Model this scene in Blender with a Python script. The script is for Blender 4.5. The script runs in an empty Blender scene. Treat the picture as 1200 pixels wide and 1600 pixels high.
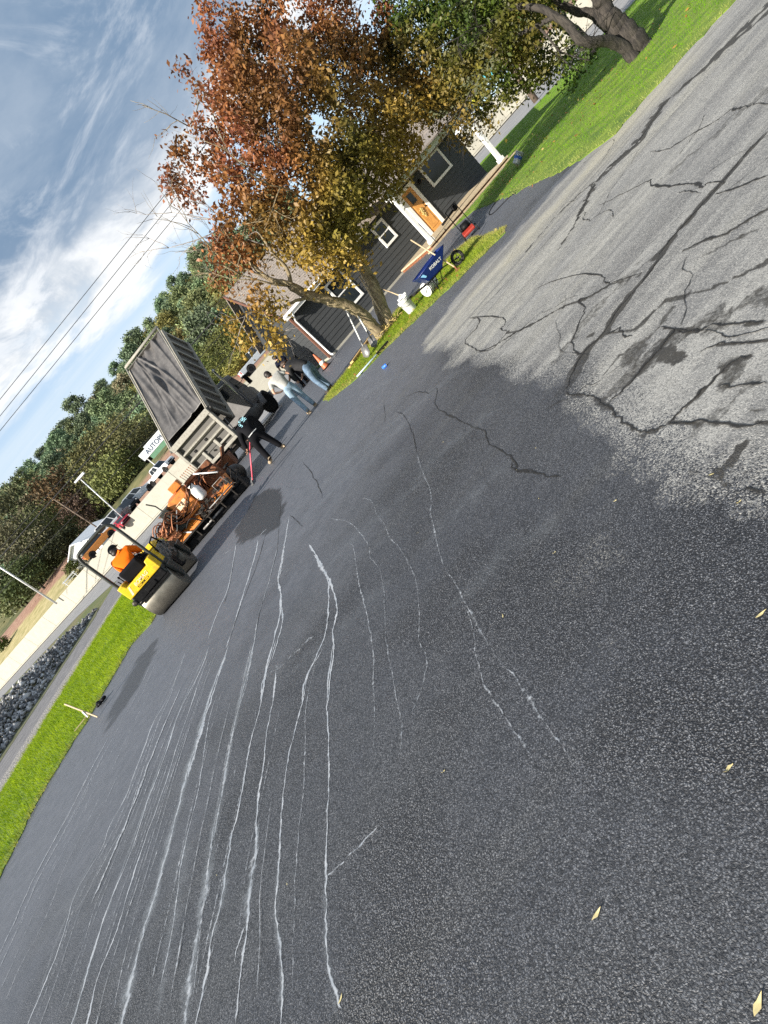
import bpy, math, random
import numpy as np
from mathutils import Vector, Matrix
random.seed(7); RNG = np.random.default_rng(7)
C = bpy.context.scene.collection
S = bpy.context.scene
PI = math.pi
# ------------------------------------------------------------------ camera, light, exposure
F, TH, PT, CH = 916.0, math.radians(41.1), math.atan(290 / 916), 1.75   # focal px (1200x1600), roll, pitch, eye height
R_ = Vector((1, 0, 0)); FW = Vector((0, math.cos(PT), -math.sin(PT))); DN = Vector((0, -math.sin(PT), -math.cos(PT)))
cam = bpy.data.cameras.new('camera'); camo = bpy.data.objects.new('camera', cam); C.objects.link(camo)
cx = R_ * math.sin(TH) + DN * math.cos(TH); cy = R_ * math.cos(TH) - DN * math.sin(TH); cz = -FW
M = Matrix((cx, cy, cz)).transposed().to_4x4(); M.translation = (0, 0, CH); camo.matrix_world = M
cam.sensor_fit = 'VERTICAL'; cam.sensor_height = 24; cam.lens = 24 * F / 1600; cam.clip_end = 3000; cam.clip_start = .05
S.camera = camo
S.view_settings.view_transform = 'Standard'; S.view_settings.look = 'None'; S.view_settings.exposure = 1.0; S.view_settings.gamma = 1
try: S.cycles.use_denoising = False
except Exception: pass
S.cycles.max_bounces = 6; S.cycles.transparent_max_bounces = 12
SUN_AZ, SUN_EL = math.radians(28), math.radians(25)     # light travels towards +X, a little towards +Y
sd = Vector((-math.cos(SUN_AZ) * math.cos(SUN_EL), -math.sin(SUN_AZ) * math.cos(SUN_EL), math.sin(SUN_EL)))
sl = bpy.data.lights.new('sun', 'SUN'); sl.energy = 5.0; sl.angle = math.radians(.5); sl.color = (1, .93, .82)
so = bpy.data.objects.new('sun', sl); C.objects.link(so); so.rotation_euler = sd.to_track_quat('Z', 'Y').to_euler(); so.location = (-30, -10, 30)

def ray(px, py):
    qx, qy = px - 600, py - 800
    u = qx * math.sin(TH) - qy * math.cos(TH); v = qx * math.cos(TH) + qy * math.sin(TH)
    return u, F * math.cos(PT) - v * math.sin(PT), -F * math.sin(PT) - v * math.cos(PT)
def G(px, py, z=0.0):
    x, y, zz = ray(px, py); t = (z - CH) / zz; return (x * t, y * t)
def AT(px, py, Y):
    x, y, z = ray(px, py); t = Y / y; return Vector((x * t, Y, CH + z * t))

# world: Nishita sky under broken cloud
W = bpy.data.worlds.new('World'); S.world = W; W.use_nodes = True
nt = W.node_tree; N = nt.nodes; L = nt.links; N.clear()
def node(t, **k):
    n = N.new(t)
    for a, b in k.items(): setattr(n, a, b)
    return n
wo = node('ShaderNodeOutputWorld'); bg = node('ShaderNodeBackground'); bg.inputs[1].default_value = .11
sky = node('ShaderNodeTexSky', sky_type='NISHITA', sun_disc=False, sun_elevation=SUN_EL, sun_rotation=math.atan2(sd.x, sd.y), altitude=100, air_density=1.0, dust_density=1.2, ozone_density=1.2)
tc = node('ShaderNodeTexCoord'); sep = node('ShaderNodeSeparateXYZ'); L.new(tc.outputs['Generated'], sep.inputs[0])
def mth(op, a, b=None, c=None, clamp=False):
    n = node('ShaderNodeMath', operation=op); n.use_clamp = clamp
    for i, q in enumerate((a, b, c)):
        if q is None: continue
        if isinstance(q, (int, float)): n.inputs[i].default_value = q
        else: L.new(q, n.inputs[i])
    return n.outputs[0]
el = mth('ARCSINE', sep.outputs[2])
zz = mth('ADD', mth('MAXIMUM', sep.outputs[2], 0.0), .16)
pl = node('ShaderNodeCombineXYZ'); L.new(mth('DIVIDE', sep.outputs[0], zz), pl.inputs[0]); L.new(mth('DIVIDE', sep.outputs[1], zz), pl.inputs[1])
def wnoise(scale, detail, rough, sx=1, sy=1, off=(0, 0, 0), dist=0):
    mp = node('ShaderNodeMapping'); mp.inputs['Scale'].default_value = (sx, sy, 1); mp.inputs['Location'].default_value = off; L.new(pl.outputs[0], mp.inputs[0])
    n = node('ShaderNodeTexNoise'); n.inputs['Scale'].default_value = scale; n.inputs['Detail'].default_value = detail; n.inputs['Roughness'].default_value = rough; n.inputs['Distortion'].default_value = dist
    L.new(mp.outputs[0], n.inputs['Vector']); return n.outputs[0]
def wmap(v, a, b, c=0.0, d=1.0, smooth=True):
    n = node('ShaderNodeMapRange'); n.interpolation_type = 'SMOOTHSTEP' if smooth else 'LINEAR'
    L.new(v, n.inputs[0])
    for i, q in zip((1, 2, 3, 4), (a, b, c, d)): n.inputs[i].default_value = q
    return n.outputs[0]
def wmix(f, a, b):
    n = node('ShaderNodeMix', data_type='RGBA')
    if isinstance(f, (int, float)): n.inputs[0].default_value = f
    else: L.new(f, n.inputs[0])
    for s, q in ((n.inputs[6], a), (n.inputs[7], b)):
        if isinstance(q, tuple): s.default_value = (*q, 1)
        else: L.new(q, s)
    return n.outputs[2]
n1 = wnoise(.55, 7, .58, dist=.3); n2 = wnoise(1.6, 8, .62, off=(3, 1, 0), dist=.4); n3 = wnoise(.9, 6, .55, .35, 2.6, off=(1, 7, 0))
elw = mth('ADD', el, mth('MULTIPLY', mth('SUBTRACT', n1, .5), .22)); elw = mth('ADD', elw, mth('MULTIPLY', mth('SUBTRACT', n2, .5), .22))
deck = wmap(elw, .285, .33)                        # the blue-grey cloud deck overhead
bank = wmap(elw, .20, .27)                           # the bright edge under it
low = wmap(n3, .38, .62)                             # thin streaks near the horizon
col = wmix(.55, sky.outputs[0], (3.0, 3.7, 4.5))
col = wmix(mth('MULTIPLY', low, .75), col, (3.7, 4.2, 4.6))
n5 = wnoise(3.2, 9, .68, off=(9, 4, 0), dist=.5); cl = wmix(wmap(n2, .38, .6), (2.5, 2.9, 3.4), (4.9, 4.95, 4.95)); cl = wmix(mth('MULTIPLY', wmap(n5, .45, .62), .5), cl, (5.6, 5.6, 5.6))
col = wmix(bank, col, cl)
n4 = wnoise(2.3, 9, .66, off=(5, 2, 0), dist=.6); dk = wmix(wmap(n2, .36, .62), (1.05, 1.55, 2.25), (1.75, 2.2, 2.8)); dk = wmix(mth('MULTIPLY', wmap(n4, .47, .64), .75), dk, (3.3, 3.6, 4.0))
col = wmix(deck, col, dk)
L.new(col, bg.inputs[0]); L.new(bg.outputs[0], wo.inputs[0])

# ------------------------------------------------------------------ materials
class MT:
    def __init__(s, name):
        s.m = bpy.data.materials.new(name); s.m.use_nodes = True; s.t = s.m.node_tree; s.N = s.t.nodes; s.L = s.t.links
        s.b = s.N['Principled BSDF']; s.out = s.N['Material Output']
    def n(s, t, **k):
        n = s.N.new(t)
        for a, b in k.items(): setattr(n, a, b)
        return n
    def put(s, sock, q):
        if isinstance(q, (int, float)): sock.default_value = q
        elif isinstance(q, tuple): sock.default_value = (*q, 1) if len(q) == 3 and sock.type == 'RGBA' else q
        else: s.L.new(q, sock)
    def coord(s, scale=(1, 1, 1), rot=0.0, kind='Object'):
        t = s.n('ShaderNodeTexCoord'); mp = s.n('ShaderNodeMapping'); mp.inputs['Scale'].default_value = scale; mp.inputs['Rotation'].default_value = (0, 0, rot)
        s.L.new(t.outputs[kind], mp.inputs[0]); return mp.outputs[0]
    def noise(s, scale, detail=4, rough=.55, vec=None, dist=0):
        n = s.n('ShaderNodeTexNoise'); n.inputs['Scale'].default_value = scale; n.inputs['Detail'].default_value = detail; n.inputs['Roughness'].default_value = rough; n.inputs['Distortion'].default_value = dist
        s.L.new(vec if vec is not None else s.coord(), n.inputs['Vector']); return n.outputs[0]
    def voro(s, scale, feature='F1', vec=None):
        n = s.n('ShaderNodeTexVoronoi', feature=feature); n.inputs['Scale'].default_value = scale
        s.L.new(vec if vec is not None else s.coord(), n.inputs['Vector']); return n
    def mr(s, v, a, b, c=0.0, d=1.0, smooth=True):
        n = s.n('ShaderNodeMapRange'); n.interpolation_type = 'SMOOTHSTEP' if smooth else 'LINEAR'; s.L.new(v, n.inputs[0])
        for i, q in zip((1, 2, 3, 4), (a, b, c, d)): s.put(n.inputs[i], q)
        return n.outputs[0]
    def math(s, op, a, b=None, clamp=False):
        n = s.n('ShaderNodeMath', operation=op); n.use_clamp = clamp; s.put(n.inputs[0], a)
        if b is not None: s.put(n.inputs[1], b)
        return n.outputs[0]
    def mix(s, f, a, b, mode='MIX'):
        n = s.n('ShaderNodeMix', data_type='RGBA', blend_type=mode); s.put(n.inputs[0], f); s.put(n.inputs[6], a); s.put(n.inputs[7], b); return n.outputs[2]
    def attr(s, name, out='Fac'):
        n = s.n('ShaderNodeAttribute', attribute_name=name); return n.outputs[out]
    def bump(s, h, strength=.3, dist=.01):
        n = s.n('ShaderNodeBump'); n.inputs['Strength'].default_value = strength; n.inputs['Distance'].default_value = dist; s.L.new(h, n.inputs['Height']); s.L.new(n.outputs[0], s.b.inputs['Normal']); return n
    def set(s, col=None, rough=.6, metal=0.0, spec=.5):
        if col is not None: s.put(s.b.inputs['Base Color'], col)
        s.put(s.b.inputs['Roughness'], rough); s.put(s.b.inputs['Metallic'], metal); s.b.inputs['Specular IOR Level'].default_value = spec
        return s.m
def pbr(name, col, rough=.55, metal=0.0, var=.18, scale=6.0, dirt=None, dirt_amt=.35, bump=.0, spec=.5):
    s = MT(name); n = s.noise(scale, 6, .6)
    c = s.mix(s.mr(n, .3, .7), tuple(q * (1 - var) for q in col), tuple(min(1, q * (1 + var)) for q in col))
    if dirt:
        n2 = s.noise(scale * 2.3, 8, .7); c = s.mix(s.math('MULTIPLY', s.mr(n2, .46, .7), dirt_amt), c, dirt)
    if bump: s.bump(s.noise(scale * 8, 5, .6), bump, .01)
    return s.set(c, s.mr(n, .2, .8, max(.02, rough - .08), min(1, rough + .1)), metal, spec)
MAT = {}
def m(k): return MAT[k]
GREY = (.12, .115, .105)
for k, a in dict(
    white=((.78, .78, .76), .45, 0, .05, 4, (.35, .32, .28), .25), white_metal=((.7, .72, .74), .3, 0, .04, 3, None), black=((.006, .006, .007), .5, 0, .3, 8, (.04, .037, .033), .3),
    rubber=((.018, .018, .018), .8, 0, .3, 10, (.12, .11, .1), .4), steel=((.22, .215, .21), .5, .6, .2, 10, (.1, .09, .08), .5), drum=((.20, .185, .155), .42, .8, .12, 3, (.12, .105, .085), .45),
    yellow=((.82, .53, .012), .4, 0, .08, 5, (.16, .12, .05), .5), dark_olive=((.022, .026, .022), .45, 0, .3, 6, (.10, .095, .08), .3),
    orange=((.62, .20, .03), .5, 0, .15, 7, (.10, .06, .035), .55), rust=((.23, .085, .035), .75, 0, .35, 9, (.05, .03, .02), .7), copper=((.42, .17, .08), .5, .3, .3, 12, (.08, .05, .04), .6), grease=((.03, .026, .022), .5, .2, .5, 12, (.14, .10, .07), .6),
    bed=((.29, .275, .235), .6, 0, .12, 5, (.13, .11, .085), .6), bed_dark=((.085, .08, .072), .65, 0, .15, 5, (.08, .07, .06), .5), tarp=((.085, .080, .078), .42, 0, .2, 3, (.16, .155, .15), .4), cab=((.17, .165, .165), .5, 0, .1, 4, (.09, .08, .075), .4),
    glass=((.02, .025, .03), .06, 0, .1, 3, None), chrome=((.6, .6, .6), .2, .95, .1, 6, (.2, .19, .18), .4),
    wood_tan=((.52, .40, .25), .6, 0, .15, 7, (.25, .18, .1), .4), deck=((.50, .41, .28), .65, 0, .15, 6, (.28, .22, .15), .4), door=((.62, .30, .08), .4, 0, .12, 6, (.35, .15, .04), .3), lumber=((.55, .36, .14), .7, 0, .2, 9, (.3, .18, .08), .5),
    trim=((.8, .8, .78), .5, 0, .03, 3, (.5, .48, .44), .2), brown=((.16, .07, .045), .6, 0, .15, 5, None), concrete=((.37, .355, .30), .8, 0, .07, 1.2, (.27, .25, .215), .35),
    blue=((.003, .014, .11), .35, 0, .08, 4, (.03, .06, .2), .2), blue_label=((.25, .55, .8), .5, 0, .1, 8, None), bright_blue=((.03, .15, .65), .4, 0, .1, 8, None), red=((.28, .025, .015), .5, 0, .1, 8, (.2, .05, .03), .4), pink_red=((.75, .1, .15), .45, 0, .1, 8, None),
    cone_orange=((.5, .13, .05), .5, 0, .1, 8, (.2, .1, .05), .3), skin=((.50, .29, .20), .5, 0, .06, 20, None), skin_dark=((.30, .16, .10), .5, 0, .06, 20, None), hair=((.018, .012, .009), .55, 0, .3, 40, None), hair_brown=((.05, .028, .016), .55, 0, .3, 40, None),
    hoodie_orange=((.88, .16, .008), .85, 0, .07, 9, None), navy=((.012, .014, .028), .85, 0, .2, 9, None), black_cloth=((.007, .007, .009), .85, 0, .25, 9, None), charcoal=((.03, .03, .032), .8, 0, .25, 9, None), grey_shirt=((.40, .40, .38), .85, 0, .08, 9, None), jeans=((.20, .29, .38), .85, 0, .25, 7, (.45, .52, .58), .45), dark_jeans=((.09, .14, .21), .85, 0, .25, 7, (.3, .4, .5), .5), boots=((.36, .28, .19), .8, 0, .2, 14, None), shoe_dark=((.03, .025, .022), .7, 0, .2, 14, None),
    silver=((.50, .53, .56), .3, .3, .05, 3, None), car_white=((.78, .79, .8), .25, 0, .03, 3, None), car_black=((.02, .022, .028), .2, 0, .1, 3, None), car_red=((.35, .02, .04), .25, 0, .05, 3, None), car_orange=((.62, .24, .05), .3, 0, .05, 3, None), car_blue=((.38, .50, .58), .3, .1, .05, 3, None),
    pole_wood=((.17, .125, .09), .85, 0, .25, 5, (.07, .055, .045), .6), pole_metal=((.62, .62, .60), .45, .3, .08, 5, None), wire=((.02, .02, .022), .6, 0, .1, 5, None), sign_white=((.75, .8, .82), .5, 0, .05, 5, None), sign_green=((.12, .26, .16), .5, 0, .1, 5, None), sign_text=((.03, .06, .12), .5, 0, .1, 5, None), yellow_sign=((.8, .75, .05), .5, 0, .05, 5, None), teal=((.08, .5, .6), .4, 0, .1, 5, None),
    plastic=((.72, .72, .70), .4, 0, .05, 8, (.45, .43, .4), .3), cream=((.88, .70, .45), .5, 0, .1, 20, None), hoodie_print=((.40, .75, .85), .7, 0, .1, 30, None), straw=((.55, .42, .16), .8, 0, .3, 30, None), lamp_red=((.4, .01, .01), .3, 0, .1, 9, None), lamp_clear=((.6, .6, .58), .15, 0, .1, 9, None), tarp_roof=((.045, .05, .055), .6, 0, .2, 5, None), garage=((.72, .74, .75), .6, 0, .04, 2, None), dry_leaf=((.62, .53, .26), .7, 0, .2, 30, (.35, .2, .08), .4), dry_soil=((.14, .075, .05), .95, 0, .3, .6, (.20, .15, .08), .6),
).items(): MAT[k] = pbr(k, a[0], a[1], a[2], a[3], a[4], a[5] if len(a) > 5 else None, a[6] if len(a) > 6 else .3, spec=.12 if k in ('black', 'black_cloth', 'navy', 'charcoal', 'hoodie_orange', 'rubber') else .5)

# ------------------------------------------------------------------ mesh helpers
def link(name, me, parent=None):
    o = bpy.data.objects.new(name, me); C.objects.link(o)
    if parent is not None: o.parent = parent
    return o
def tag(o, label=None, cat=None, group=None, kind=None):
    if label: o['label'] = label
    if cat: o['category'] = cat
    if group: o['group'] = group
    if kind: o['kind'] = kind
    return o
def thing(name, label, cat, loc=(0, 0, 0), rz=0.0, group=None):
    o = bpy.data.objects.new(name, None); o.empty_display_size = .2; C.objects.link(o); o.location = loc; o.rotation_euler = (0, 0, rz)
    return tag(o, label, cat, group)
class MB:
    def __init__(s): s.v = []; s.f = []; s.k = []
    def add(s, v, f, k=0):
        o = len(s.v); s.v += [tuple(q) for q in v]; s.f += [tuple(i + o for i in q) for q in f]; s.k += [k] * len(f); return s
    def box(s, x0, x1, y0, y1, z0, z1, k=0, mtx=None):
        v = [Vector(q) for q in ((x0, y0, z0), (x1, y0, z0), (x1, y1, z0), (x0, y1, z0), (x0, y0, z1), (x1, y0, z1), (x1, y1, z1), (x0, y1, z1))]
        if mtx is not None: v = [mtx @ q for q in v]
        return s.add(v, ((0, 3, 2, 1), (4, 5, 6, 7), (0, 1, 5, 4), (1, 2, 6, 5), (2, 3, 7, 6), (3, 0, 4, 7)), k)
    def hexa(s, b, t, k=0):            # 4 bottom + 4 top points
        return s.add(list(b) + list(t), ((0, 3, 2, 1), (4, 5, 6, 7), (0, 1, 5, 4), (1, 2, 6, 5), (2, 3, 7, 6), (3, 0, 4, 7)), k)
    def tube(s, pts, r, n=8, k=0, caps=True):
        pts = [Vector(p) for p in pts]; rr = r if isinstance(r, (list, tuple)) else [r] * len(pts)
        rings = []; prev = None
        for i, p in enumerate(pts):
            d = (pts[min(i + 1, len(pts) - 1)] - pts[max(i - 1, 0)]); d = d.normalized() if d.length > 1e-9 else Vector((0, 0, 1))
            if prev is None: a = d.orthogonal().normalized()
            else:
                a = prev - d * prev.dot(d); a = a.normalized() if a.length > 1e-6 else d.orthogonal().normalized()
            prev = a; b = d.cross(a)
            rings.append([p + (a * math.cos(2 * PI * j / n) + b * math.sin(2 * PI * j / n)) * rr[i] for j in range(n)])
        v = [q for g in rings for q in g]; f = []
        for i in range(len(pts) - 1):
            for j in range(n):
                f.append((i * n + j, i * n + (j + 1) % n, (i + 1) * n + (j + 1) % n, (i + 1) * n + j))
        if caps: f.append(tuple(reversed(range(n)))); f.append(tuple(range((len(pts) - 1) * n, len(pts) * n)))
        return s.add(v, f, k)
    def cyl(s, p0, p1, r, r2=None, n=16, k=0): return s.tube([p0, p1], [r, r if r2 is None else r2], n, k)
    def lathe(s, prof, c=(0, 0, 0), axis='z', n=20, k=0, mtx=None):
        v = []; f = []
        for (r, h) in prof:
            for j in range(n):
                a = 2 * PI * j / n; x, y, z = r * math.cos(a), r * math.sin(a), h
                if axis == 'x': x, y, z = z, x, y
                elif axis == 'y': x, y, z = y, z, x
                q = Vector((x + c[0], y + c[1], z + c[2])); v.append(mtx @ q if mtx is not None else q)
        for i in range(len(prof) - 1):
            for j in range(n): f.append((i * n + j, i * n + (j + 1) % n, (i + 1) * n + (j + 1) % n, (i + 1) * n + j))
        f.append(tuple(reversed(range(n)))); f.append(tuple(range((len(prof) - 1) * n, len(prof) * n)))
        return s.add(v, f, k)
    def ell(s, c, r, nu=16, nv=10, k=0, mtx=None):
        v = []; f = []
        for i in range(1, nv):
            t = PI * i / nv
            for j in range(nu):
                a = 2 * PI * j / nu; v.append(Vector((r[0] * math.sin(t) * math.cos(a), r[1] * math.sin(t) * math.sin(a), r[2] * math.cos(t))))
        v.append(Vector((0, 0, r[2]))); v.append(Vector((0, 0, -r[2])))
        for i in range(nv - 2):
            for j in range(nu): f.append((i * nu + j, (i + 1) * nu + j, (i + 1) * nu + (j + 1) % nu, i * nu + (j + 1) % nu))
        T, B = len(v) - 2, len(v) - 1
        for j in range(nu): f.append((T, j, (j + 1) % nu)); f.append((B, (nv - 2) * nu + (j + 1) % nu, (nv - 2) * nu + j))
        v = [(mtx @ q if mtx is not None else q) + Vector(c) for q in v]
        return s.add(v, f, k)
    def prism(s, poly, a0, a1, axis='x', k=0, mtx=None):      # poly in the plane across the axis
        n = len(poly); v = []
        for a in (a0, a1):
            for (p, q) in poly:
                w = Vector((a, p, q)) if axis == 'x' else Vector((p, a, q)) if axis == 'y' else Vector((p, q, a))
                v.append(mtx @ w if mtx is not None else w)
        f = [tuple(range(n)), tuple(reversed(range(n, 2 * n)))] + [(i, i + n, (i + 1) % n + n, (i + 1) % n) for i in range(n)]
        return s.add(v, f, k)
    def build(s, name, mats, parent=None, smooth=False, bevel=0.0, seg=2, subd=0):
        me = bpy.data.meshes.new(name); me.from_pydata(s.v, [], s.f)
        if not isinstance(mats, (list, tuple)): mats = [mats]
        for q in mats: me.materials.append(MAT[q] if isinstance(q, str) else q)
        me.polygons.foreach_set('material_index', s.k)
        if smooth: me.polygons.foreach_set('use_smooth', [True] * len(me.polygons))
        me.validate(); import bmesh
        b = bmesh.new(); b.from_mesh(me); bmesh.ops.recalc_face_normals(b, faces=b.faces); b.to_mesh(me); b.free(); me.update()
        o = link(name, me, parent)
        if bevel:
            q = o.modifiers.new('bevel', 'BEVEL'); q.width = bevel; q.segments = seg; q.limit_method = 'ANGLE'; q.angle_limit = math.radians(40)
        if subd:
            q = o.modifiers.new('sub', 'SUBSURF'); q.levels = subd; q.render_levels = subd
        return o
def np_mesh(name, v, f, mats, parent=None, attrs=None, smooth=False, mi=None):
    v = np.asarray(v, np.float32); f = np.asarray(f, np.int32); k = f.shape[1]
    me = bpy.data.meshes.new(name); me.vertices.add(len(v)); me.vertices.foreach_set('co', v.ravel())
    me.loops.add(f.size); me.loops.foreach_set('vertex_index', f.ravel()); me.polygons.add(len(f))
    me.polygons.foreach_set('loop_start', np.arange(0, f.size, k, dtype=np.int32)); me.polygons.foreach_set('loop_total', np.full(len(f), k, np.int32))
    for q in (mats if isinstance(mats, (list, tuple)) else [mats]): me.materials.append(MAT[q] if isinstance(q, str) else q)
    if mi is not None: me.polygons.foreach_set('material_index', np.asarray(mi, np.int32))
    if smooth: me.polygons.foreach_set('use_smooth', np.ones(len(f), bool))
    for an, (typ, d) in (attrs or {}).items():
        a = me.attributes.new(an, typ, 'POINT')
        a.data.foreach_set('value' if typ == 'FLOAT' else 'color', np.asarray(d, np.float32).ravel())
    me.update(); return link(name, me, parent)
def copy_tree(o, parent=None):
    c = o.copy(); C.objects.link(c); c.parent = parent
    for ch in list(o.children): copy_tree(ch, c)
    return c
def text_mesh(name, s, size, mt, parent, mtx, depth=.004, shear=0.0):
    cu = bpy.data.curves.new(name, 'FONT'); cu.body = s; cu.size = size; cu.extrude = depth; cu.align_x = 'CENTER'; cu.align_y = 'CENTER'; cu.shear = shear; cu.offset = size * .012
    t = bpy.data.objects.new(name, cu); C.objects.link(t); bpy.context.view_layer.update()
    me = bpy.data.meshes.new_from_object(t.evaluated_get(bpy.context.evaluated_depsgraph_get())); bpy.data.objects.remove(t); bpy.data.curves.remove(cu)
    me.materials.clear(); me.materials.append(MAT[mt]); me.transform(mtx); me.name = name
    return link(name, me, parent)
def smooth_path(pts, n=6):
    pts = [Vector(p) for p in pts]; out = []
    for i in range(len(pts) - 1):
        p0 = pts[max(i - 1, 0)]; p1 = pts[i]; p2 = pts[i + 1]; p3 = pts[min(i + 2, len(pts) - 1)]
        for j in range(n):
            t = j / n; out.append(.5 * ((2 * p1) + (p2 - p0) * t + (2 * p0 - 5 * p1 + 4 * p2 - p3) * t * t + (3 * p1 - p0 - 3 * p2 + p3) * t ** 3))
    out.append(pts[-1]); return out

# ------------------------------------------------------------------ ground, driveway, roads
def poly_sd(P, poly):              # signed distance, inside positive
    poly = np.asarray(poly, float); d = np.full(len(P), 1e9); ins = np.zeros(len(P), bool); n = len(poly)
    for i in range(n):
        a = poly[i]; b = poly[(i + 1) % n]; e = b - a; w = P - a
        t = np.clip((w @ e) / max(e @ e, 1e-9), 0, 1); q = w - t[:, None] * e; d = np.minimum(d, (q ** 2).sum(1))
        c = ((a[1] > P[:, 1]) != (b[1] > P[:, 1])) & (P[:, 0] < (b[0] - a[0]) * (P[:, 1] - a[1]) / ((b[1] - a[1]) if abs(b[1] - a[1]) > 1e-9 else 1e-9) + a[0]); ins ^= c
    d = np.sqrt(d); return np.where(ins, d, -d)
def line_d(P, pts):
    d = np.full(len(P), 1e9); tt = np.zeros(len(P))
    for i in range(len(pts) - 1):
        a = np.array(pts[i]); b = np.array(pts[i + 1]); e = b - a; w = P - a
        t = np.clip((w @ e) / max(e @ e, 1e-9), 0, 1); q = ((w - t[:, None] * e) ** 2).sum(1); k = q < d; d[k] = q[k]; tt[k] = (i + t[k]) / (len(pts) - 1)
    return np.sqrt(d), tt
def vnoise(P, s, seed=0, oct=4):   # value noise
    out = np.zeros(len(P)); amp = 1; tot = 0
    for o in range(oct):
        q = P * s * 2 ** o + seed * 17.3 + o * 5.1; i = np.floor(q).astype(np.int64); f = q - i; f = f * f * (3 - 2 * f)
        h = lambda a, b: (np.sin(a * 127.1 + b * 311.7 + seed) * 43758.5453) % 1.0
        v = (h(i[:, 0], i[:, 1]) * (1 - f[:, 0]) + h(i[:, 0] + 1, i[:, 1]) * f[:, 0]) * (1 - f[:, 1]) + (h(i[:, 0], i[:, 1] + 1) * (1 - f[:, 0]) + h(i[:, 0] + 1, i[:, 1] + 1) * f[:, 0]) * f[:, 1]
        out += v * amp; tot += amp; amp *= .5
    return out / tot
c2 = lambda pts: [G(x / 2, 1000 + y / 2) for x, y in pts]                 # readings from enlarged crops of the photo
c24 = lambda pts: [G(350 + x / 2.4, 600 + y / 2.4) for x, y in pts]
c8 = lambda pts: [G(600 + x / 2, 400 + y / 2) for x, y in pts]
c3 = lambda pts: [G(800 + x / 3, y / 3) for x, y in pts]
px = lambda pts: [G(x, y) for x, y in pts]
OLD = px([(655, 537), (690, 500), (720, 455), (790, 380), (870, 290), (945, 212), (1000, 150), (1090, 50), (1160, -30)]) + [(13.5, 6), (17.5, 3), (17.5, -2), (2.2, -2), (1.45, .6)] + px([(1200, 765), (1120, 735), (1040, 712), (1000, 695), (945, 655), (905, 632), (870, 600), (835, 590), (790, 572), (735, 570), (690, 562)])
yl = [.25]
while yl[-1] < 33: yl.append(yl[-1] + max(.022, .0065 * yl[-1]))
xl = np.concatenate([np.arange(-9.5, -5, .12), np.arange(-5, 6.5, .035), np.arange(6.5, 17, .1)])
X, Y = np.meshgrid(xl, yl); P = np.stack([X.ravel(), Y.ravel()], 1); nx = len(xl); ny = len(yl)
dn = (vnoise(P, 2.2, 3, 5) - .5)
sd_ = poly_sd(P, OLD)
wid = np.clip(.55 - .03 * P[:, 1], .12, .5)
old = np.clip((sd_ + dn * (.55 + .2 * (P[:, 1] < 4)) - .02) / wid + .3, 0, 1)
# worn scuffing that reaches past the edge of the old surface, near the camera
scuff = np.clip(1 - np.abs(sd_ + .55) / .8, 0, 1) * np.clip((3.9 - P[:, 1]) / .8, 0, 1) * np.clip((vnoise(P, 1.3, 9, 4) - .42) * 4, 0, 1) * .13
old = np.maximum(old, scuff)
seal = np.zeros(len(P))
def stroke(pts, w0, w1=None, s=1.0, j=.5):
    global seal
    w0 *= .7; w1 = w1 * .7 if w1 is not None else None
    d, t = line_d(P, pts); w = w0 + (t * ((w1 if w1 is not None else w0) - w0)); w = w * (1 + j * 2 * (vnoise(P, 9, len(pts), 4) - .5) * 2.4)
    seal = np.maximum(seal, s * np.clip((w - d) / np.maximum(w * .35, .012) , 0, 1))
def blob(pts, s=1.0):
    global seal
    seal = np.maximum(seal, s * np.clip((poly_sd(P, pts) + (vnoise(P, 7, 4, 4) - .5) * .18) / .03, 0, 1))
stroke(c3([(1200, 620), (1100, 720), (1000, 840), (920, 930), (830, 1030), (740, 1130), (690, 1200)]), .07, .09, .85)
stroke(c8([(870, 0), (800, 90), (740, 160), (680, 250), (620, 310), (580, 390), (570, 420)]), .07, .13, .95)
stroke(c8([(800, 60), (710, 90), (640, 130), (560, 160), (490, 200), (430, 230), (380, 260), (330, 290), (300, 300)]), .04, .03, .75)
stroke(c8([(385, 240), (420, 235), (470, 215)]), .05, .02, .8)
stroke(c8([(570, 425), (590, 435), (640, 440), (680, 460), (700, 475), (740, 510), (780, 540), (810, 555), (850, 545), (890, 525)]), .028, .04, 1, .8)
blob(c8([(665, 455), (700, 470), (735, 470), (775, 475), (775, 500), (765, 530), (740, 525), (700, 490), (672, 480)]))
blob(c8([(800, 560), (815, 575), (835, 555), (900, 545), (905, 525), (860, 535)]), .9)
stroke(c8([(890, 525), (950, 470), (1000, 420), (1050, 370), (1100, 330), (1150, 310)]), .032, .05, .85)
stroke(c8([(700, 460), (760, 410), (820, 340), (870, 280), (910, 230)]), .035, .05, .8)
blob(c8([(820, 330), (850, 290), (910, 260), (950, 290), (990, 300), (950, 340), (900, 355), (880, 330)]), .85)
stroke(c8([(900, 165), (860, 225), (800, 280), (740, 310), (690, 370), (650, 420)]), .06, .03, .6)
blob(c8([(730, 310), (800, 255), (830, 240), (850, 270), (790, 330), (750, 350)]), .6)
stroke(c8([(1200, 20), (1100, 70), (1000, 110), (880, 140), (790, 230), (690, 245), (640, 250)]), .06, .03, .7)
blob(c8([(1040, 325), (1150, 305), (1140, 340), (1080, 400), (1060, 470), (1030, 440)]), .6)
stroke(c8([(860, 225), (930, 232), (985, 235), (1020, 220), (1100, 215), (1200, 205)]), .022, .03, 1)
stroke(c8([(990, 300), (1040, 280), (1100, 275), (1200, 265)]), .025, .025, .8)
stroke(c8([(1040, 410), (1120, 408), (1200, 402)]), .016, .02, .9)
stroke(c8([(890, 525), (980, 520), (1090, 530), (1200, 525)]), .028, .03, .85)
stroke(c8([(1060, 470), (1130, 480), (1200, 490)]), .02, .02, .7)
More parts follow.
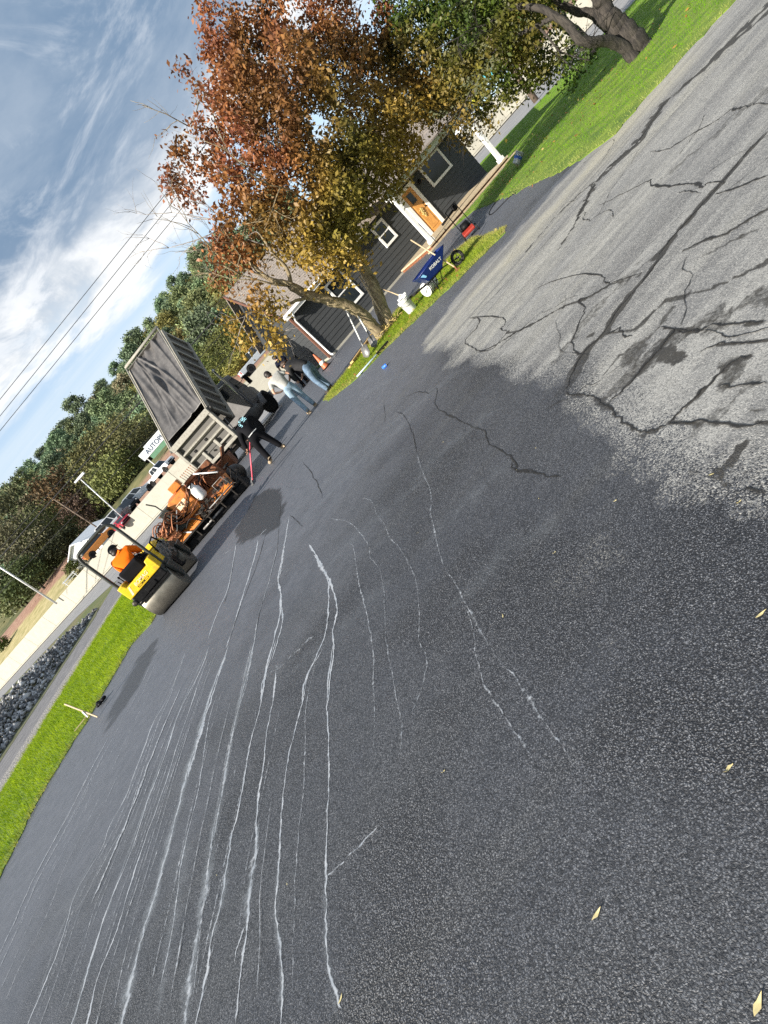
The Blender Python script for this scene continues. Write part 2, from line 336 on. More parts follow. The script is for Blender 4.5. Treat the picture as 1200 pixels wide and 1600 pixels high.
stroke(c8([(1120, 600), (1080, 650), (1030, 680), (1090, 735), (1200, 740)]), .05, .02, .85)
stroke(c8([(740, 680), (820, 668), (900, 672), (1000, 690)]), .02, .03, .6)
stroke(c3([(1200, 20), (1100, 130), (1000, 230), (900, 320), (800, 410), (720, 480), (650, 580), (580, 680), (520, 730), (450, 790), (390, 860), (340, 960), (290, 1060), (200, 1200)]), .26, .05, .9, .9)
stroke(c3([(520, 740), (430, 820), (330, 900), (200, 1020), (60, 1190)]), .12, .06, .7, .9)
stroke(c3([(1200, 980), (1100, 1040), (1000, 1100), (900, 1130), (800, 1180)]), .05, .04, .7)
stroke(c3([(1200, 1060), (1080, 1110), (1000, 1150), (900, 1200)]), .05, .04, .6)
stroke(c8([(1200, 120), (1050, 190), (930, 250), (800, 350), (720, 430)]), .2, .12, .55, .9)
stroke(c8([(820, 20), (700, 130), (620, 220), (540, 330)]), .16, .1, .5, .9)
stroke(c8([(1200, 350), (1120, 420), (1050, 500), (960, 560)]), .12, .08, .5, .9)
stroke(c3([(1200, 420), (1080, 520), (950, 640), (820, 740), (700, 840)]), .16, .1, .5, .9)
stroke(c3([(1200, 60), (1050, 190), (960, 250), (900, 330)]), .2, .1, .85)
wd_, _t = line_d(P, px([(650, 548), (690, 520), (745, 462), (815, 385), (885, 300), (955, 228), (1020, 150)])); warm = np.clip(1.15 - wd_ / .9, 0, 1) * np.clip(vnoise(P, 1.7, 21, 3) * 1.8 - .25, 0, 1)
patch = np.clip((poly_sd(P, px([(440, 762), (447, 790), (440, 820), (415, 838), (372, 852), (366, 830), (385, 800), (398, 775), (420, 762)])) + (vnoise(P, 5, 2, 4) - .5) * .25) / .06, 0, 1)
patch = np.maximum(patch, .75 * np.clip((poly_sd(P, px([(240, 1000), (215, 1030), (190, 1075), (165, 1120), (160, 1150), (185, 1120), (225, 1065), (250, 1010), (256, 985)])) + (vnoise(P, 3, 12, 4) - .5) * .5) / .15, 0, 1))
lane = np.clip((P[:, 1] - 3.0 - .7 * (P[:, 0] + 3) + dn * 3) / 5, 0, 1); lane = np.where(sd_ > -.3, np.maximum(lane, np.clip((P[:, 1] - 8) / 2, 0, 1)), lane)
streaks = []          # (world points, half width, kind) kind 0 pale, 1 dark
def pale(pts, w=.016, a=1.0): streaks.append((pts, w, 1, a))
def dark(pts, w=.012, a=1.0): streaks.append((pts, w, 2, a))
pale(c2([(580, 40), (555, 110), (520, 190), (480, 260), (455, 330), (420, 420), (395, 490), (345, 580), (320, 650), (240, 790), (200, 920), (160, 1030), (90, 1200), (40, 1330)]), .013, .9)
pale(c2([(570, 60), (535, 170), (500, 250), (470, 340), (440, 430), (400, 560), (350, 650), (280, 780), (220, 880)]), .012, .6)
pale(c2([(655, 20), (630, 90), (600, 150), (560, 230), (530, 320), (495, 420), (460, 510), (420, 640), (370, 760), (330, 860), (290, 990), (240, 1160), (200, 1300)]), .014, 1)
pale(c2([(650, 60), (620, 140), (590, 230), (555, 330), (525, 430), (490, 530), (450, 640), (405, 780), (370, 900), (330, 1000), (300, 1080), (275, 1200), (250, 1300)]), .012, 1)
pale(c2([(715, 20), (680, 110), (650, 200), (625, 290), (600, 370), (575, 460), (550, 560), (520, 680), (485, 800), (455, 900), (425, 1010), (405, 1100), (385, 1200), (370, 1300)]), .024, .8)
pale(c2([(710, 40), (672, 150), (640, 250), (612, 350), (588, 430)]), .03, .9)
pale(c2([(680, 170), (655, 250), (635, 380), (620, 480), (590, 600), (565, 720), (545, 880), (500, 1100)]), .012, .7)
pale(c2([(795, 10), (770, 140), (740, 240), (715, 360), (700, 450), (680, 560), (660, 660), (645, 790), (620, 920), (600, 1010), (590, 1130), (580, 1220)]), .022, .6)
pale(c2([(865, 0), (840, 80), (820, 140), (815, 210), (790, 300), (770, 400), (750, 520), (725, 620), (710, 720), (690, 840), (660, 950), (645, 1060), (610, 1220)]), .015, .9)
pale(c2([(865, 90), (855, 190), (835, 290), (825, 400), (810, 480), (805, 560), (800, 680), (780, 790), (775, 890), (760, 1000), (750, 1090), (740, 1200)]), .014, .85)
pale(c2([(812, 600), (800, 680), (782, 790)]), .03, .5)
pale(c2([(1010, 30), (965, 110), (950, 180), (930, 260), (905, 360), (890, 470), (880, 570), (875, 700), (865, 840), (875, 940), (885, 1040), (880, 1210)]), .013, .8)
pale(c2([(1045, 0), (1030, 100), (1025, 210), (1030, 320), (1030, 440), (1025, 560), (1020, 720), (1022, 830), (1025, 960), (1035, 1040), (1070, 1160)]), .012, .8)
pale(c2([(990, 60), (960, 200), (955, 330), (950, 480), (935, 600), (925, 760), (920, 900), (918, 1100)]), .010, .45)
pale(c2([(490, 60), (430, 200), (370, 300), (310, 400), (260, 500), (215, 600), (130, 760), (60, 900), (0, 1020)]), .018, .35)
pale(c2([(470, 160), (400, 300), (340, 430), (280, 560), (200, 720), (140, 880), (70, 1010), (10, 1150)]), .02, .4)
pale(c2([(540, 520), (480, 700), (430, 850), (390, 1000), (360, 1150)]), .012, .45)
pale(c2([(380, 640), (300, 830), (260, 960), (170, 1200)]), .012, .5)
pale(c2([(770, 890), (745, 960), (735, 1010)]), .012, .8)
pale(c2([(1190, 580), (1120, 650), (1060, 710), (1025, 740)]), .012, .6)
pale(c2([(1165, 10), (1170, 120), (1172, 230), (1170, 340)]), .010, .35)
for q in ([(520, 430), (555, 440), (575, 490), (605, 530), (625, 580), (660, 615), (690, 670), (715, 715), (730, 790), (735, 870), (735, 960), (765, 1040), (740, 1150), (705, 1240)], [(400, 505), (470, 520), (520, 570), (545, 610), (550, 650), (580, 690), (600, 760), (605, 850), (610, 960), (625, 1050), (650, 1180), (670, 1300), (655, 1420)]): pale(c24(q), .010, .42)
pale(c24([(475, 600), (490, 620), (500, 700), (520, 800), (545, 900), (560, 1000), (565, 1190)]), .012, .5)
pale(c24([(725, 260), (745, 330), (775, 400), (780, 490), (795, 570), (825, 680), (870, 750), (905, 820), (945, 890), (990, 970), (1040, 1040), (1100, 1110), (1200, 1260), (1300, 1400)]), .012, .42)
pale(c24([(905, 830), (935, 910), (945, 1010), (965, 1080), (985, 1140), (1030, 1210), (1090, 1300), (1160, 1400)]), .010, .42)
pale(c24([(320, 600), (345, 640), (370, 690), (390, 740), (395, 820), (390, 900), (375, 960), (340, 1040), (305, 1120), (295, 1190)]), .016, 1)
pale(c24([(370, 690), (400, 740), (415, 790), (425, 850), (410, 930), (415, 1000), (400, 1100), (395, 1190)]), .016, .95)
pale(c24([(340, 640), (365, 690), (395, 735)]), .03, .8)
pale(c24([(245, 500), (225, 620), (205, 730), (215, 790), (210, 870), (190, 960), (165, 1050), (145, 1190)]), .02, 1)
pale(c24([(240, 560), (220, 650), (207, 740)]), .045, .7)
pale(c24([(215, 810), (222, 880), (205, 960), (180, 1040)]), .014, .9)
pale(c24([(205, 600), (175, 720), (135, 860), (115, 970), (90, 1090), (60, 1190)]), .014, .8)
pale(c24([(130, 580), (120, 640), (95, 720), (70, 800), (40, 900), (10, 990)]), .024, .8)
pale(c24([(45, 600), (35, 680), (15, 770), (-20, 850), (-60, 960)]), .02, .9)
pale(c24([(160, 545), (130, 575)]), .05, .9)
pale(c24([(340, 940), (290, 990), (240, 1040), (190, 1070), (150, 1110)]), .05, .35)
pale(c24([(40, 610), (0, 640)]), .02, .7)
dark(c24([(295, 290), (330, 340), (360, 390), (370, 430)]), .014, .9)
dark(c24([(680, 50), (735, 30), (770, 35), (800, 15), (795, 80), (830, 110), (870, 130), (910, 150), (970, 175), (1000, 230), (1060, 260), (1100, 300), (1100, 330), (1150, 325), (1200, 340)]), .012, .9)
dark(c8([(398, 650), (410, 670), (440, 675), (470, 678), (510, 688), (560, 690)]), .010, .9)
dark(c24([(650, 105), (685, 130), (710, 190), (725, 260)]), .013, .8)
dark(c24([(240, 350), (265, 290)]), .012, .7); dark(c24([(245, 490), (270, 510), (300, 540)]), .014, .7); dark(c24([(600, 65), (605, 110), (603, 150)]), .012, .6); dark(c24([(945, 170), (970, 250), (975, 340), (1010, 400)]), .009, .4)
dark(c24([(215, 430), (210, 500), (200, 620), (175, 720), (135, 860), (115, 970)]), .008, .8); dark(c24([(155, 570), (130, 660), (90, 770), (55, 860), (20, 970)]), .012, .9); dark(c24([(42, 640), (20, 760), (0, 830)]), .009, .8); dark(c24([(225, 380), (270, 395), (320, 380)]), .010, .4)
dark(c2([(730, 600), (715, 560), (725, 520)]), .008, .5)
dark(c8([(465, 110), (530, 80), (610, 58), (680, 62), (690, 78), (710, 90)]), .014, 1)
dark(c8([(265, 195), (330, 190), (375, 195), (380, 215), (368, 225), (385, 240)]), .016, 1)
dark(c8([(270, 195), (298, 200), (290, 225), (255, 265), (275, 285), (300, 298), (340, 290), (385, 240)]), .017, 1)
dark(c8([(265, 195), (320, 150), (370, 100), (420, 50), (470, 0), (560, -100)]), .012, .8)
dark(c8([(640, 130), (610, 140), (630, 165), (615, 200), (600, 240), (590, 270), (600, 305), (615, 310)]), .014, 1)
dark(c8([(380, 230), (420, 180), (470, 120), (520, 60)]), .010, .6)
dark(c3([(1010, 850), (920, 860), (895, 880), (860, 860), (760, 870), (660, 875), (652, 845), (640, 850), (560, 890), (480, 930), (400, 970)]), .018, 1)
dark(c3([(950, 915), (1050, 880), (1130, 850), (1210, 820)]), .02, 1)
dark(c3([(650, 710), (720, 705), (800, 660), (880, 610), (960, 570), (1020, 520), (1060, 510), (1110, 500), (1140, 490), (1210, 490)]), .018, .95)
dark(c3([(780, 902), (830, 898), (890, 905)]), .02, .7)
dark(c8([(690, 250), (730, 232), (750, 250), (780, 250)]), .02, .9)
def smear(pts, w, a=.5): streaks.append((pts, w, 3, a))
smear(c2([(715, 20), (650, 200), (600, 370), (550, 560), (485, 800), (425, 1010), (385, 1200), (360, 1320)]), .075, .9)
smear(c2([(795, 10), (740, 240), (700, 450), (660, 660), (620, 920), (590, 1130), (570, 1260)]), .06, .7)
smear(c2([(725, 620), (710, 720), (690, 840), (660, 950)]), .05, .6); smear(c2([(812, 560), (800, 680), (780, 790), (772, 880)]), .045, .7)
smear(c2([(655, 20), (560, 230), (460, 510), (370, 760), (290, 990), (210, 1280)]), .04, .6); smear(c2([(580, 40), (480, 260), (395, 490), (240, 790), (100, 1180)]), .04, .45)
smear(c2([(875, 700), (865, 840), (880, 980), (885, 1180)]), .035, .5); smear(c2([(590, 600), (545, 880), (500, 1180)]), .09, .4); smear(c2([(1022, 700), (1025, 960), (1060, 1180)]), .03, .4)
for q_ in ([(425, 835), (500, 763), (567, 703), (640, 640), (725, 575)], [(440, 850), (510, 777), (587, 700), (650, 650)], [(660, 858), (700, 815), (753, 763), (800, 720)], [(640, 760), (700, 700), (780, 640)], [(560, 620), (620, 590), (660, 560)], [(500, 900), (600, 800), (680, 740)], [(700, 960), (800, 860), (880, 800)], [(450, 1060), (540, 980), (620, 900)]): smear(px(q_), .26 if q_[0][1] < 870 else .2, .26)
for q_ in (c3([(1200, 620), (1100, 720), (1000, 840), (920, 930), (830, 1030), (740, 1130), (690, 1200)]), c8([(870, 0), (800, 90), (740, 160), (680, 250), (620, 310), (580, 390), (570, 420)]), c8([(800, 60), (710, 90), (640, 130), (560, 160), (490, 200), (430, 230), (380, 260), (330, 290), (300, 300)]), c8([(570, 425), (590, 435), (640, 440), (680, 460), (700, 475), (740, 510), (780, 540), (810, 555), (850, 545), (890, 525)]), c8([(890, 525), (950, 470), (1000, 420), (1050, 370), (1100, 330), (1150, 310)]), c8([(700, 460), (760, 410), (820, 340), (870, 280), (910, 230)]),
    c8([(860, 225), (930, 232), (985, 235), (1020, 220), (1100, 215), (1200, 205)]), c8([(990, 300), (1040, 280), (1100, 275), (1200, 265)]), c8([(890, 525), (980, 520), (1090, 530), (1200, 525)]), c8([(1040, 410), (1120, 408), (1200, 402)]), c8([(1100, 737), (1200, 740)]), c3([(1200, 980), (1100, 1040), (1000, 1100), (900, 1130), (800, 1180)]), c3([(900, 320), (800, 410), (720, 480), (650, 580), (580, 680), (520, 730), (450, 790), (390, 860), (340, 960), (290, 1060)])): dark(q_, .016, .85)
r8 = np.random.default_rng(91)
for k in range(20):
    a0 = np.array(G(r8.uniform(760, 1180), r8.uniform(120, 640)))
    if poly_sd(a0[None], OLD)[0] < .3: continue
    h = r8.uniform(0, 2 * PI); q_ = [tuple(a0)]
    for j in range(r8.integers(5, 12)): h += r8.normal(0, .45); a0 = a0 + np.array([math.cos(h), math.sin(h)]) * r8.uniform(.08, .22); q_.append(tuple(a0))
    dark(q_, r8.uniform(.005, .010), r8.uniform(.6, 1))
fan = [c2(q) for q in ([(440, 90), (380, 210), (310, 330), (250, 440), (190, 560), (110, 700), (40, 850), (-40, 1020)], [(580, 40), (520, 190), (455, 330), (395, 490), (320, 650), (240, 790), (160, 1030), (60, 1280)], [(655, 20), (600, 150), (530, 320), (460, 510), (370, 760), (290, 990), (200, 1300)], [(715, 20), (650, 200), (600, 370), (550, 560), (485, 800), (425, 1010), (375, 1260)], [(795, 10), (740, 240), (700, 450), (660, 660), (620, 920), (590, 1130), (560, 1300)], [(865, 40), (830, 250), (780, 480), (730, 660), (690, 840), (640, 1060), (600, 1300)], [(1010, 30), (930, 260), (885, 500), (865, 760), (870, 1000), (870, 1250)])]
r9 = np.random.default_rng(44)
def resamp(q, n=9):
    q = np.array([(v.x, v.y) for v in smooth_path([(x, y, 0) for x, y in q], 8)]); t = np.linspace(0, len(q) - 1, n); return np.stack([np.interp(t, np.arange(len(q)), q[:, k]) for k in (0, 1)], 1)
for k in range(len(fan) - 1):
    A_, B_ = resamp(fan[k]), resamp(fan[k + 1])
    for j in range((9, 9, 8, 5, 3, 2)[k]):
        f = r9.uniform(.05, .95); q_ = A_ * (1 - f) + B_ * f + np.cumsum(r9.normal(0, .012, A_.shape), 0); i0 = r9.integers(0, 4); i1 = r9.integers(6, 10); pale([tuple(v) for v in q_[i0:i1]], r9.choice([.006, .008, .010, .03], p=[.4, .3, .2, .1]), r9.uniform(.3, .7))
rng = np.random.default_rng(3)
GV = [np.stack([P[:, 0], P[:, 1], np.full(len(P), .004)], 1)]
idx = np.arange(nx * ny).reshape(ny, nx); GF = [np.stack([idx[:-1, :-1].ravel(), idx[:-1, 1:].ravel(), idx[1:, 1:].ravel(), idx[1:, :-1].ravel()], 1)]
GM = [np.zeros(len(GF[0]), int)]; AO = [old]; AS = [seal]; AP = [patch]; AL = [lane]; AE = [np.zeros(len(P))]; AW = [warm]; base = len(P)
for si, (pts, w, kind, a) in enumerate(streaks):
    pp = np.array([(q.x, q.y) for q in smooth_path([(x, y, 0) for x, y in pts], 10)]); d = np.gradient(pp, axis=0); d /= np.maximum(np.linalg.norm(d, axis=1), 1e-6)[:, None]; nn = np.stack([-d[:, 1], d[:, 0]], 1)
    k = len(pp); jit = np.convolve(rng.normal(0, 1, k + 4), np.ones(3) / 3, 'same')[2:-2]; pp = pp + nn * (jit * w * (.45 if kind == 1 else .15 if kind == 3 else .8))[:, None]
    ww = w * .6 * (.45 + .9 * np.abs(np.convolve(rng.normal(0, 1, k + 8), np.ones(5) / 5, 'same')[4:-4] + .5)) * np.clip(np.minimum(np.arange(k), k - 1 - np.arange(k)) / 4, .15, 1)
    z = .0055 + si * .00004
    vv = np.concatenate([np.column_stack([pp + nn * (ww * s)[:, None], np.full(k, z)]) for s in (-1.6, 0, 1.6)]); i = np.arange(k - 1) + base
    GV.append(vv); GF.append(np.concatenate([np.stack([i + o, i + 1 + o, i + 1 + o + k, i + o + k], 1) for o in (0, k)])); GM.append(np.full(2 * (k - 1), kind))
    AE.append(np.concatenate([np.zeros(k), np.full(k, a), np.zeros(k)])); base += 3 * k
    for A_ in (AO, AS, AP, AL, AW): A_.append(np.zeros(3 * k))
# --- asphalt
q = MT('asphalt'); ROT = math.radians(46)
wv = q.n('ShaderNodeVectorMath', operation='ADD'); nz = q.n('ShaderNodeTexNoise'); nz.inputs['Scale'].default_value = 55; q.L.new(q.coord(), nz.inputs['Vector']); sc9 = q.n('ShaderNodeVectorMath', operation='SCALE'); sc9.inputs['Scale'].default_value = .016; q.L.new(nz.outputs['Color'], sc9.inputs[0]); q.L.new(q.coord(), wv.inputs[0]); q.L.new(sc9.outputs[0], wv.inputs[1])
v75 = q.voro(138, vec=wv.outputs[0]); v150 = q.voro(260, vec=wv.outputs[0])
gsel = q.math('MULTIPLY', q.mr(v75.outputs['Color'], .0, 1.0), 1.0)
sepc = q.n('ShaderNodeSeparateColor'); q.L.new(v75.outputs['Color'], sepc.inputs[0]); sepd = q.n('ShaderNodeSeparateColor'); q.L.new(v150.outputs['Color'], sepd.inputs[0])
g1 = q.mr(sepc.outputs[0], .55, 1.0); g2 = q.mr(sepd.outputs[1], .45, 1.0)
coarse = q.mr(q.noise(.55, 3, .5), .40, .60)                     # where the surface is open-textured
big = q.noise(1.1, 5, .6); mott = q.noise(6, 5, .65)
strv = q.coord((.35, 3.2, 1), ROT); st = q.noise(1.0, 5, .62, strv); strv2 = q.coord((.15, 1.1, 1), ROT); st2 = q.noise(1.0, 4, .6, strv2)
dk = q.mix(q.mr(big, .3, .7), (.070, .077, .092), (.094, .100, .112)); dk = q.mix(q.mr(mott, .35, .7), dk, (.112, .119, .136))
dk = q.mix(q.math('MULTIPLY', q.mr(st, .5, .72), .42), dk, (.165, .165, .155)); dk = q.mix(q.math('MULTIPLY', q.mr(st2, .5, .7), .35), dk, (.135, .138, .135))
gk = q.math('MULTIPLY', q.math('ADD', q.math('MULTIPLY', g1, q.mr(coarse, 0, 1, .55, 1.0)), q.math('MULTIPLY', g2, .5)), q.math('SUBTRACT', 1.0, q.math('MULTIPLY', q.attr('lane'), .6)), True)
dk = q.mix(q.mr(q.noise(.42, 4, .6), .42, .62), dk, q.mix(.42, dk, (.040, .047, .066))); dk = q.mix(q.math('MULTIPLY', gk, q.mr(coarse, 0, 1, .68, .9)), dk, (.26, .265, .28))
gap = q.mr(v75.outputs['Distance'], .28, .56); dk = q.mix(q.math('MULTIPLY', q.math('MULTIPLY', gap, q.mr(coarse, 0, 1, .75, 1)), q.math('SUBTRACT', .92, q.math('MULTIPLY', q.attr('lane'), .7))), dk, (.008, .008, .010)); dk = q.mix(q.math('MULTIPLY', q.mr(sepc.outputs[2], .6, .95), q.math('SUBTRACT', .8, q.math('MULTIPLY', q.attr('lane'), .5))), dk, (.016, .017, .02))
dk = q.mix(q.math('MULTIPLY', q.attr('lane'), .8), dk, q.mix(q.mr(mott, .3, .75), (.088, .094, .110), (.118, .123, .142)))
dk = q.mix(q.attr('patch'), dk, q.mix(q.mr(sepd.outputs[0], .4, 1), (.016, .016, .018), (.04, .04, .042)))
oc = q.mix(q.mr(st, .32, .68), (.17, .17, .17), (.34, .335, .315)); oc = q.mix(q.math('MULTIPLY', q.mr(st2, .46, .68), .6), oc, (.42, .405, .345)); oc = q.mix(q.math('MULTIPLY', q.mr(mott, .45, .7), .45), oc, (.10, .10, .102))
oc = q.mix(q.math('MULTIPLY', q.attr('warm'), .75), oc, (.42, .39, .29)); oc = q.mix(q.math('MULTIPLY', q.mr(q.noise(1.0, 4, .65, q.coord((.10, 1.9, 1), ROT)), .50, .66), .65), oc, (.10, .10, .104)); oc = q.mix(q.math('MULTIPLY', g1, .7), oc, (.42, .41, .385)); oc = q.mix(q.math('MULTIPLY', q.mr(sepc.outputs[1], .55, 1), .6), oc, (.07, .07, .072))
om = q.math('ADD', q.attr('old'), q.math('MULTIPLY', q.math('SUBTRACT', sepc.outputs[2], .5), q.math('MULTIPLY', q.mr(q.attr('old'), 0, .12), 1.1))); om = q.mr(om, .28, .72)
cc = q.mix(om, dk, oc); sl_ = q.mr(q.math('ADD', q.attr('seal'), q.math('MULTIPLY', q.math('SUBTRACT', q.noise(24, 6, .75), .5), .9)), .30, .70)
cc = q.mix(q.math('MULTIPLY', sl_, q.mr(om, 0, 1, .35, .97)), cc, q.mix(q.mr(mott, .4, .6), (.024, .023, .022), (.036, .033, .028)))
hb = q.math('ADD', q.math('MULTIPLY', q.math('SUBTRACT', 1.0, v75.outputs['Distance']), q.mr(coarse, 0, 1, .35, 1.0)), q.math('MULTIPLY', q.math('SUBTRACT', 1.0, v150.outputs['Distance']), .35))
hb = q.math('MULTIPLY', hb, q.math('SUBTRACT', 1.0, q.math('MULTIPLY', q.attr('lane'), .7)))
q.bump(hb, .7, .007)
q.set(cc, q.mr(om, 0, 1, .52, .85), 0, .5)
MAT['asphalt'] = q.m
def streak_mat(name, c1, c2_, amt):
    q = MT(name); q.set(q.mix(q.mr(q.noise(9, 5, .6), .3, .7), c1, c2_), .75)
    a = q.math('ADD', q.attr('edge'), q.math('MULTIPLY', q.math('SUBTRACT', q.noise(26, 6, .75), .5), amt)); a = q.mr(a, .18, .75, 0, .95)
    q.L.new(q.math('MULTIPLY', a, q.mr(q.attr('edge'), 0, .15)), q.b.inputs['Alpha']); MAT[name] = q.m
q = MT('smear'); q.set((.40, .44, .48), .8); q.L.new(q.math('MULTIPLY', q.math('MULTIPLY', q.mr(q.attr('edge'), 0, .9), q.mr(q.noise(5, 6, .7), .3, .7, .25, 1)), q.mr(q.noise(60, 4, .7), .35, .6, .18, .55)), q.b.inputs['Alpha']); MAT['smear'] = q.m
streak_mat('pale_dust', (.30, .33, .37), (.43, .45, .48), 2.0); streak_mat('crack', (.010, .010, .010), (.022, .02, .018), .5)
dw = np_mesh('driveway', np.concatenate(GV), np.concatenate(GF), ['asphalt', 'pale_dust', 'crack', 'smear'], None,
    dict(old=('FLOAT', np.concatenate(AO)), seal=('FLOAT', np.concatenate(AS)), patch=('FLOAT', np.concatenate(AP)), lane=('FLOAT', np.concatenate(AL)), edge=('FLOAT', np.concatenate(AE)), warm=('FLOAT', np.concatenate(AW))), mi=np.concatenate(GM)); tag(dw, kind='structure')

# base ground to the horizon
q = MT('field'); n_ = q.noise(.25, 6, .6); q.set(q.mix(q.mr(n_, .35, .65), (.075, .10, .02), (.15, .13, .055)), .95); MAT['field'] = q.m
q = MT('lawn'); n_ = q.noise(1.6, 6, .65); q.set(q.mix(q.mr(n_, .3, .7), (.07, .14, .010), (.20, .28, .025)), .95); q.bump(q.noise(60, 4, .7), .6, .03); MAT['lawn'] = q.m
q = MT('blade'); c_ = q.attr('tint', 'Color'); q.set(c_, .7, 0, .08); tr = q.n('ShaderNodeBsdfTranslucent'); q.L.new(c_, tr.inputs[0]); mx = q.n('ShaderNodeMixShader'); mx.inputs[0].default_value = .35
q.L.new(q.b.outputs[0], mx.inputs[1]); q.L.new(tr.outputs[0], mx.inputs[2]); q.L.new(mx.outputs[0], q.out.inputs[0]); MAT['blade'] = q.m
q = MT('leaf'); c_ = q.attr('tint', 'Color'); q.set(c_, .5, 0, .35); tr = q.n('ShaderNodeBsdfTranslucent'); q.L.new(c_, tr.inputs[0]); mx = q.n('ShaderNodeMixShader'); mx.inputs[0].default_value = .3
q.L.new(q.b.outputs[0], mx.inputs[1]); q.L.new(tr.outputs[0], mx.inputs[2]); q.L.new(mx.outputs[0], q.out.inputs[0]); MAT['leaf'] = q.m
q = MT('far_leaf'); c_ = q.attr('tint', 'Color'); oi = q.n('ShaderNodeObjectInfo'); hs = q.n('ShaderNodeHueSaturation'); q.L.new(q.mr(oi.outputs['Random'], 0, 1, .47, .515), hs.inputs[0]); q.L.new(q.mr(oi.outputs['Random'], 0, 1, 1.0, 1.75, False), hs.inputs[2]); q.L.new(c_, hs.inputs[4]); q.set(hs.outputs[0], .7, 0, .2); MAT['far_leaf'] = q.m
q = MT('gravel'); v_ = q.voro(22); sc_ = q.n('ShaderNodeSeparateColor'); q.L.new(v_.outputs['Color'], sc_.inputs[0]); q.set(q.mix(sc_.outputs[0], (.14, .135, .13), (.36, .34, .32)), .9); q.bump(v_.outputs['Distance'], .8, .03); MAT['gravel'] = q.m
q = MT('old_road'); n_ = q.noise(.8, 6, .6); q.set(q.mix(q.mr(n_, .3, .7), (.20, .20, .205), (.28, .275, .27)), .85); MAT['old_road'] = q.m
q = MT('lane_grey'); n_ = q.noise(3, 7, .65, q.coord((3, .4, 1))); q.set(q.mix(q.mr(n_, .3, .7), (.10, .10, .108), (.20, .195, .20)), .9); q.bump(q.noise(40, 4, .6), .4, .02); MAT['lane_grey'] = q.m
q = MT('moss'); n_ = q.noise(4, 6, .65); q.set(q.mix(q.mr(n_, .35, .65), (.055, .065, .02), (.12, .12, .06)), .95); MAT['moss'] = q.m
q = MT('rock'); q.set(q.mix(q.mr(q.attr('tint'), 0, 1), (.10, .10, .105), (.62, .61, .60)), .85); MAT['rock'] = q.m
def sheet(name, poly, z, mt, kind='structure', thick=0.0):
    b = MB(); n = len(poly)
    if thick: b.prism(poly, z - thick, z, 'z')
    else: b.add([(x, y, z) for x, y in poly], [tuple(range(n))])
    return tag(b.build(name, mt), kind=kind)
sheet('ground', [(-1500, -300), (1500, -300), (1500, 1500), (-1500, 1500)], -.02, 'field')
WALL = [(-80, 97), (-54, 84), (-40, 75.3), (-25.8, 66.8), (-12, 60.6), (1.2, 56.6), (15, 55.6), (30, 54.6), (40, 51.5), (52, 46), (66, 38)]
sheet('road', [(-12, 30.8), (14, 31.2), (20.9, 38.6), (22.3, 35.5), (24, 31.6), (30, 24), (60, 14), (70, 36)] + WALL[::-1] + [(-80, 78), (-40, 60), (-22, 48), (-14, 38)], -.008, 'old_road')
sheet('gravel_lane', [(-13.4, -5), (-10.3, -5), (-10.4, 14), (-10.0, 26), (-9.0, 34), (-11, 45), (-15, 45), (-13.5, 30)], .0, 'lane_grey')
sheet('gravel_verge', [(-11.7, -5), (-10.3, -5), (-10.4, 14), (-10.0, 26), (-9.3, 31), (-10.2, 31), (-11.3, 20)], .006, 'gravel')
sheet('moss_verge', [(-15.2, 4), (-13.2, 4), (-13.3, 18), (-13.3, 30), (-14.2, 33), (-14.6, 20)], .007, 'moss')
# ------------------------------------------------------------------ lawns (sheet + blades)
def in_poly(P, poly): return poly_sd(P, poly) > 0
def grass(name, poly, n, z, hmin, hmax, w, cols, seed, fade=None, dens=None):
    r = np.random.default_rng(seed); pa = np.asarray(poly); lo, hi = pa.min(0), pa.max(0)
    p = r.uniform(lo, hi, (n * 4, 2)); p = p[poly_sd(p, poly) > -.05 + .1 * (vnoise(p, 4, seed, 2) - .6)][:n]
    if dens is not None:
        cn = vnoise(p, dens, seed, 3); p = p[r.random(len(p)) < np.clip((cn - .25) * 3, .15, 1)]
    k = len(p); a = r.uniform(0, 2 * PI, k); h = r.uniform(hmin, hmax, k) * (.6 + .8 * vnoise(p, 1.5, seed + 3, 3)); lean = r.uniform(.1, .8, k) * h; la = r.uniform(0, 2 * PI, k)
    ww = w * r.uniform(.6, 1.3, k); dx, dy = np.cos(a) * ww, np.sin(a) * ww; tip = np.stack([p[:, 0] + np.cos(la) * lean, p[:, 1] + np.sin(la) * lean, z + h], 1)
    v = np.concatenate([np.stack([p[:, 0] - dx, p[:, 1] - dy, np.full(k, z)], 1), np.stack([p[:, 0] + dx, p[:, 1] + dy, np.full(k, z)], 1), tip]); i = np.arange(k)
    t = vnoise(p, .9, seed + 1, 4) * .6 + vnoise(p, 5, seed + 2, 3) * .5 - .1 + r.normal(0, .16, k); t = np.clip(t, 0, 1)[:, None]
    c = (1 - t) * np.array(cols[0]) + t * np.array(cols[1])
    if fade is not None:
        f = fade(p)[:, None]; c = c * (1 - f) + np.array(cols[2]) * f
    c = np.concatenate([np.tile(c, (3, 1)), np.ones((3 * k, 1))], 1)
    return np_mesh(name, v, np.stack([i, i + k, i + 2 * k], 1), 'blade', None, dict(tint=('FLOAT_COLOR', c)))
LL = [(-10.35, 2), (-10.4, 14), (-10.0, 26), (-9.3, 31), (-4.6, 31), (-4.85, 18)] + px([(256, 940), (240, 970), (205, 1010), (160, 1087), (135, 1130), (120, 1152), (60, 1252), (0, 1372)]) + [(-7.2, 6.6), (-7.3, 2)]
LI = px([(506, 626), (514, 626), (545, 602), (572, 578), (600, 548), (660, 491), (720, 434), (787, 367), (789, 358), (772, 364), (755, 372), (738, 373), (708, 396), (690, 415), (660, 450), (620, 485), (595, 520), (557, 562), (520, 606)])
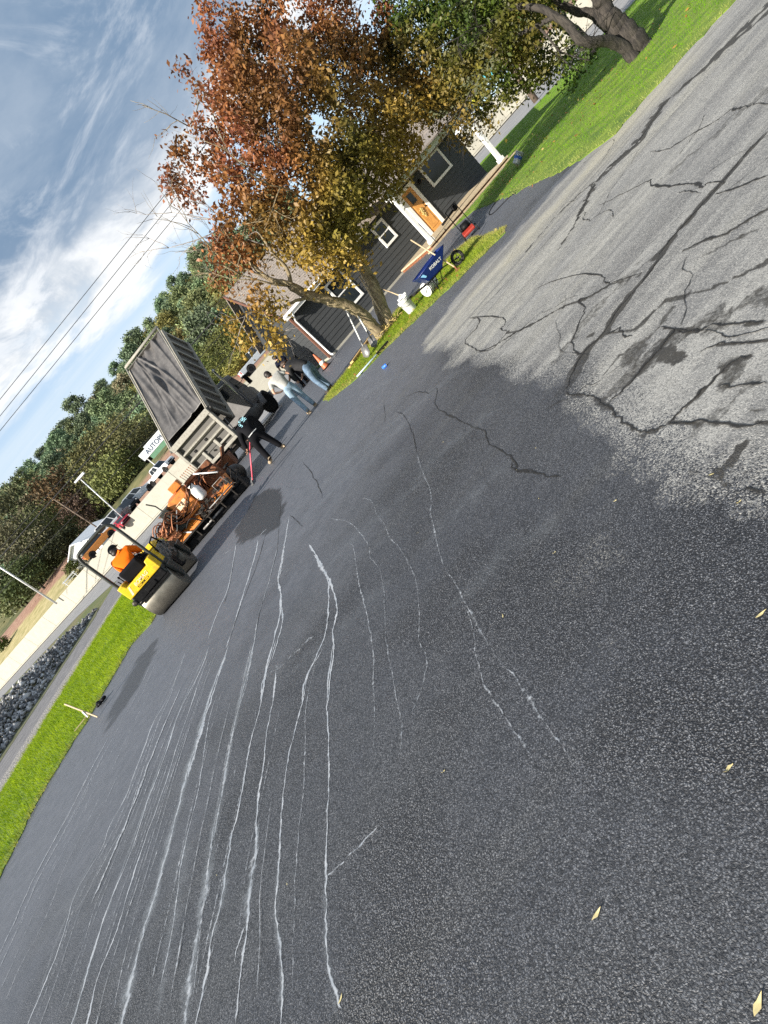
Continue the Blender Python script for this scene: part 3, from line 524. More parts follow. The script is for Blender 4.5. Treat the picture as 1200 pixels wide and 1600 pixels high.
LR = px([(1190, -40), (1150, 0), (1075, 82), (1000, 165), (960, 212), (940, 227), (880, 267), (850, 280), (805, 302), (741, 329)]) + [(9.3, 21.6), (12.6, 22.0), (14.0, 26.0), (13.6, 31), (20.6, 38.2), (22.1, 35.2), (23.8, 31.4), (29.5, 24), (40, 16), (30, -2), (12, 4)]
LH = [(3.2, 25.4), (13.5, 27), (13.2, 31), (3.0, 31), (2.9, 27)]
def ragged(poly, amp=.045, step=.16):
    out = []; rr = np.random.default_rng(len(poly))
    for i in range(len(poly)):
        a, c = np.array(poly[i]), np.array(poly[(i + 1) % len(poly)]); l = np.linalg.norm(c - a); n = max(1, min(150, int(l / step)))
        for k in range(n):
            p = a + (c - a) * k / n; p = p + (rr.normal(0, amp, 2) if p[1] < 24 else 0); out.append((float(p[0]), float(p[1])))
    return out
LLr, LIr, LRr = ragged(LL), ragged(LI, .04), ragged(LR, .05)
gy = ((.12, .23, .006), (.42, .52, .022), (.36, .33, .09))
for nm, poly, zz_ in (('left_lawn', LLr, .015), ('island_lawn', LIr, .02), ('right_lawn', LRr, .02), ('back_lawn', LH, .01)): sheet(nm, poly, zz_, 'lawn', thick=.05)
def edge_fade(poly, w): return lambda p: np.clip(1 - poly_sd(p, poly) / w, 0, 1) * (.25 + .75 * vnoise(p, 2.5, 5, 3))
tag(grass('left_grass', LL, 90000, .012, .04, .11, .006, gy, 11, edge_fade(LL, .22)), kind='stuff')
tag(grass('island_grass', LI, 34000, .015, .02, .075, .005, ((.12, .20, .012), (.36, .42, .04), (.44, .38, .13)), 12, edge_fade(LI, .55)), kind='stuff')
tag(grass('right_grass', LR, 150000, .015, .02, .06, .006, ((.07, .20, .005), (.20, .38, .012), (.42, .38, .16)), 13, lambda p: np.clip(1 - poly_sd(p, LR) / .9, 0, 1) * (p[:, 1] < 15) * .75), kind='stuff')
tag(grass('back_grass', LH, 7000, .008, .03, .09, .01, gy, 14), kind='stuff')

r = np.random.default_rng(77); k = 900
lp_ = np.concatenate([r.normal((4.6, 15.2), (1.6, 1.6), (k // 2, 2)), r.normal((11.5, 17.5), (2.6, 2.6), (k // 2, 2))]); lp_ = lp_[(poly_sd(lp_, LI) > 0) | (poly_sd(lp_, LR) > -.25)]; k = len(lp_); a = r.uniform(0, 6.28, k); sz = r.uniform(.025, .05, k); z_ = r.uniform(.035, .075, k)
u2 = np.stack([np.cos(a), np.sin(a), r.normal(0, .3, k)], 1) * sz[:, None]; w2 = np.stack([-np.sin(a), np.cos(a), r.normal(0, .3, k)], 1) * sz[:, None] * .55; c0_ = np.column_stack([lp_, z_])
lcol = np.array([(.36, .22, .05), (.30, .12, .04), (.42, .34, .12)])[r.integers(0, 3, k)]; lcol = np.concatenate([np.repeat(lcol, 4, 0), np.ones((4 * k, 1))], 1)
tag(np_mesh('leaf_litter', np.stack([c0_ - u2, c0_ + w2, c0_ + u2, c0_ - w2], 1).reshape(-1, 3), np.arange(4 * k).reshape(-1, 4), 'leaf', None, dict(tint=('FLOAT_COLOR', lcol))), kind='stuff')
# ------------------------------------------------------------------ rubble heap
r = np.random.default_rng(5)
HP = [(-18.6, 5), (-14.6, 5), (-14.2, 14), (-14.0, 22), (-14.1, 29), (-14.6, 34), (-16.2, 30), (-18.4, 20)]
p = r.uniform((-18.8, 4), (-13.7, 35), (16000, 2)); ds = poly_sd(p, HP); p = p[ds > 0]; ds = ds[ds > 0]; k = len(p)
zb = np.clip(ds * .55, 0, .85) + r.normal(0, .04, k); s_ = r.uniform(.05, .13, k) * np.where(r.random(k) < .08, 1.8, 1)
oct_ = np.array([(1, 0, 0), (0, 1, 0), (-1, 0, 0), (0, -1, 0), (0, 0, 1), (0, 0, -1)], float); of = np.array([(0, 1, 4), (1, 2, 4), (2, 3, 4), (3, 0, 4), (1, 0, 5), (2, 1, 5), (3, 2, 5), (0, 3, 5)])
ang = r.uniform(0, 2 * PI, k); ca, sa = np.cos(ang), np.sin(ang); sc3 = s_[:, None, None] * r.uniform(.6, 1.3, (k, 6, 1)) * np.array([1, .8, .7]); vv = oct_[None] * sc3
vx = vv[..., 0] * ca[:, None] - vv[..., 1] * sa[:, None] + vv[..., 2] * .3; vy = vv[..., 0] * sa[:, None] + vv[..., 1] * ca[:, None]
V3 = np.stack([vx + p[:, :1], vy + p[:, 1:], vv[..., 2] + zb[:, None]], 2).reshape(-1, 3); FF = (of[None] + (np.arange(k) * 6)[:, None, None]).reshape(-1, 3)
tag(np_mesh('rubble_heap', V3, FF, 'rock', None, dict(tint=('FLOAT', np.repeat(np.clip(r.beta(1.3, 2.2, k), 0, 1), 6)))), kind='stuff')
b = MB()
n = len(HP); b.add([(x, y, .0) for x, y in HP] + [(-16.3, 9, .75), (-16.2, 20, .75), (-15.2, 28, .4)], [(0, 1, 8), (1, 2, 8), (2, 3, 9, 8), (3, 4, 10, 9), (4, 5, 10), (5, 6, 10), (6, 7, 9, 10), (7, 0, 8, 9)])
tag(b.build('rubble_core', 'moss'), kind='structure')

# ------------------------------------------------------------------ retaining wall, bank, hill
WT = 2.12
def wall_pt(s):                    # point at arc length s from the left end
    for i in range(len(WALL) - 1):
        a, c = Vector(WALL[i]), Vector(WALL[i + 1]); l = (c - a).length
        if s <= l or i == len(WALL) - 2: return a + (c - a) * (s / l), (c - a).normalized()
        s -= l
tot = sum((Vector(WALL[i + 1]) - Vector(WALL[i])).length for i in range(len(WALL) - 1))
rw = thing('retaining_wall', 'long cream concrete retaining wall running along the far side of the road', 'wall', (WALL[5][0], WALL[5][1], 0))
off = Vector((WALL[5][0], WALL[5][1], 0)); mi_ = Matrix.Translation(-off)
core, foot, cap, rail = MB(), MB(), MB(), MB(); s0 = 0; 
while s0 < tot - 1:
    s1 = min(s0 + 5.6, tot); pn = MB()
    p0, d0 = wall_pt(s0 + .02); p1, d1 = wall_pt(s1 - .02); nrm = Vector((d0.y, -d0.x))
    if nrm.y > 0: nrm = -nrm
    def quad(bb, p, q, n0, n1, z0, z1):
        P0 = [p + nrm * n0, q + nrm * n0, q + nrm * n1, p + nrm * n1]
        bb.hexa([mi_ @ Vector((w.x, w.y, z0)) for w in P0], [mi_ @ Vector((w.x, w.y, z1)) for w in P0])
    quad(pn, p0, p1, -.22, .06, .22, WT); quad(core, p0 - d0 * .03, p1 + d1 * .03, -.2, .0, 0, WT - .03); quad(foot, p0 - d0 * .02, p1 + d1 * .02, -.1, .30, 0, .2)
    quad(rail, p0 - d0 * .02, p1 + d1 * .02, .305, .36, 0, .06)
    pn.build('wall_panel', 'concrete', rw); s0 = s1
core.build('backing', 'bed_dark', rw); foot.build('footing', 'concrete', rw); rail.build('gutter', 'black', rw)
# bank behind the wall, then the wooded hill
def hill_z(x, y):
    x = np.asarray(x, float); y = np.asarray(y, float)
    t = np.clip((y - 118) / 150, 0, 1); t = t * t * (3 - 2 * t); w = np.array(WALL); d = y - np.interp(x, w[:, 0], w[:, 1]); st = np.interp(x, [-32, -25, -10, 5], [1.5, 12, 8, 7])
    return 2.0 + np.clip((d - st) * .21, 0, 3.1) * np.interp(x, [-20, 0, 25], [1, .7, .3]) + 29 * t + 3.0 * np.sin(x * .03 + 1) * t + 2 * np.sin(x * .071) * t
gx = np.linspace(-230, 230, 93); ts = np.linspace(0, 1, 60); wp = np.array(WALL); wy = np.interp(gx, wp[:, 0], wp[:, 1], left=130, right=20); wy = np.where(gx < -80, 97 + (-80 - gx) * .55, wy); wy = np.where(gx > 66, np.maximum(38 - (gx - 66) * .6, -60), wy)
HX, HT = np.meshgrid(gx, ts); HY = wy[None] + .15 + HT ** 1.4 * (330 - wy[None]); HZ = hill_z(HX, HY); HZ[0] = WT - .12; HZ[1] = np.minimum(HZ[1], WT - .05)
ii = np.arange(60 * 93).reshape(60, 93)
q = MT('bank'); sx_ = q.n('ShaderNodeSeparateXYZ'); q.L.new(q.coord(), sx_.inputs[0]); n_ = q.noise(.35, 6, .65); dist = q.math('ADD', q.attr('back'), q.math('MULTIPLY', q.math('SUBTRACT', n_, .5), 5.0))
grs = q.mix(q.mr(q.noise(.9, 6, .7), .3, .7), (.22, .20, .07), (.42, .35, .18)); soil = q.mix(q.mr(q.noise(1.4, 6, .7), .35, .65), (.21, .105, .075), (.33, .21, .14)); under = q.mix(q.mr(n_, .35, .65), (.05, .065, .015), (.17, .155, .06))
cc_ = q.mix(q.mr(dist, 8.5, 10.5), grs, soil); cc_ = q.mix(q.mr(dist, 17, 21), cc_, under); q.set(cc_, .95); MAT['bank'] = q.m
tag(np_mesh('hillside', np.stack([HX.ravel(), HY.ravel(), HZ.ravel()], 1), np.stack([ii[:-1, :-1].ravel(), ii[:-1, 1:].ravel(), ii[1:, 1:].ravel(), ii[1:, :-1].ravel()], 1), 'bank', None, dict(back=('FLOAT', (HY - wy[None]).ravel())), True), kind='structure')
sheet('parking_lot', [(-22, 65.6), (-12, 61.2), (1.2, 57.2), (15, 56.2), (30, 55.2), (40, 52.2), (52, 46.6), (60, 60), (40, 66), (10, 68), (-10, 72), (-24, 78)], WT + .03, 'old_road', thick=.5)

# ------------------------------------------------------------------ trees
def leaves(name, cl, per, spread, size, colfn, parent, seed, mt='leaf', flat=.75, droop=.0):
    """cl: cluster centres (n,3); leaf quads scattered round each"""
    r = np.random.default_rng(seed); n = len(cl); k = n * per
    c = np.repeat(cl, per, 0); o = r.normal(0, 1, (k, 3)) * spread * np.array([1, 1, flat]); o[:, 2] -= droop * np.abs(r.normal(0, 1, k)); p = c + o
    a = r.normal(0, 1, (k, 3)); a[:, 2] -= .5 * (droop > 0); a /= np.linalg.norm(a, axis=1)[:, None]; w = r.normal(0, 1, (k, 3)); w -= a * (a * w).sum(1)[:, None]; w /= np.linalg.norm(w, axis=1)[:, None]
    s = size * r.uniform(.45, 1.5, k)[:, None]
    v = np.stack([p - a * s, p + w * s * .55 - a * s * .1, p + a * s, p - w * s * .55 - a * s * .1], 1).reshape(-1, 3)
    col = colfn(p, np.repeat(np.arange(n), per), r); col = np.concatenate([np.repeat(np.clip(col, 0, 1), 4, 0), np.ones((4 * k, 1))], 1)
    return np_mesh(name, v, np.arange(4 * k).reshape(-1, 4), mt, parent, dict(tint=('FLOAT_COLOR', col)))
def bark_mat(name, c1, c2_):
    q = MT(name); v_ = q.coord((9, 9, 1.6)); n_ = q.noise(1.5, 7, .7, v_, 1.0); q.set(q.mix(q.mr(n_, .35, .65), c1, c2_), .9); q.bump(n_, .9, .04); MAT[name] = q.m
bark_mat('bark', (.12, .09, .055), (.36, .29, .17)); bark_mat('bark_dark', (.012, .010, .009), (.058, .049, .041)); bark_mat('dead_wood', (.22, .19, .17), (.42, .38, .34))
def limb(b, pts, r0, r1, n=9, seg=5, wob=.0):
    pp = smooth_path(pts, seg); rr = [r0 + (r1 - r0) * (i / (len(pp) - 1)) ** .8 for i in range(len(pp))]
    pp = [q + Vector((random.uniform(-1, 1), random.uniform(-1, 1), random.uniform(-1, 1))) * wob * rr[i] for i, q in enumerate(pp)]
    b.tube(pp, rr, n)
def twigs(b, start, dirv, length, r, depth, spread=.6, n=3, up=.0):
    d = Vector(dirv).normalized(); p = Vector(start); pts = [p.copy()]
    for i in range(4):
        d = (d + Vector((random.gauss(0, .16), random.gauss(0, .16), random.gauss(0, .16) + up))).normalized(); p = p + d * length / 4; pts.append(p.copy())
    b.tube(pts, [r * (1 - .17 * i) for i in range(5)], 5 if depth else 4)
    if depth > 0:
        for i in range(n):
            j = random.randint(1, 4); nd = (d + Vector((random.gauss(0, spread), random.gauss(0, spread), random.gauss(0, spread)))).normalized()
            twigs(b, pts[j], nd, length * random.uniform(.5, .75), r * .55, depth - 1, spread, n, up)
def clusters(blobs, dens, seed):
    r = np.random.default_rng(seed); out = []
    for (x, y, z, rad, *e) in blobs:
        n = max(2, int(dens * rad ** 2.0)); d = r.normal(0, 1, (n, 3)); d /= np.linalg.norm(d, axis=1)[:, None]; rr = rad * r.uniform(.35, 1.0, n) ** .6
        out.append(np.array([x, y, z]) + d * rr[:, None] * np.array([1, 1.05, .9]))
    return np.concatenate(out)
# big maple on the island: origin at its base
bx, by = 3.85, 15.75
t1 = thing('maple_tree', 'twin-trunk maple with red, orange and yellow autumn leaves on the grass island', 'tree', (bx, by, 0))
def rel(px_, py_, Y_): v = AT(px_, py_, Y_); return v - Vector((bx, by, 0))
tb = MB()
limb(tb, [rel(612, 517, 15.75) + Vector((0, 0, -.1)), rel(600, 490, 15.85), rel(582, 445, 16.0), rel(566, 415, 16.1), rel(548, 375, 16.2), rel(530, 330, 16.3), rel(500, 270, 16.4), rel(480, 190, 16.5)], .23, .06, 12, 6, .12)
limb(tb, [rel(592, 520, 15.7) + Vector((0, 0, -.1)), rel(575, 500, 15.6), rel(548, 480, 15.4), rel(510, 468, 15.2), rel(478, 460, 15.1), rel(455, 447, 15.0)], .17, .105, 11, 6, .15)
limb(tb, [rel(478, 460, 15.1), rel(450, 443, 15.0), rel(425, 438, 15.0), rel(400, 420, 15.1), rel(380, 395, 15.2), rel(370, 375, 15.3), rel(352, 345, 15.4)], .085, .02, 8, 5, .15)
limb(tb, [rel(455, 447, 15.0), rel(448, 420, 14.8), rel(430, 400, 14.7), rel(420, 385, 14.7), rel(405, 365, 14.7)], .06, .02, 8, 5, .15)
limb(tb, [rel(490, 463, 15.15), rel(462, 470, 14.9), rel(440, 480, 14.7), rel(410, 484, 14.6), rel(385, 490, 14.6)], .055, .012, 7, 5, .2)
limb(tb, [rel(566, 415, 16.1), rel(540, 370, 15.7), rel(510, 345, 15.4), rel(490, 322, 15.2), rel(460, 318, 15.1), rel(420, 325, 15.0)], .11, .02, 8, 5, .15)
limb(tb, [rel(510, 345, 15.4), rel(520, 310, 15.5), rel(505, 270, 15.5), rel(490, 230, 15.6), rel(460, 150, 15.8)], .07, .02, 7, 5, .15)
limb(tb, [rel(548, 375, 16.2), rel(560, 330, 16.3), rel(575, 270, 16.4), rel(590, 200, 16.5), rel(600, 120, 16.6)], .09, .02, 7, 5, .15)
limb(tb, [rel(530, 330, 16.3), rel(470, 270, 16.6), rel(400, 220, 16.8), rel(340, 150, 17)], .07, .015, 7, 5, .15)
for a_, c_ in (((455, 447, 15), (-.5, -.2, .6)), ((425, 438, 15), (-.3, .1, .8)), ((470, 270, 16.6), (-.5, 0, .5)), ((575, 270, 16.4), (.5, 0, .7)), ((505, 270, 15.5), (-.2, -.3, .8)), ((590, 200, 16.5), (.4, .1, .8)), ((490, 322, 15.2), (-.2, -.4, .4)), ((400, 220, 16.8), (-.3, .1, .5))):
    twigs(tb, rel(*a_), c_, 1.7, .03, 3, .55, 3)
tb.build('trunk', 'bark', t1, True)
db = MB()
random.seed(21)
for a_, d_, l_, r_ in (((352, 345, 15.4), (-.55, .1, .75), 1.3, .018), ((345, 358, 15.3), (-.75, .0, .45), 1.3, .018), ((365, 378, 15.3), (-.9, -.1, .25), 1.2, .016), ((378, 392, 15.2), (-.95, 0, .0), 1.1, .014), ((350, 345, 15.4), (-.3, -.1, .9), 1.0, .014)):
    twigs(db, rel(*a_), d_, l_, r_, 3, .5, 3)
limb(db, [rel(405, 365, 14.7), rel(398, 362, 14.7), rel(384, 372, 14.7)], .014, .006, 5, 3)
limb(db, [rel(420, 385, 14.7), rel(405, 380, 14.7), rel(384, 373, 14.7)], .016, .006, 5, 3)
limb(db, [rel(430, 400, 14.7), rel(420, 408, 14.6), rel(408, 412, 14.6)], .014, .006, 5, 3)
for a_, d_ in (((385, 490, 14.6), (-.8, 0, -.2)), ((400, 487, 14.6), (-.6, -.2, .3)), ((410, 484, 14.6), (-.2, 0, -.7))): twigs(db, rel(*a_), d_, .7, .012, 2, .5, 3)
db.build('dead_branches', 'dead_wood', t1, True)
# crown blobs read from the photograph, then given a depth
def B(px_, py_, Y_, rad): v = rel(px_, py_, Y_); return (v.x, v.y, v.z, rad)
blobs = [B(285, 265, 16.3, .55), B(300, 220, 16.5, .6), B(330, 110, 16.5, .8), B(345, 40, 16.6, .6), B(370, 150, 15.6, 1.0), B(350, 200, 16, .8), B(400, 70, 16.5, 1.0), B(430, 10, 16.6, .9), B(450, 120, 15.2, 1.1), B(420, 215, 15.2, 1.0), B(350, 330, 15.2, .35), B(378, 368, 15, .38), B(350, 398, 15.2, .42), B(412, 330, 15, .5), B(440, 312, 15, .55), B(398, 395, 15.0, .3), B(350, 270, 15.6, .6), B(395, 290, 15.4, .8),
         B(480, 60, 16.8, 1.0), B(520, 110, 16.6, 1.1), B(510, 200, 15.4, 1.1), B(460, 280, 15.0, .9), B(540, 260, 15.4, 1.0), B(445, 345, 14.8, .65), B(462, 372, 14.9, .4), B(430, 375, 15.0, .3), B(500, 372, 15.0, .55), B(540, 345, 15.3, .6), B(400, 340, 15.0, .55), B(590, 190, 16.2, 1.1), B(600, 100, 17, 1.0), B(560, 50, 17, .9), B(500, 340, 14.9, .7), B(488, 388, 14.6, .5), B(518, 380, 14.7, .55), B(520, 315, 15.2, .75),
         B(575, 245, 15.6, .8), B(625, 195, 16.2, .75), B(640, 150, 16.8, .9), B(558, 395, 15.3, .25), B(496, 425, 14.5, .3), B(522, 425, 14.5, .3), B(345, 395, 15.2, .35), B(352, 350, 15.3, .35), B(398, 478, 14.6, .18), B(422, 500, 14.6, .14), B(360, 500, 15, .22), B(421, 528, 14.6, .13), B(375, 528, 15, .2), B(430, 462, 14.7, .2), B(612, 275, 15.8, .45), B(645, 228, 16.3, .45), B(575, 310, 15.6, .45), B(500, 20, 17, .8),
         B(300, 300, 16, .3), B(340, 440, 15.3, .2), B(390, 445, 14.7, .2), B(535, 310, 16.8, .8), B(590, 215, 17.2, .9), B(520, 280, 17.4, 1.1), B(430, 180, 17.6, 1.1), B(380, 100, 17.6, .9), B(580, 120, 18, 1.1)]
cl = clusters(blobs, 25, 31)
def maple_col(p, ci, r):
    gc = rel(548, 318, 15.8); gd = np.exp(-((p[:, 0] - gc.x) ** 2 / 1.6 + (p[:, 2] - gc.z) ** 2 / 1.3))
    red = np.clip((p[:, 2] - 3.0) / 2.2 + (-.6 - p[:, 0]) * .03 + vnoise(p[:, [0, 2]], .9, 6, 3) * 1.3 - .62 - gd * .8, 0, 1)[:, None]
    rc = np.random.default_rng(3).random((len(cl), 1))[ci]; g = np.clip(vnoise(p[:, [0, 2]], .7, 8, 3) * 1.8 - .72 + gd * .75 + (p[:, 1] > 1.0) * .25, 0, 1)[:, None]
    lo = np.clip((3.9 - p[:, 2]) / 1.6, 0, 1)[:, None]; yel = np.array([.27, .18, .035]) * (1 + .35 * lo); orr = np.array([.33, .13, .042]); rd = np.array([.215, .07, .038]); gr = np.array([.06, .075, .014]) * (1 + .9 * lo)
    c = yel * (1 - red) + (orr * rc + rd * (1 - rc)) * red; c = c * (1 - g * .85) + gr * g * .85
    return c * r.uniform(.6, 1.35, (len(p), 1))
leaves('crown', cl, 84, .145, .053, maple_col, t1, 32, flat=.85, droop=.16)
# second tree on the right lawn
bx, by = 12.2, 14.2
t2 = thing('old_shade_tree', 'old tree with a gnarled leaning trunk and low green branches on the right lawn', 'tree', (bx, by, 0))
tb = MB(); random.seed(5)
limb(tb, [rel(1000, 82, 14.2) + Vector((0, 0, -.15)), rel(985, 62, 14.2), rel(962, 40, 14.25), rel(945, 15, 14.3), rel(935, -10, 14.3), rel(915, -80, 14.5), rel(890, -160, 14.8)], .33, .14, 13, 6, .2)
limb(tb, [rel(990, 90, 14.1) + Vector((0, 0, -.1)), rel(975, 75, 14.1), rel(950, 64, 14.0), rel(925, 66, 13.9), rel(905, 62, 13.9), rel(888, 40, 14.0), rel(868, 25, 14.1), rel(840, 12, 14.3), rel(805, 12, 14.6), rel(780, 30, 14.9)], .15, .06, 11, 6, .12)
limb(tb, [rel(968, 45, 14.2), rel(945, 38, 14.4), rel(925, 22, 14.6), rel(900, 18, 14.8), rel(870, 2, 15), rel(830, -20, 15.3)], .15, .06, 10, 6, .15)
limb(tb, [rel(868, 25, 14.1), rel(840, 40, 14.4), rel(800, 60, 14.8), rel(760, 90, 15.2), rel(730, 120, 15.5)], .07, .015, 8, 5, .1)
limb(tb, [rel(915, -80, 14.5), rel(850, -60, 14.8), rel(780, -50, 15), rel(700, -20, 15.5)], .12, .03, 8, 5, .1)
for a_, c_ in (((805, 12, 14.6), (-.6, .2, .4)), ((830, -20, 15.3), (-.5, .1, .6)), ((760, 90, 15.2), (-.7, .2, -.1)), ((700, -20, 15.5), (-.6, 0, .3)), ((840, 40, 14.4), (-.2, -.2, -.6))): twigs(tb, rel(*a_), c_, 1.5, .03, 3, .55, 3)
tb.build('trunk', 'bark_dark', t2, True)  # bark colour lowered to carry the shade of the crown above
blobs = [B(650, 30, 16, .9), B(700, 60, 15.6, .9), B(660, 100, 16, .8), B(720, 130, 15.6, .8), B(760, 60, 15.2, .9), B(700, 175, 16, .6), B(740, 190, 16.2, .45), B(765, 165, 16, .45), B(790, 110, 15.3, .65), B(800, 60, 15, .6), B(640, -30, 16, 1.0), B(720, -40, 15.4, 1.2), B(800, -50, 15, 1.2), B(880, -90, 14.6, 1.3), B(780, 20, 14.9, .6), B(830, 80, 15.4, .5), B(860, 110, 16, .35), B(890, 75, 15.5, .35), B(895, 118, 16.6, .25), B(870, 70, 15.3, .4), B(820, 120, 15.6, .4),
         B(840, 60, 15.6, .5), B(855, 85, 15.8, .4), B(880, 100, 16.2, .35), B(905, 95, 16.4, .3), B(800, 90, 15.6, .5), B(690, 10, 17, 1.0), B(640, 60, 17.2, .9), B(620, 10, 17, .7), B(750, 0, 16.6, 1.0), B(680, 130, 17, .8), B(950, -180, 14, 1.6), B(850, -200, 15, 1.6), B(725, 215, 16.4, .2), B(790, 150, 15.8, .3)]  # blobs out of view are added for the shadows they cast
cl = clusters(blobs, 26, 41)
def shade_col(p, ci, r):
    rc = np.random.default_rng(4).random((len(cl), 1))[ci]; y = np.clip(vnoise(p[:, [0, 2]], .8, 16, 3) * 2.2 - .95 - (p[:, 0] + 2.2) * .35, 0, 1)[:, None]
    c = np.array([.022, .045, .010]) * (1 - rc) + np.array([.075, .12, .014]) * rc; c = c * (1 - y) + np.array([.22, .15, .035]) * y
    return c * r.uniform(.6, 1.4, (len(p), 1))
leaves('crown', cl, 72, .145, .05, shade_col, t2, 42, flat=.8, droop=.14)
# a third trunk behind it
bx, by = 20.4, 25.6
t3 = thing('dark_tree', 'dark leafy tree standing farther back behind the gnarled tree trunk', 'tree', (bx, by, 0))
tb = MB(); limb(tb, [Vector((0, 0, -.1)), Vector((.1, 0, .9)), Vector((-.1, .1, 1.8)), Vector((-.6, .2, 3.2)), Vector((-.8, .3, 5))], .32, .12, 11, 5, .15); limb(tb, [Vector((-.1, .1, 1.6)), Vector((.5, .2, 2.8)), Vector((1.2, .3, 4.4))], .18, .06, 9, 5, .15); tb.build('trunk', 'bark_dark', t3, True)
cl = clusters([(-.8, 0, 3.6, 1.5), (.8, .3, 4.2, 1.6), (-1.6, -.5, 2.7, 1.0), (0, 0, 5.6, 1.9), (-1.9, 0, 4.9, 1.3), (1.8, 0, 5.6, 1.4), (-.6, -.8, 2.2, .6)], 16, 51)
leaves('crown', cl, 40, .28, .085, shade_col, t3, 52, flat=.8, droop=.12)

# woodland: a few crown meshes shared by every hill tree
def crown_mesh(name, seed, h, w, nb, col, leaf=.27, per=90, mt='far_leaf', dens=None):
    r = np.random.default_rng(seed); cs = []
    for i in range(nb):
        t = r.uniform(.28, 1); a = r.uniform(0, 2 * PI); rad = w * math.sqrt(max(.05, 1 - ((t - .58) / .5) ** 2)) * r.uniform(.2, 1) ** .5; cs.append((rad * math.cos(a), rad * math.sin(a), h * t))
    cs = np.array(cs)
    def cf(p, ci, rr):
        q_ = np.random.default_rng(seed).random((nb, 1))[ci]; return np.array(col) * (.65 + .7 * q_) * rr.uniform(.7, 1.3, (len(p), 1))
    o = leaves(name, cs, per, w * .17, leaf, cf, None, seed + 1, mt, .7); me = o.data; bpy.data.objects.remove(o)
    return me
def tree_tmpl(name, label, cat, group, me, h, tw):
    t = thing(name, label, cat, (0, 0, 0), 0, group); link('crown', me, t); b = MB(); b.tube([(0, 0, -1), (tw * .5, 0, h * .3), (0, tw * .5, h * .65), (0, 0, h * .9)], [tw, tw * .8, tw * .5, tw * .15], 7)
    for k in range(5):
        a = k * 1.3; b.tube([(0, 0, h * (.3 + .08 * k)), (math.cos(a) * h * .16, math.sin(a) * h * .16, h * (.48 + .07 * k))], [tw * .4, tw * .1], 5)
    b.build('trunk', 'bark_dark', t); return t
HC = [((.115, .15, .075), 10.5, 3.9), ((.095, .135, .078), 12, 3.5), ((.135, .16, .07), 9.5, 4.2), ((.12, .11, .035), 9, 3.8), ((.14, .12, .075), 9, 3.4)]  # leaf greens paled and blued: distance haze is put into the colour
tm = []
for i, (c_, h_, w_) in enumerate(HC):
    me = crown_mesh('crown', 60 + i, h_, w_, 46, c_)
    tm.append((tree_tmpl('hill_tree', 'one of the many leafy trees covering the far hillside', 'tree', 'trees covering the far hillside', me, h_, .25), h_))
r = np.random.default_rng(8); spots = []
tries = 0
while len(spots) < 285 and tries < 60000:
    tries += 1; y = r.uniform(118, 285); x = r.uniform(-.50 * y, .27 * y)
    if all((x - a) ** 2 + (y - c) ** 2 > (5.6 + (y - 118) * .013) ** 2 for a, c, *_ in spots): spots.append((x, y))
spots.sort(key=lambda s: s[1])
for i, (x, y) in enumerate(spots):
    k = int(r.choice([0, 1, 2, 3, 4], p=[.34, .28, .2, .11, .07])); s = r.uniform(.66, 1.08) * (1.0 + (y - 118) * .0012)
    if not tm[k][0].get('used'): o = tm[k][0]; o['used'] = 1
    else: o = copy_tree(tm[k][0])
    o.location = (x, y, float(hill_z(np.array(x), np.array(y))) - .3); o.rotation_euler = (0, 0, r.uniform(0, 6.28)); o.scale = (s, s, s * r.uniform(.85, 1.15))
for t, h in tm:
    if t.get('used'): del t['used']
r = np.random.default_rng(14); k = 70000
uy = r.uniform(114, 275, k); ux = r.uniform(-.52, .28, k) * uy; uz = hill_z(ux, uy) + r.uniform(1.5, 7.5, k) * (.5 + vnoise(np.stack([ux, uy], 1), .12, 5, 3)); cp_ = np.stack([ux, uy, uz], 1)
a_ = r.normal(0, 1, (k, 3)); a_ /= np.linalg.norm(a_, axis=1)[:, None]; w_ = r.normal(0, 1, (k, 3)); w_ -= a_ * (a_ * w_).sum(1)[:, None]; w_ /= np.linalg.norm(w_, axis=1)[:, None]; sz_ = r.uniform(.25, .6, k)[:, None]
nz_ = np.clip(vnoise(np.stack([ux, uy], 1), .06, 9, 3) * 2 - .5, 0, 1)[:, None]; uc = (np.array((.10, .135, .07)) * (1 - nz_) + np.array((.15, .15, .06)) * nz_) * r.uniform(.7, 1.3, (k, 1)); uc = np.concatenate([np.repeat(uc, 4, 0), np.ones((4 * k, 1))], 1)  # fill colour averages the haze-tinted hill greens
tag(np_mesh('woodland_understory', np.stack([cp_ - a_ * sz_, cp_ + w_ * sz_ * .6, cp_ + a_ * sz_, cp_ - w_ * sz_ * .6], 1).reshape(-1, 3), np.arange(4 * k).reshape(-1, 4), 'leaf', None, dict(tint=('FLOAT_COLOR', uc))), kind='stuff')
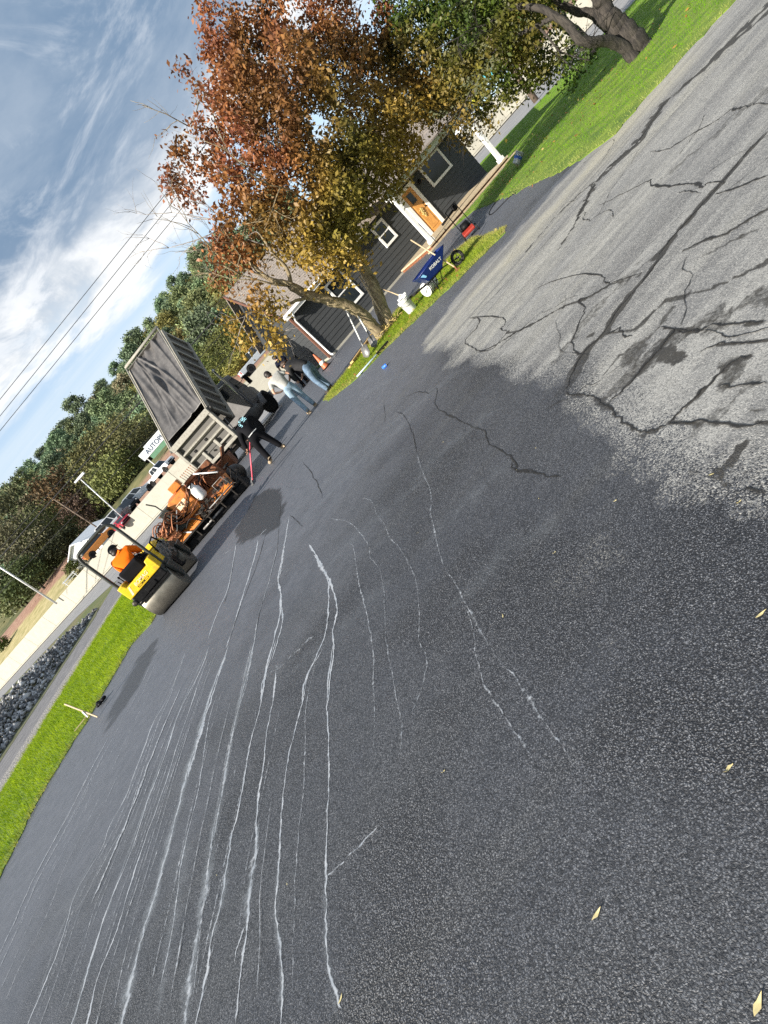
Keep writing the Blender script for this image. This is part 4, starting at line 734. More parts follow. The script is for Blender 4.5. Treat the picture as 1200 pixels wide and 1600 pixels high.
# scrub and small trees at the foot of the hill, each with its own look
SC = [('olive_tree', 'broad olive green tree behind the raised truck bed and white pickup', (190, 690, 96), 8.5, 4.6, (.085, .083, .035), 3), ('autumn_tree', 'yellow green leafy tree right of the truck cab', (352, 545, 88), 7.5, 4.4, (.075, .09, .026), 4), ('brown_tree', 'small brownish tree amid green trees on the left', (95, 770, 112), 8, 3.4, (.11, .085, .035), 5),
      ('leafy_tree', 'olive tree just left of the white sign', (150, 720, 100), 9, 4.6, (.085, .088, .032), 6), ('leafy_tree', 'dull green tree above the white garage', (70, 830, 98), 9, 4.6, (.075, .085, .03), 7), ('grey_tree', 'thin greyish tree at the far left edge', (30, 850, 94), 9, 4.4, (.10, .10, .055), 8), ('dark_bush', 'dark bushy tree low on the left beyond the bank', (40, 900, 88), 6, 3.6, (.04, .05, .018), 9), ('dark_bush', 'dark shrub mass beside the white garage wall', (95, 858, 90), 5, 3.2, (.035, .045, .02), 10),
      ('green_tree', 'mid green tree behind the crane-like light post near the house corner', (410, 470, 90), 8, 4.4, (.075, .10, .025), 12), ('golden_bush', 'golden green bush behind the silver pickup', (395, 560, 74), 3.6, 3.6, (.13, .125, .03), 13), ('yellow_bush', 'yellow green bush behind the sedan near the house corner', (455, 490, 76), 3.5, 3.4, (.13, .135, .035), 14), ('brown_tree', 'brownish thin tree under the power lines on the left', (120, 800, 108), 9, 3.8, (.10, .075, .05), 15), ('olive_bush', 'pale olive bush by the grey lot left of the light post', (178, 742, 93), 3.4, 4.2, (.10, .105, .035), 16), ('leafy_tree', 'bare-edged brown green tree behind the white sign', (230, 690, 104), 8.5, 4.2, (.10, .095, .045), 18), ('leafy_tree', 'dark green tree between truck bed and cab', (310, 580, 100), 8.5, 4.4, (.06, .075, .02), 19), ('grey_tree', 'grey green tree above the left utility pole', (10, 800, 112), 10, 4.2, (.065, .075, .035), 20)]
for (nm, lb, (a, c, Y_), h, w, col, sd0) in SC:
    v = AT(a, c, Y_); me = crown_mesh('crown', 90 + sd0, h, w, 80, col, .17, 75); t = tree_tmpl(nm, lb, 'bush' if 'bush' in nm else 'tree', None, me, h, .2)
    z0 = float(hill_z(np.array(v.x), np.array(Y_))); t.location = (v.x, Y_, z0 - .2); sc = max(.5, min(1.6, (v.z - z0 + 1.0) / (h * .75))); t.scale = (1, 1, sc) if 'bush' in nm else (max(.8, sc ** .5),) * 2 + (sc,)

# ------------------------------------------------------------------ house
def Z(v): return Matrix.Translation(v)
hs = thing('house', 'single-storey house with dark grey lap siding, white trim and a front porch', 'house', (3.39, 24.69, 0), math.radians(8))
q = MT('siding'); sx_ = q.n('ShaderNodeSeparateXYZ'); q.L.new(q.coord(), sx_.inputs[0]); n_ = q.noise(3, 6, .6, q.coord((.6, 1, 6))); q.set(q.mix(q.mr(n_, .3, .7), (.036, .039, .042), (.050, .053, .056)), .6); MAT['siding'] = q.m
q = MT('shingle'); br = q.n('ShaderNodeTexBrick'); mp = q.coord((1, 1, 1)); q.L.new(mp, br.inputs[0]); br.inputs['Scale'].default_value = 1.0; br.inputs['Brick Width'].default_value = .32; br.inputs['Row Height'].default_value = .145; br.inputs['Mortar Size'].default_value = .014; br.inputs['Color1'].default_value = (.30, .25, .21, 1); br.inputs['Color2'].default_value = (.20, .17, .145, 1); br.inputs['Mortar'].default_value = (.07, .06, .055, 1)
q.set(q.mix(q.mr(q.noise(30, 5, .7), .4, .7), br.outputs[0], (.36, .31, .27)), .95); q.bump(br.outputs[1], .5, .02); MAT['shingle'] = q.m
HW, HD, EV, RZ = 10.75, 7.4, 2.42, 5.0
def lap(b, L_, z0, z1, y, mtx=None, pitch=.2):
    z = z0
    while z < z1 - .01:
        t = min(z + pitch, z1); v = [Vector(w) for w in ((0, y - .028, z), (L_, y - .028, z), (L_, y, z), (0, y, z), (0, y - .006, t), (L_, y - .006, t), (L_, y, t), (0, y, t))]
        if mtx is not None: v = [mtx @ w for w in v]
        b.hexa(v[:4], v[4:]); z = t
b = MB(); b.box(0.02, HW - .02, 0, HD, -.05, EV - .02); lap(b, HW, .1, EV, 0)
mR = Matrix.Translation((HW, 0, 0)) @ Matrix.Rotation(PI / 2, 4, 'Z'); lap(b, HD, .1, EV, 0, mR)
mL = Matrix.Translation((0, HD, 0)) @ Matrix.Rotation(-PI / 2, 4, 'Z'); lap(b, HD, .1, EV, 0, mL)
b.prism([(0, EV), (HD, EV), (HD / 2, RZ - .15)], 0.0, .1, 'x'); b.prism([(0, EV), (HD, EV), (HD / 2, RZ - .15)], HW - .1, HW, 'x')
b.build('wall', 'siding', hs)
b = MB(); b.box(-.02, HW + .02, -.02, HD, -.1, .1); b.build('foundation', 'concrete', hs)
def roof_slab(b, x0, x1, ya, za, yb, zb, t=.09):
    b.hexa([(x0, ya, za - t), (x1, ya, za - t), (x1, yb, zb - t), (x0, yb, zb - t)], [(x0, ya, za), (x1, ya, za), (x1, yb, zb), (x0, yb, zb)])
rf = MB(); roof_slab(rf, -.35, HW + .35, -.4, EV - .02, HD / 2, RZ); roof_slab(rf, -.35, HW + .35, HD / 2, RZ, HD + .4, EV - .02); rf = rf.build('roof', 'shingle', hs)
b = MB(); b.box(-.36, 4.4, -.46, -.405, EV - .2, EV); b.build('fascia', 'trim', hs)
b = MB(); b.box(-.11, -.03, -.07, .06, .05, EV - .14); b.hexa([(-.4, -.42, EV - .13), (-.36, -.42, EV - .13), (-.36, HD / 2, RZ - .11), (-.4, HD / 2, RZ - .11)], [(-.4, -.42, EV + .03), (-.36, -.42, EV + .03), (-.36, HD / 2, RZ + .03), (-.4, HD / 2, RZ + .03)]); b.build('corner_board', 'brown', hs)
b = MB(); b.tube([(.03, -.46, EV - .1), (.03, -.42, EV - .22), (.03, -.09, EV - .42), (.03, -.09, .22), (.03, -.14, .12), (.03, -.34, .07)], .043, 8); b.build('downspout', 'trim', hs, True)
b = MB(); b.tube([(-.3, -.5, EV - .03), (4.6, -.5, EV - .03)], .055, 8); b.build('gutter', 'trim', hs, True)
def window(x0, x1, z0, z1, y=0.0, cas=.1, mid=True):
    f = MB(); c = cas
    f.box(x0 - c, x1 + c, y - .075, y - .01, z1, z1 + c); f.box(x0 - c, x1 + c, y - .085, y - .01, z0 - c, z0); f.box(x0 - c, x0, y - .07, y - .01, z0, z1); f.box(x1, x1 + c, y - .07, y - .01, z0, z1)
    if mid: f.box(x0, x1, y - .06, y - .015, (z0 + z1) / 2 - .025, (z0 + z1) / 2 + .025)
    w = f.build('window', 'trim', hs, bevel=.006); g = MB(); g.box(x0, x1, y - .045, y - .012, z0, z1); g.build('pane', 'glass', w)
window(1.95, 2.78, .78, 1.95); window(5.1, 5.62, 1.27, 2.05); window(8.5, 9.6, 1.45, 2.25, mid=False)
d_ = MB(); d_.box(6.98, 7.6, -.06, -.01, .15, 2.1); d_.box(7.08, 7.5, -.075, -.05, .3, .95, 0); d_.box(7.08, 7.5, -.075, -.05, 1.1, 1.5); d_ = d_.build('door', 'door', hs, bevel=.008)
b = MB(); b.cyl((7.53, -.06, 1.12), (7.53, -.11, 1.12), .028); b.cyl((7.53, -.06, 1.27), (7.53, -.10, 1.27), .03); b.build('handle', 'black', d_, True)
b = MB(); b.box(7.15, 7.42, -.085, -.065, 1.52, 1.95); b.build('pane', 'glass', d_)
b = MB()
for k in range(26):
    a = random.random() * 2 * PI; b.ell((7.24 + .1 * math.cos(a) * random.random(), -.1, 1.05 + .22 * math.sin(a) * random.random()), (.035, .02, .03), 6, 4)
b.build('wreath', 'straw', d_)
b = MB(); b.box(6.82, 6.975, -.09, -.01, .12, 2.25); b.box(7.605, 7.76, -.09, -.01, .12, 2.25); b.box(6.82, 7.76, -.095, -.01, 2.105, 2.25); b.build('door_frame', 'trim', hs, bevel=.006)
# porch
PX0, PX1, PY = 4.75, 9.35, -3.15
b = MB()
for k in range(22): b.box(PX0, PX1 + .25, PY + k * .143, PY + k * .143 + .136, .10, .16)
dk_ = b.build('porch_floor', 'deck', hs)
b = MB(); b.box(PX0 + .03, PX1 + .22, PY + .05, -.05, .0, .095); b.build('porch_skirt', 'rust', hs)
b = MB(); b.box(PX0 - .35, PX1 + .4, PY - .42, PY - .14, -.02, .05); b.build('porch_curb', 'wood_tan', hs, bevel=.01)
for x in (PX0 + .25, PX1):
    b = MB(); b.box(x - .075, x + .075, PY + .06, PY + .21, .16, 2.3); b.box(x - .11, x + .11, PY + .025, PY + .245, .162, .3); b.box(x - .11, x + .11, PY + .025, PY + .245, 2.12, 2.298); b.build('porch_post', 'trim', hs, bevel=.006)
b = MB(); b.box(PX0, PX1 + .3, PY + .05, PY + .22, 2.3, 2.5); b.build('porch_beam', 'trim', hs)
b = MB(); roof_slab(b, PX0 - .35, PX1 + .6, PY - .35, 2.56, .05, 3.02, .06); b.build('porch_roof', 'shingle', hs)
# chimney-free gable; small porch light
b = MB(); b.lathe([(.02, 0), (.06, -.03), (.07, -.16), (.03, -.2)], (8.05, -.1, 2.05)); b.build('porch_light', 'black', hs, True)

# ------------------------------------------------------------------ wheels
def wheel(parent, c, r, w, axis_rot=0.0, rimr=.58, rim='chrome', name='wheel', tread=True):
    o = bpy.data.objects.new(name, None); C.objects.link(o); o.parent = parent; o.location = c; o.rotation_euler = (0, 0, axis_rot)
    b = MB(); h = w / 2; b.lathe([(r * rimr, -h * .85), (r * .86, -h), (r * .97, -h * .8), (r, -h * .5), (r, h * .5), (r * .97, h * .8), (r * .86, h), (r * rimr, h * .85)], axis='x', n=28)
    if tread:
        for k in range(28):
            a = 2 * PI * k / 28; b.box(-h * .8, h * .8, -.012, .012, r - .004, r + .012, 0, Matrix.Rotation(a, 4, 'X'))
    b.build('tyre', 'rubber', o, True)
    b = MB(); b.lathe([(r * rimr, -h * .8), (r * rimr * .97, -h * .5), (r * rimr * .6, -h * .25), (r * .25, -h * .3), (r * .2, -h * .75), (.001, -h * .78)], axis='x', n=20); b.lathe([(r * rimr, h * .8), (r * rimr * .97, h * .5), (r * rimr * .6, h * .25), (r * .25, h * .3), (r * .2, h * .75), (.001, h * .78)], axis='x', n=20)
    b.build('rim', rim, o, True); return o

# ------------------------------------------------------------------ dump truck (origin under the middle of the tailgate, +y forward)
tk = thing('dump_truck', 'grey dump truck with its tarp-covered bed raised behind the paver', 'dump truck', (-2.52, 24.05, 0), math.radians(-18))
b = MB()
for x in (-.45, .45): b.box(x - .05, x + .05, .35, 7.6, .78, 1.02)
for y in (.6, 1.8, 3.2, 4.6): b.box(-.4, .4, y, y + .12, .82, 1.0)
b.build('chassis', 'black', tk)
for y in (1.0, 2.25):
    for s in (-1, 1): wheel(tk, (s * .93, y, .5), .5, .5, 0, .56, 'bed_dark')
for s in (-1, 1): wheel(tk, (s * 1.02, 6.0, .5), .5, .32, math.radians(-16), .56, 'chrome')
b = MB()
for y in (1.0, 2.25): b.cyl((-.9, y, .5), (.9, y, .5), .09)
b.cyl((-.95, 6.0, .5), (.95, 6.0, .5), .07); b.build('axles', 'grease', tk)
for s in (-1, 1):
    b = MB(); b.box(s * .93 - .3, s * .93 + .3, .28, .3, .12, .85); b.build('mud_flap', 'black', tk)
    b = MB(); b.box(s * .75 - .12, s * .75 + .12, .33, .38, .82, .93); b.build('tail_light', 'lamp_red', tk)
# raised bed: hinge at rear, tilted
BA = math.radians(46); bm_ = Matrix.Translation((0, 1.05, 1.32)) @ Matrix.Rotation(BA, 4, 'X')
BL, BW, BH = 4.75, 1.12, 1.5
def P_(x, y, z): return bm_ @ Vector((x, y, z))
b = MB(); b.box(-BW, BW, 0, BL, 0, .1, 0, bm_); b.box(-BW, -BW + .05, 0, BL, .1, BH, 0, bm_); b.box(BW - .05, BW, 0, BL, .1, BH, 0, bm_); b.box(-BW + .05, BW - .05, BL - .06, BL, .1, BH + .12, 0, bm_)
bed = b.build('bed', 'bed_dark', tk, bevel=.01)  # wall colour darker than the ribs: dirt plus painted shade of the gaps
b = MB()
for s in (-1, 1):
    x0, x1 = (BW + .002, BW + .1) if s > 0 else (-BW - .1, -BW - .002)
    b.box(x0, x1, 0, BL, BH - .16, BH + .02, 0, bm_); b.box(x0, x1, 0, BL, .0, .14, 0, bm_)
    for k in range(9): y = .05 + k * (BL - .16) / 8; b.box(x0, x1 - (.02 if s > 0 else 0) if s > 0 else x1, y, y + .11, .142, BH - .162, 0, bm_)
b.build('side_ribs', 'bed', tk, bevel=.012)
b = MB()
for s in (-1, 1): b.tube([P_(s * (BW + .03), -.1, BH + .10), P_(s * (BW + .03), BL * .5, BH + .1), P_(s * (BW + .03), BL + .1, BH + .13)], .035, 8)
b.tube([P_(-BW - .03, BL + .1, BH + .16), P_(BW + .03, BL + .1, BH + .16)], .05, 8); b.tube([P_(-BW - .03, BL + .22, BH + .1), P_(BW + .03, BL + .22, BH + .1)], .05, 8); b.tube([P_(-BW - .05, -.1, BH + .06), P_(BW + .05, -.1, BH + .06)], .03, 8)
b.build('tarp_rails', 'bed', tk, True)
# tarp: a slack cloth with folds
nu, nv = 96, 90; tv = []; 
for j in range(nv + 1):
    for i in range(nu + 1):
        u, v = i / nu, j / nv; x = (u - .5) * 2 * (BW - .03); y = .32 + v * (BL - .34); sag = -.10 * math.sin(PI * u) * (.4 + .6 * math.sin(PI * v))
        v_ = v; fold = .07 * min(1, v * 4) * math.sin(26 * (u - .25 * v) + 2 * v) * math.exp(-((u - .55 + .25 * (1 - v)) / .22) ** 2) + min(1, v * 3) * .05 * math.sin(38 * (u + .35 * v)) * math.exp(-((u - .15) / .2) ** 2) * v + .016 * math.sin(9 * v + 7 * u) + .05 * math.sin(30 * u + 4 * v) * (v ** 3) + .045 * min(1, v * 4) * math.sin(24 * u + 3) * (1 - v) ** 3 + .05 * math.exp(-((u - .72 + .5 * v) / .045) ** 2) * (1 - v * .6)
        fold += min(1, v * 6) * sum(a_ * math.exp(-(abs(u - (u0 + s_ * v + c_ * v * v)) / w_) ** 1.5) for u0, s_, c_, w_, a_ in ((.92, -.25, -.35, .022, .10), (.80, -.3, -.25, .03, .08), (.62, -.3, -.1, .018, .07), (.50, .0, -.2, .03, .06), (.34, -.1, 0, .02, .06), (.22, .1, .1, .025, .05), (.98, -.1, -.1, .02, .07)))
        tv.append(P_(x, y, BH + .05 + sag + fold))
tf = [(j * (nu + 1) + i, j * (nu + 1) + i + 1, (j + 1) * (nu + 1) + i + 1, (j + 1) * (nu + 1) + i) for j in range(nv) for i in range(nu)]
b = MB(); b.add(tv, tf); t_ = b.build('tarp', 'tarp', tk, True); sm = t_.modifiers.new('thick', 'SOLIDIFY'); sm.thickness = .012
# tailgate hangs from its top pins, kicked back a little
TG = Matrix.Translation((0, -.02, 0)) @ Matrix.Identity(4); tz0, tz1 = .78, 2.36; tyf = -.95
top_y = (bm_ @ Vector((0, 0, BH)))[1]
tgm = Matrix.Translation((0, top_y + .02, 2.28)) @ Matrix.Rotation(math.radians(-3), 4, 'X') @ Matrix.Translation((0, 0, -2.28))
b = MB(); b.box(-BW - .02, BW + .02, 0, .05, tz0, tz1, 0, tgm); tg = b.build('tailgate', 'bed_dark', tk, bevel=.012)  # panel colour darkened for dirt and for the shade inside the recesses
def bar(x0, x1, z0, z1, y0=-.10, y1=-.002): 
    b = MB(); b.hexa([tgm @ Vector(w) for w in ((x0, y0 + .02, z0), (x1, y0 + .02, z0), (x1, y1, z0 - .03), (x0, y1, z0 - .03))], [tgm @ Vector(w) for w in ((x0, y0, z1), (x1, y0, z1), (x1, y1, z1 + .03), (x0, y1, z1 + .03))]); return b
fr = MB()
for a in ((-BW - .03, BW + .03, tz1 - .22, tz1 + .02), (-BW - .03, BW + .03, tz0, tz0 + .13)): fr.box(a[0], a[1], -.19, -.002, a[2], a[3], 0, tgm)
for x in (-BW - .03, BW - .11): fr.box(x, x + .14, -.18, -.002, tz0 + .132, tz1 - .222, 0, tgm)
for z in (1.75, 1.40):
    fr.prism([(-.002, z - .03), (-.17, z + .03), (-.17, z + .08), (-.002, z + .14)], -BW + .112, BW - .112, 'x', 0, tgm)
for x in (-.42, .3): fr.box(x, x + .13, -.16, -.002, tz0 + .132, 1.366, 0, tgm)
fr.box(-BW + .112, -.422, -.15, -.002, 1.05, 1.13, 0, tgm); fr.box(.432, BW - .112, -.15, -.002, 1.05, 1.13, 0, tgm)
fr.build('rib', 'bed', tg, bevel=.02, seg=2)
b = MB(); b.box(-.29, .29, -.06, -.002, .92, 1.33, 0, tgm); b.cyl(tgm @ Vector((0, -.06, 1.1)), tgm @ Vector((0, -.16, 1.1)), .04); b.box(-.3, .3, -.1, -.062, 1.18, 1.24, 0, tgm); b.build('chute_gate', 'bed_dark', tg, bevel=.008)
b = MB()
for x in (-.62, .05): b.box(x, x + .1, -.04, -.003, 1.56, 1.66, 0, tgm)
b.build('latch_handle', 'black', tg)
for s in (-1, 1):
    b = MB(); p = tgm @ Vector((s * (BW + .08), -.02, 2.28)); b.cyl(p - Vector((.09, 0, 0)), p + Vector((.09, 0, 0)), .06); b.box(p.x - .03, p.x + .03, p.y - .06, p.y + .25, p.z - .09, p.z + .07); b.build('hinge', 'bed_dark', tk)
    b = MB(); p = tgm @ Vector((s * (BW + .06), -.05, .9)); b.tube([p, p + Vector((s * .03, .1, .3)), p + Vector((s * .02, .3, .75))], .02, 6); b.build('chain', 'steel', tk)
b = MB(); b.tube([P_(0, BL - .4, -.05), Vector((0, 4.7, 1.0))], [.06, .1], 12); b.tube([Vector((0, 4.7, 1.0)), (Vector((0, 4.7, 1.0)) + P_(0, BL - .4, -.05)) / 2], .12, 12); b.build('hoist_cylinder', 'steel', tk, True)
# cab and hood
b = MB(); b.prism([(4.25, 1.12), (4.2, 2.62), (4.35, 2.78), (5.25, 2.74), (5.75, 2.0), (5.9, 1.9), (5.9, .95), (4.25, .95)], -1.0, 1.0, 'x'); cabo = b.build('cab', 'cab', tk, bevel=.05, seg=3)
b = MB(); b.prism([(5.92, 1.0), (5.92, 1.85), (7.2, 1.68), (7.5, 1.5), (7.5, .75), (5.92, .75)], -.68, .68, 'x'); b.build('hood', 'cab', tk, bevel=.06, seg=3)
b = MB(); b.box(-.62, .62, 4.18, 4.215, 2.02, 2.5); b.build('rear_window', 'glass', tk, bevel=.01)
for s in (-1, 1):
    b = MB(); x = s * 1.004; b.prism([(4.6, 1.98), (4.6, 2.52), (5.2, 2.52), (5.55, 1.98)], min(x, x + s * .012), max(x, x + s * .012), 'x'); b.build('side_window', 'glass', tk)
    b = MB(); x = s * 1.004; b.prism([(4.5, 1.1), (4.5, 1.92), (5.6, 1.92), (5.6, 1.1)], min(x, x + s * .01), max(x, x + s * .01), 'x'); dr = b.build('door', 'cab', tk, bevel=.004); b = MB(); b.box(min(x, x + s * .05), max(x, x + s * .05), 4.58, 4.78, 1.72, 1.77); b.build('handle', 'chrome', dr)
    b = MB(); b.tube([(s * 1.02, 5.5, 2.1), (s * 1.35, 5.55, 2.15), (s * 1.36, 5.55, 1.75), (s * 1.02, 5.5, 1.8)], .016, 6); b.box(s * 1.36 - .1, s * 1.36 + .1, 5.52, 5.58, 1.72, 2.2); b.build('mirror', 'black', tk)
    pts = [(s * .84, 6.0 + .66 * math.sin(a), .5 + .66 * math.cos(a)) for a in [(-1.35 + 2.9 * k / 9) for k in range(10)]]
    b = MB()
    vv = []; ff = []
    for k, (x, y, z) in enumerate(pts): vv += [(s * .69, y, z), (s * 1.24, y, z)]
    ff = [(2 * k, 2 * k + 1, 2 * k + 3, 2 * k + 2) for k in range(9)]; b.add(vv, ff); fd = b.build('fender', 'cab', tk, True); sm = fd.modifiers.new('thick', 'SOLIDIFY'); sm.thickness = .03
    b = MB(); b.ell((s * .55, 7.5, 1.2), (.13, .05, .11)); b.build('headlight', 'lamp_clear', tk, True)
    b = MB(); b.cyl((s * .86, 3.3, .75), (s * .86, 4.6, .75), .3, n=20); b.build('fuel_tank', 'bed_dark', tk, True)
b = MB(); b.tube([(1.02, 4.12, .9), (1.02, 4.12, 2.7), (1.02, 4.1, 2.95), (1.08, 3.98, 3.2), (1.12, 3.9, 3.28)], .055, 10); b.build('exhaust_stack', 'chrome', tk, True)
b = MB(); b.tube([(.98, 4.1, 1.2), (.98, 4.1, 2.55), (.3, 4.1, 2.62)], .025, 6); b.build('grab_rail', 'chrome', tk, True)
b = MB(); b.box(-1.05, 1.05, 7.52, 7.7, .5, .82); b.build('bumper', 'chrome', tk, bevel=.03)

# ------------------------------------------------------------------ asphalt paver (origin at middle of the screed, +y forward)
pv = thing('asphalt_paver', 'rusty orange asphalt paver with black screed and white propane tank', 'paver', (-3.12, 16.25, 0), 0)
b = MB(); b.box(-1.22, 1.22, 0, .32, .03, .22); b.box(-1.24, 1.24, .05, .4, .22, .30); b.build('screed', 'black', pv, bevel=.015)
for s in (-1, 1):
    b = MB(); b.box(s * 1.24 - .03, s * 1.24 + .03, -.1, 1.2, .03, .42); b.cyl((s * 1.24, .2, .42), (s * 1.24, .2, .85), .025); b.cyl((s * 1.24, .2, .8), (s * 1.24, .2, .84), .11); b.build('end_gate', 'black', pv, bevel=.006)
b = MB(); b.box(-.2, .9, -.16, .02, .31, .335); b.box(-1.15, -.2, -.2, .02, .33, .36)
for x in (-1.1, -.6, -.1, .4, .85): b.box(x, x + .03, -.15, .1, .1, .312)
b.build('walkway', 'grease', pv)
b = MB(); b.cyl((.1, -.12, .42), (1.05, -.1, .40), .018); b.tube([(.6, -.05, .3), (.62, -.08, .75), (.95, -.08, .75), (.98, -.05, .3)], .014, 6); b.cyl((-.45, -.06, .17), (.35, -.06, .17), .03); b.build('guard_rail', 'steel', pv, True)
for s in (-1, 1):
    b = MB(); n = 26; pts = []
    for k in range(n):
        a = 2 * PI * k / n; pts.append((1.4 + .85 * max(-1, min(1, 1.6 * math.cos(a))), .3 + .26 * math.sin(a)))
    b.prism(pts, s * .68 - .14, s * .68 + .14, 'x')
    b.build('track', 'rubber', pv, bevel=.01)
b = MB(); b.box(-.95, .95, .42, 2.1, .42, .66); b.box(-.5, 1.0, .35, .75, .32, .56); b.build('frame', 'rust', pv, bevel=.01)
b = MB(); b.hexa([(-.62, .3, .60), (-.05, .3, .60), (-.05, 1.1, .60), (-.62, 1.1, .60)], [(-.66, .42, 1.28), (-.05, .42, 1.28), (-.05, 1.1, 1.34), (-.66, 1.1, 1.34)]); hd = b.build('engine_hood', 'orange', pv, bevel=.03)
b = MB(); b.box(-.36, -.02, .68, 1.05, 1.345, 1.55); b.build('air_box', 'orange', hd, bevel=.02)
mk = Matrix.Translation((-.36, .352, 1.0)) @ Matrix.Scale(.8, 4) @ Matrix.Rotation(math.radians(80), 4, 'X')
b = MB(); b.box(-.2, .2, -.15, .12, 0, .006, 0, mk); dc = b.build('decal', 'cream', hd)
b = MB()
for (x, y, w, h) in ((-.09, .02, .05, .09), (-.02, -.03, .1, .03), (.04, .02, .035, .1), (.1, -.02, .03, .05)): b.box(x, x + w, y, y + h, .007, .009, 0, mk)
b.build('decal_mark', 'rust', dc)
b = MB(); b.box(-.98, -.70, .26, .72, .55, 1.26); b.tube([(-.84, .4, 1.26), (-.86, .42, 1.5), (-.98, .42, 1.72)], .022, 8); b.build('control_box', 'dark_olive', pv, bevel=.02)
b = MB(); b.lathe([(.001, .54), (.10, .56), (.155, .62), (.16, .82), (.15, .90), (.09, .96), (.08, 1.03), (.085, 1.04), (.085, 1.06), (.001, 1.06)], (.18, .36, .12)); b.build('propane_tank', 'white', pv, True)
b = MB(); b.hexa([(.28, .12, .34), (1.02, .12, .34), (1.02, .72, .62), (.2, .72, .66)], [(.28, .16, .40), (1.02, .16, .40), (1.02, .76, .68), (.2, .76, .72)]); b.build('floor_plate', 'orange', pv, bevel=.008)
b = MB(); b.hexa([(-1.18, .1, .34), (-.3, .1, .34), (-.3, .5, .5), (-1.18, .5, .5)], [(-1.18, .14, .42), (-.3, .14, .42), (-.3, .54, .58), (-1.18, .54, .58)]); b.build('floor_plate', 'orange', pv, bevel=.008)
# hydraulic valve bank and hoses
random.seed(77)
b = MB(); b.box(-1.45, -.95, .05, .45, .5, .86); b.box(-1.38, -1.0, .1, .4, .86, 1.0)
for k in range(9): b.cyl((-1.42 + k * .055, .04, .6 + .02 * (k % 3)), (-1.42 + k * .055, -.04, .6 + .02 * (k % 3)), .02, n=8)
b.build('valve_bank', 'copper', pv, bevel=.01)
for k in range(22):
    x = -1.42 + (k % 11) * .05; z = .72 + .16 * (k // 11); e = Vector((random.uniform(-.9, .25), random.uniform(.2, .7), random.uniform(.45, 1.2)))
    b = MB(); b.tube(smooth_path([(x, .06, z), (x - .02, -.10, z + random.uniform(.05, .2)), (x + random.uniform(.05, .3), -.02, z + random.uniform(.15, .35)), (x * .6 + e.x * .4, .2, z + random.uniform(-.1, .2)), e], 5), .015, 6); b.build('hydraulic_hose', 'copper' if k % 3 else 'black', pv, True)
b = MB(); b.tube(smooth_path([(-.75, .08, .52), (-.45, -.06, .62), (-.28, -.1, .35), (-.2, -.06, .12)], 6), .02, 6); b.tube(smooth_path([(-1.3, -.02, .6), (-1.5, -.06, .4), (-1.3, -.1, .3), (-1.15, -.02, .4)], 6), .018, 6); b.build('loose_hose', 'black', pv, True)
for k in range(14):
    p0 = Vector((random.uniform(-.1, .5), random.uniform(.4, .9), random.uniform(.7, 1.0))); p1 = Vector((random.uniform(.2, .95), random.uniform(.7, 1.5), random.uniform(.75, 1.25)))
    b = MB(); b.tube(smooth_path([p0, p0 + Vector((.1, -.1, .2)), (p0 + p1) / 2 + Vector((0, 0, .2)), p1], 5), .017, 6); b.build('hydraulic_line', ('copper', 'rust', 'black')[k % 3], pv, True)
b = MB(); b.box(.0, .35, .95, 1.35, .62, 1.32); b.box(.4, .95, 1.0, 1.5, .62, 1.05); b.box(-.1, .9, 1.3, 1.5, .8, 1.28); b.build('engine_block', 'rust', pv, bevel=.03)
b = MB()
for k in range(7): x = .12 + k * .07; b.tube([(x, .98, 1.28), (x, .92, 1.42), (x - .01, .9, 1.5)], .008, 5); b.ell((x - .01, .9, 1.51), (.018, .018, .02), 8, 5)
b.box(.05, .65, .9, 1.05, 1.22, 1.29); b.build('levers', 'copper', pv, True)
b = MB(); b.tube([(.42, .75, 1.3), (.95, .35, .86)], .025, 8); b.tube([(-.95, .3, .5), (-.7, -.05, .35)], .022, 8); b.tube([(-.55, .25, 1.02), (-.95, .05, .66)], .016, 6); b.build('strut', 'plastic', pv, True)
b = MB(); b.hexa([(-1.3, 1.9, .5), (1.3, 1.9, .5), (1.3, 3.1, .45), (-1.3, 3.1, .45)], [(-1.35, 1.8, .95), (1.35, 1.8, .95), (1.35, 3.2, .9), (-1.35, 3.2, .9)]); b.build('hopper', 'rust', pv, bevel=.02)
for s in (-1, 1):
    b = MB(); b.hexa([(s * .75, 1.75, .6), (s * .8, 1.75, .6), (s * .8, 3.15, .6), (s * .75, 3.15, .6)], [(s * 1.36, 1.75, 1.2), (s * 1.42, 1.75, 1.2), (s * 1.42, 3.15, 1.15), (s * 1.36, 3.15, 1.15)]); b.build('hopper_wing', 'rust', pv)
b = MB()
for k in range(46):
    x, y, z = random.uniform(-.2, 1.0), random.uniform(.15, .5), random.uniform(.28, .62); s = random.uniform(.025, .07); b.box(x - s, x + s, y - s * .6, y + s * .6, z - s * .7, z + s * .7, 0)
for k in range(14):
    x = random.uniform(-.1, 1.1); b.tube([(x, .1, random.uniform(.3, .5)), (x + random.uniform(-.2, .2), .0, random.uniform(.25, .6)), (x + random.uniform(-.3, .3), .2, random.uniform(.3, .7))], .014, 5)
b.build('linkage', 'grease', pv, bevel=.006)
b = MB(); b.ell((1.15, 1.0, .4), (.3, .3, .3)); b.cyl((1.05, .7, .28), (1.05, 1.1, .28), .2); b.build('auger_drive', 'grease', pv, True)

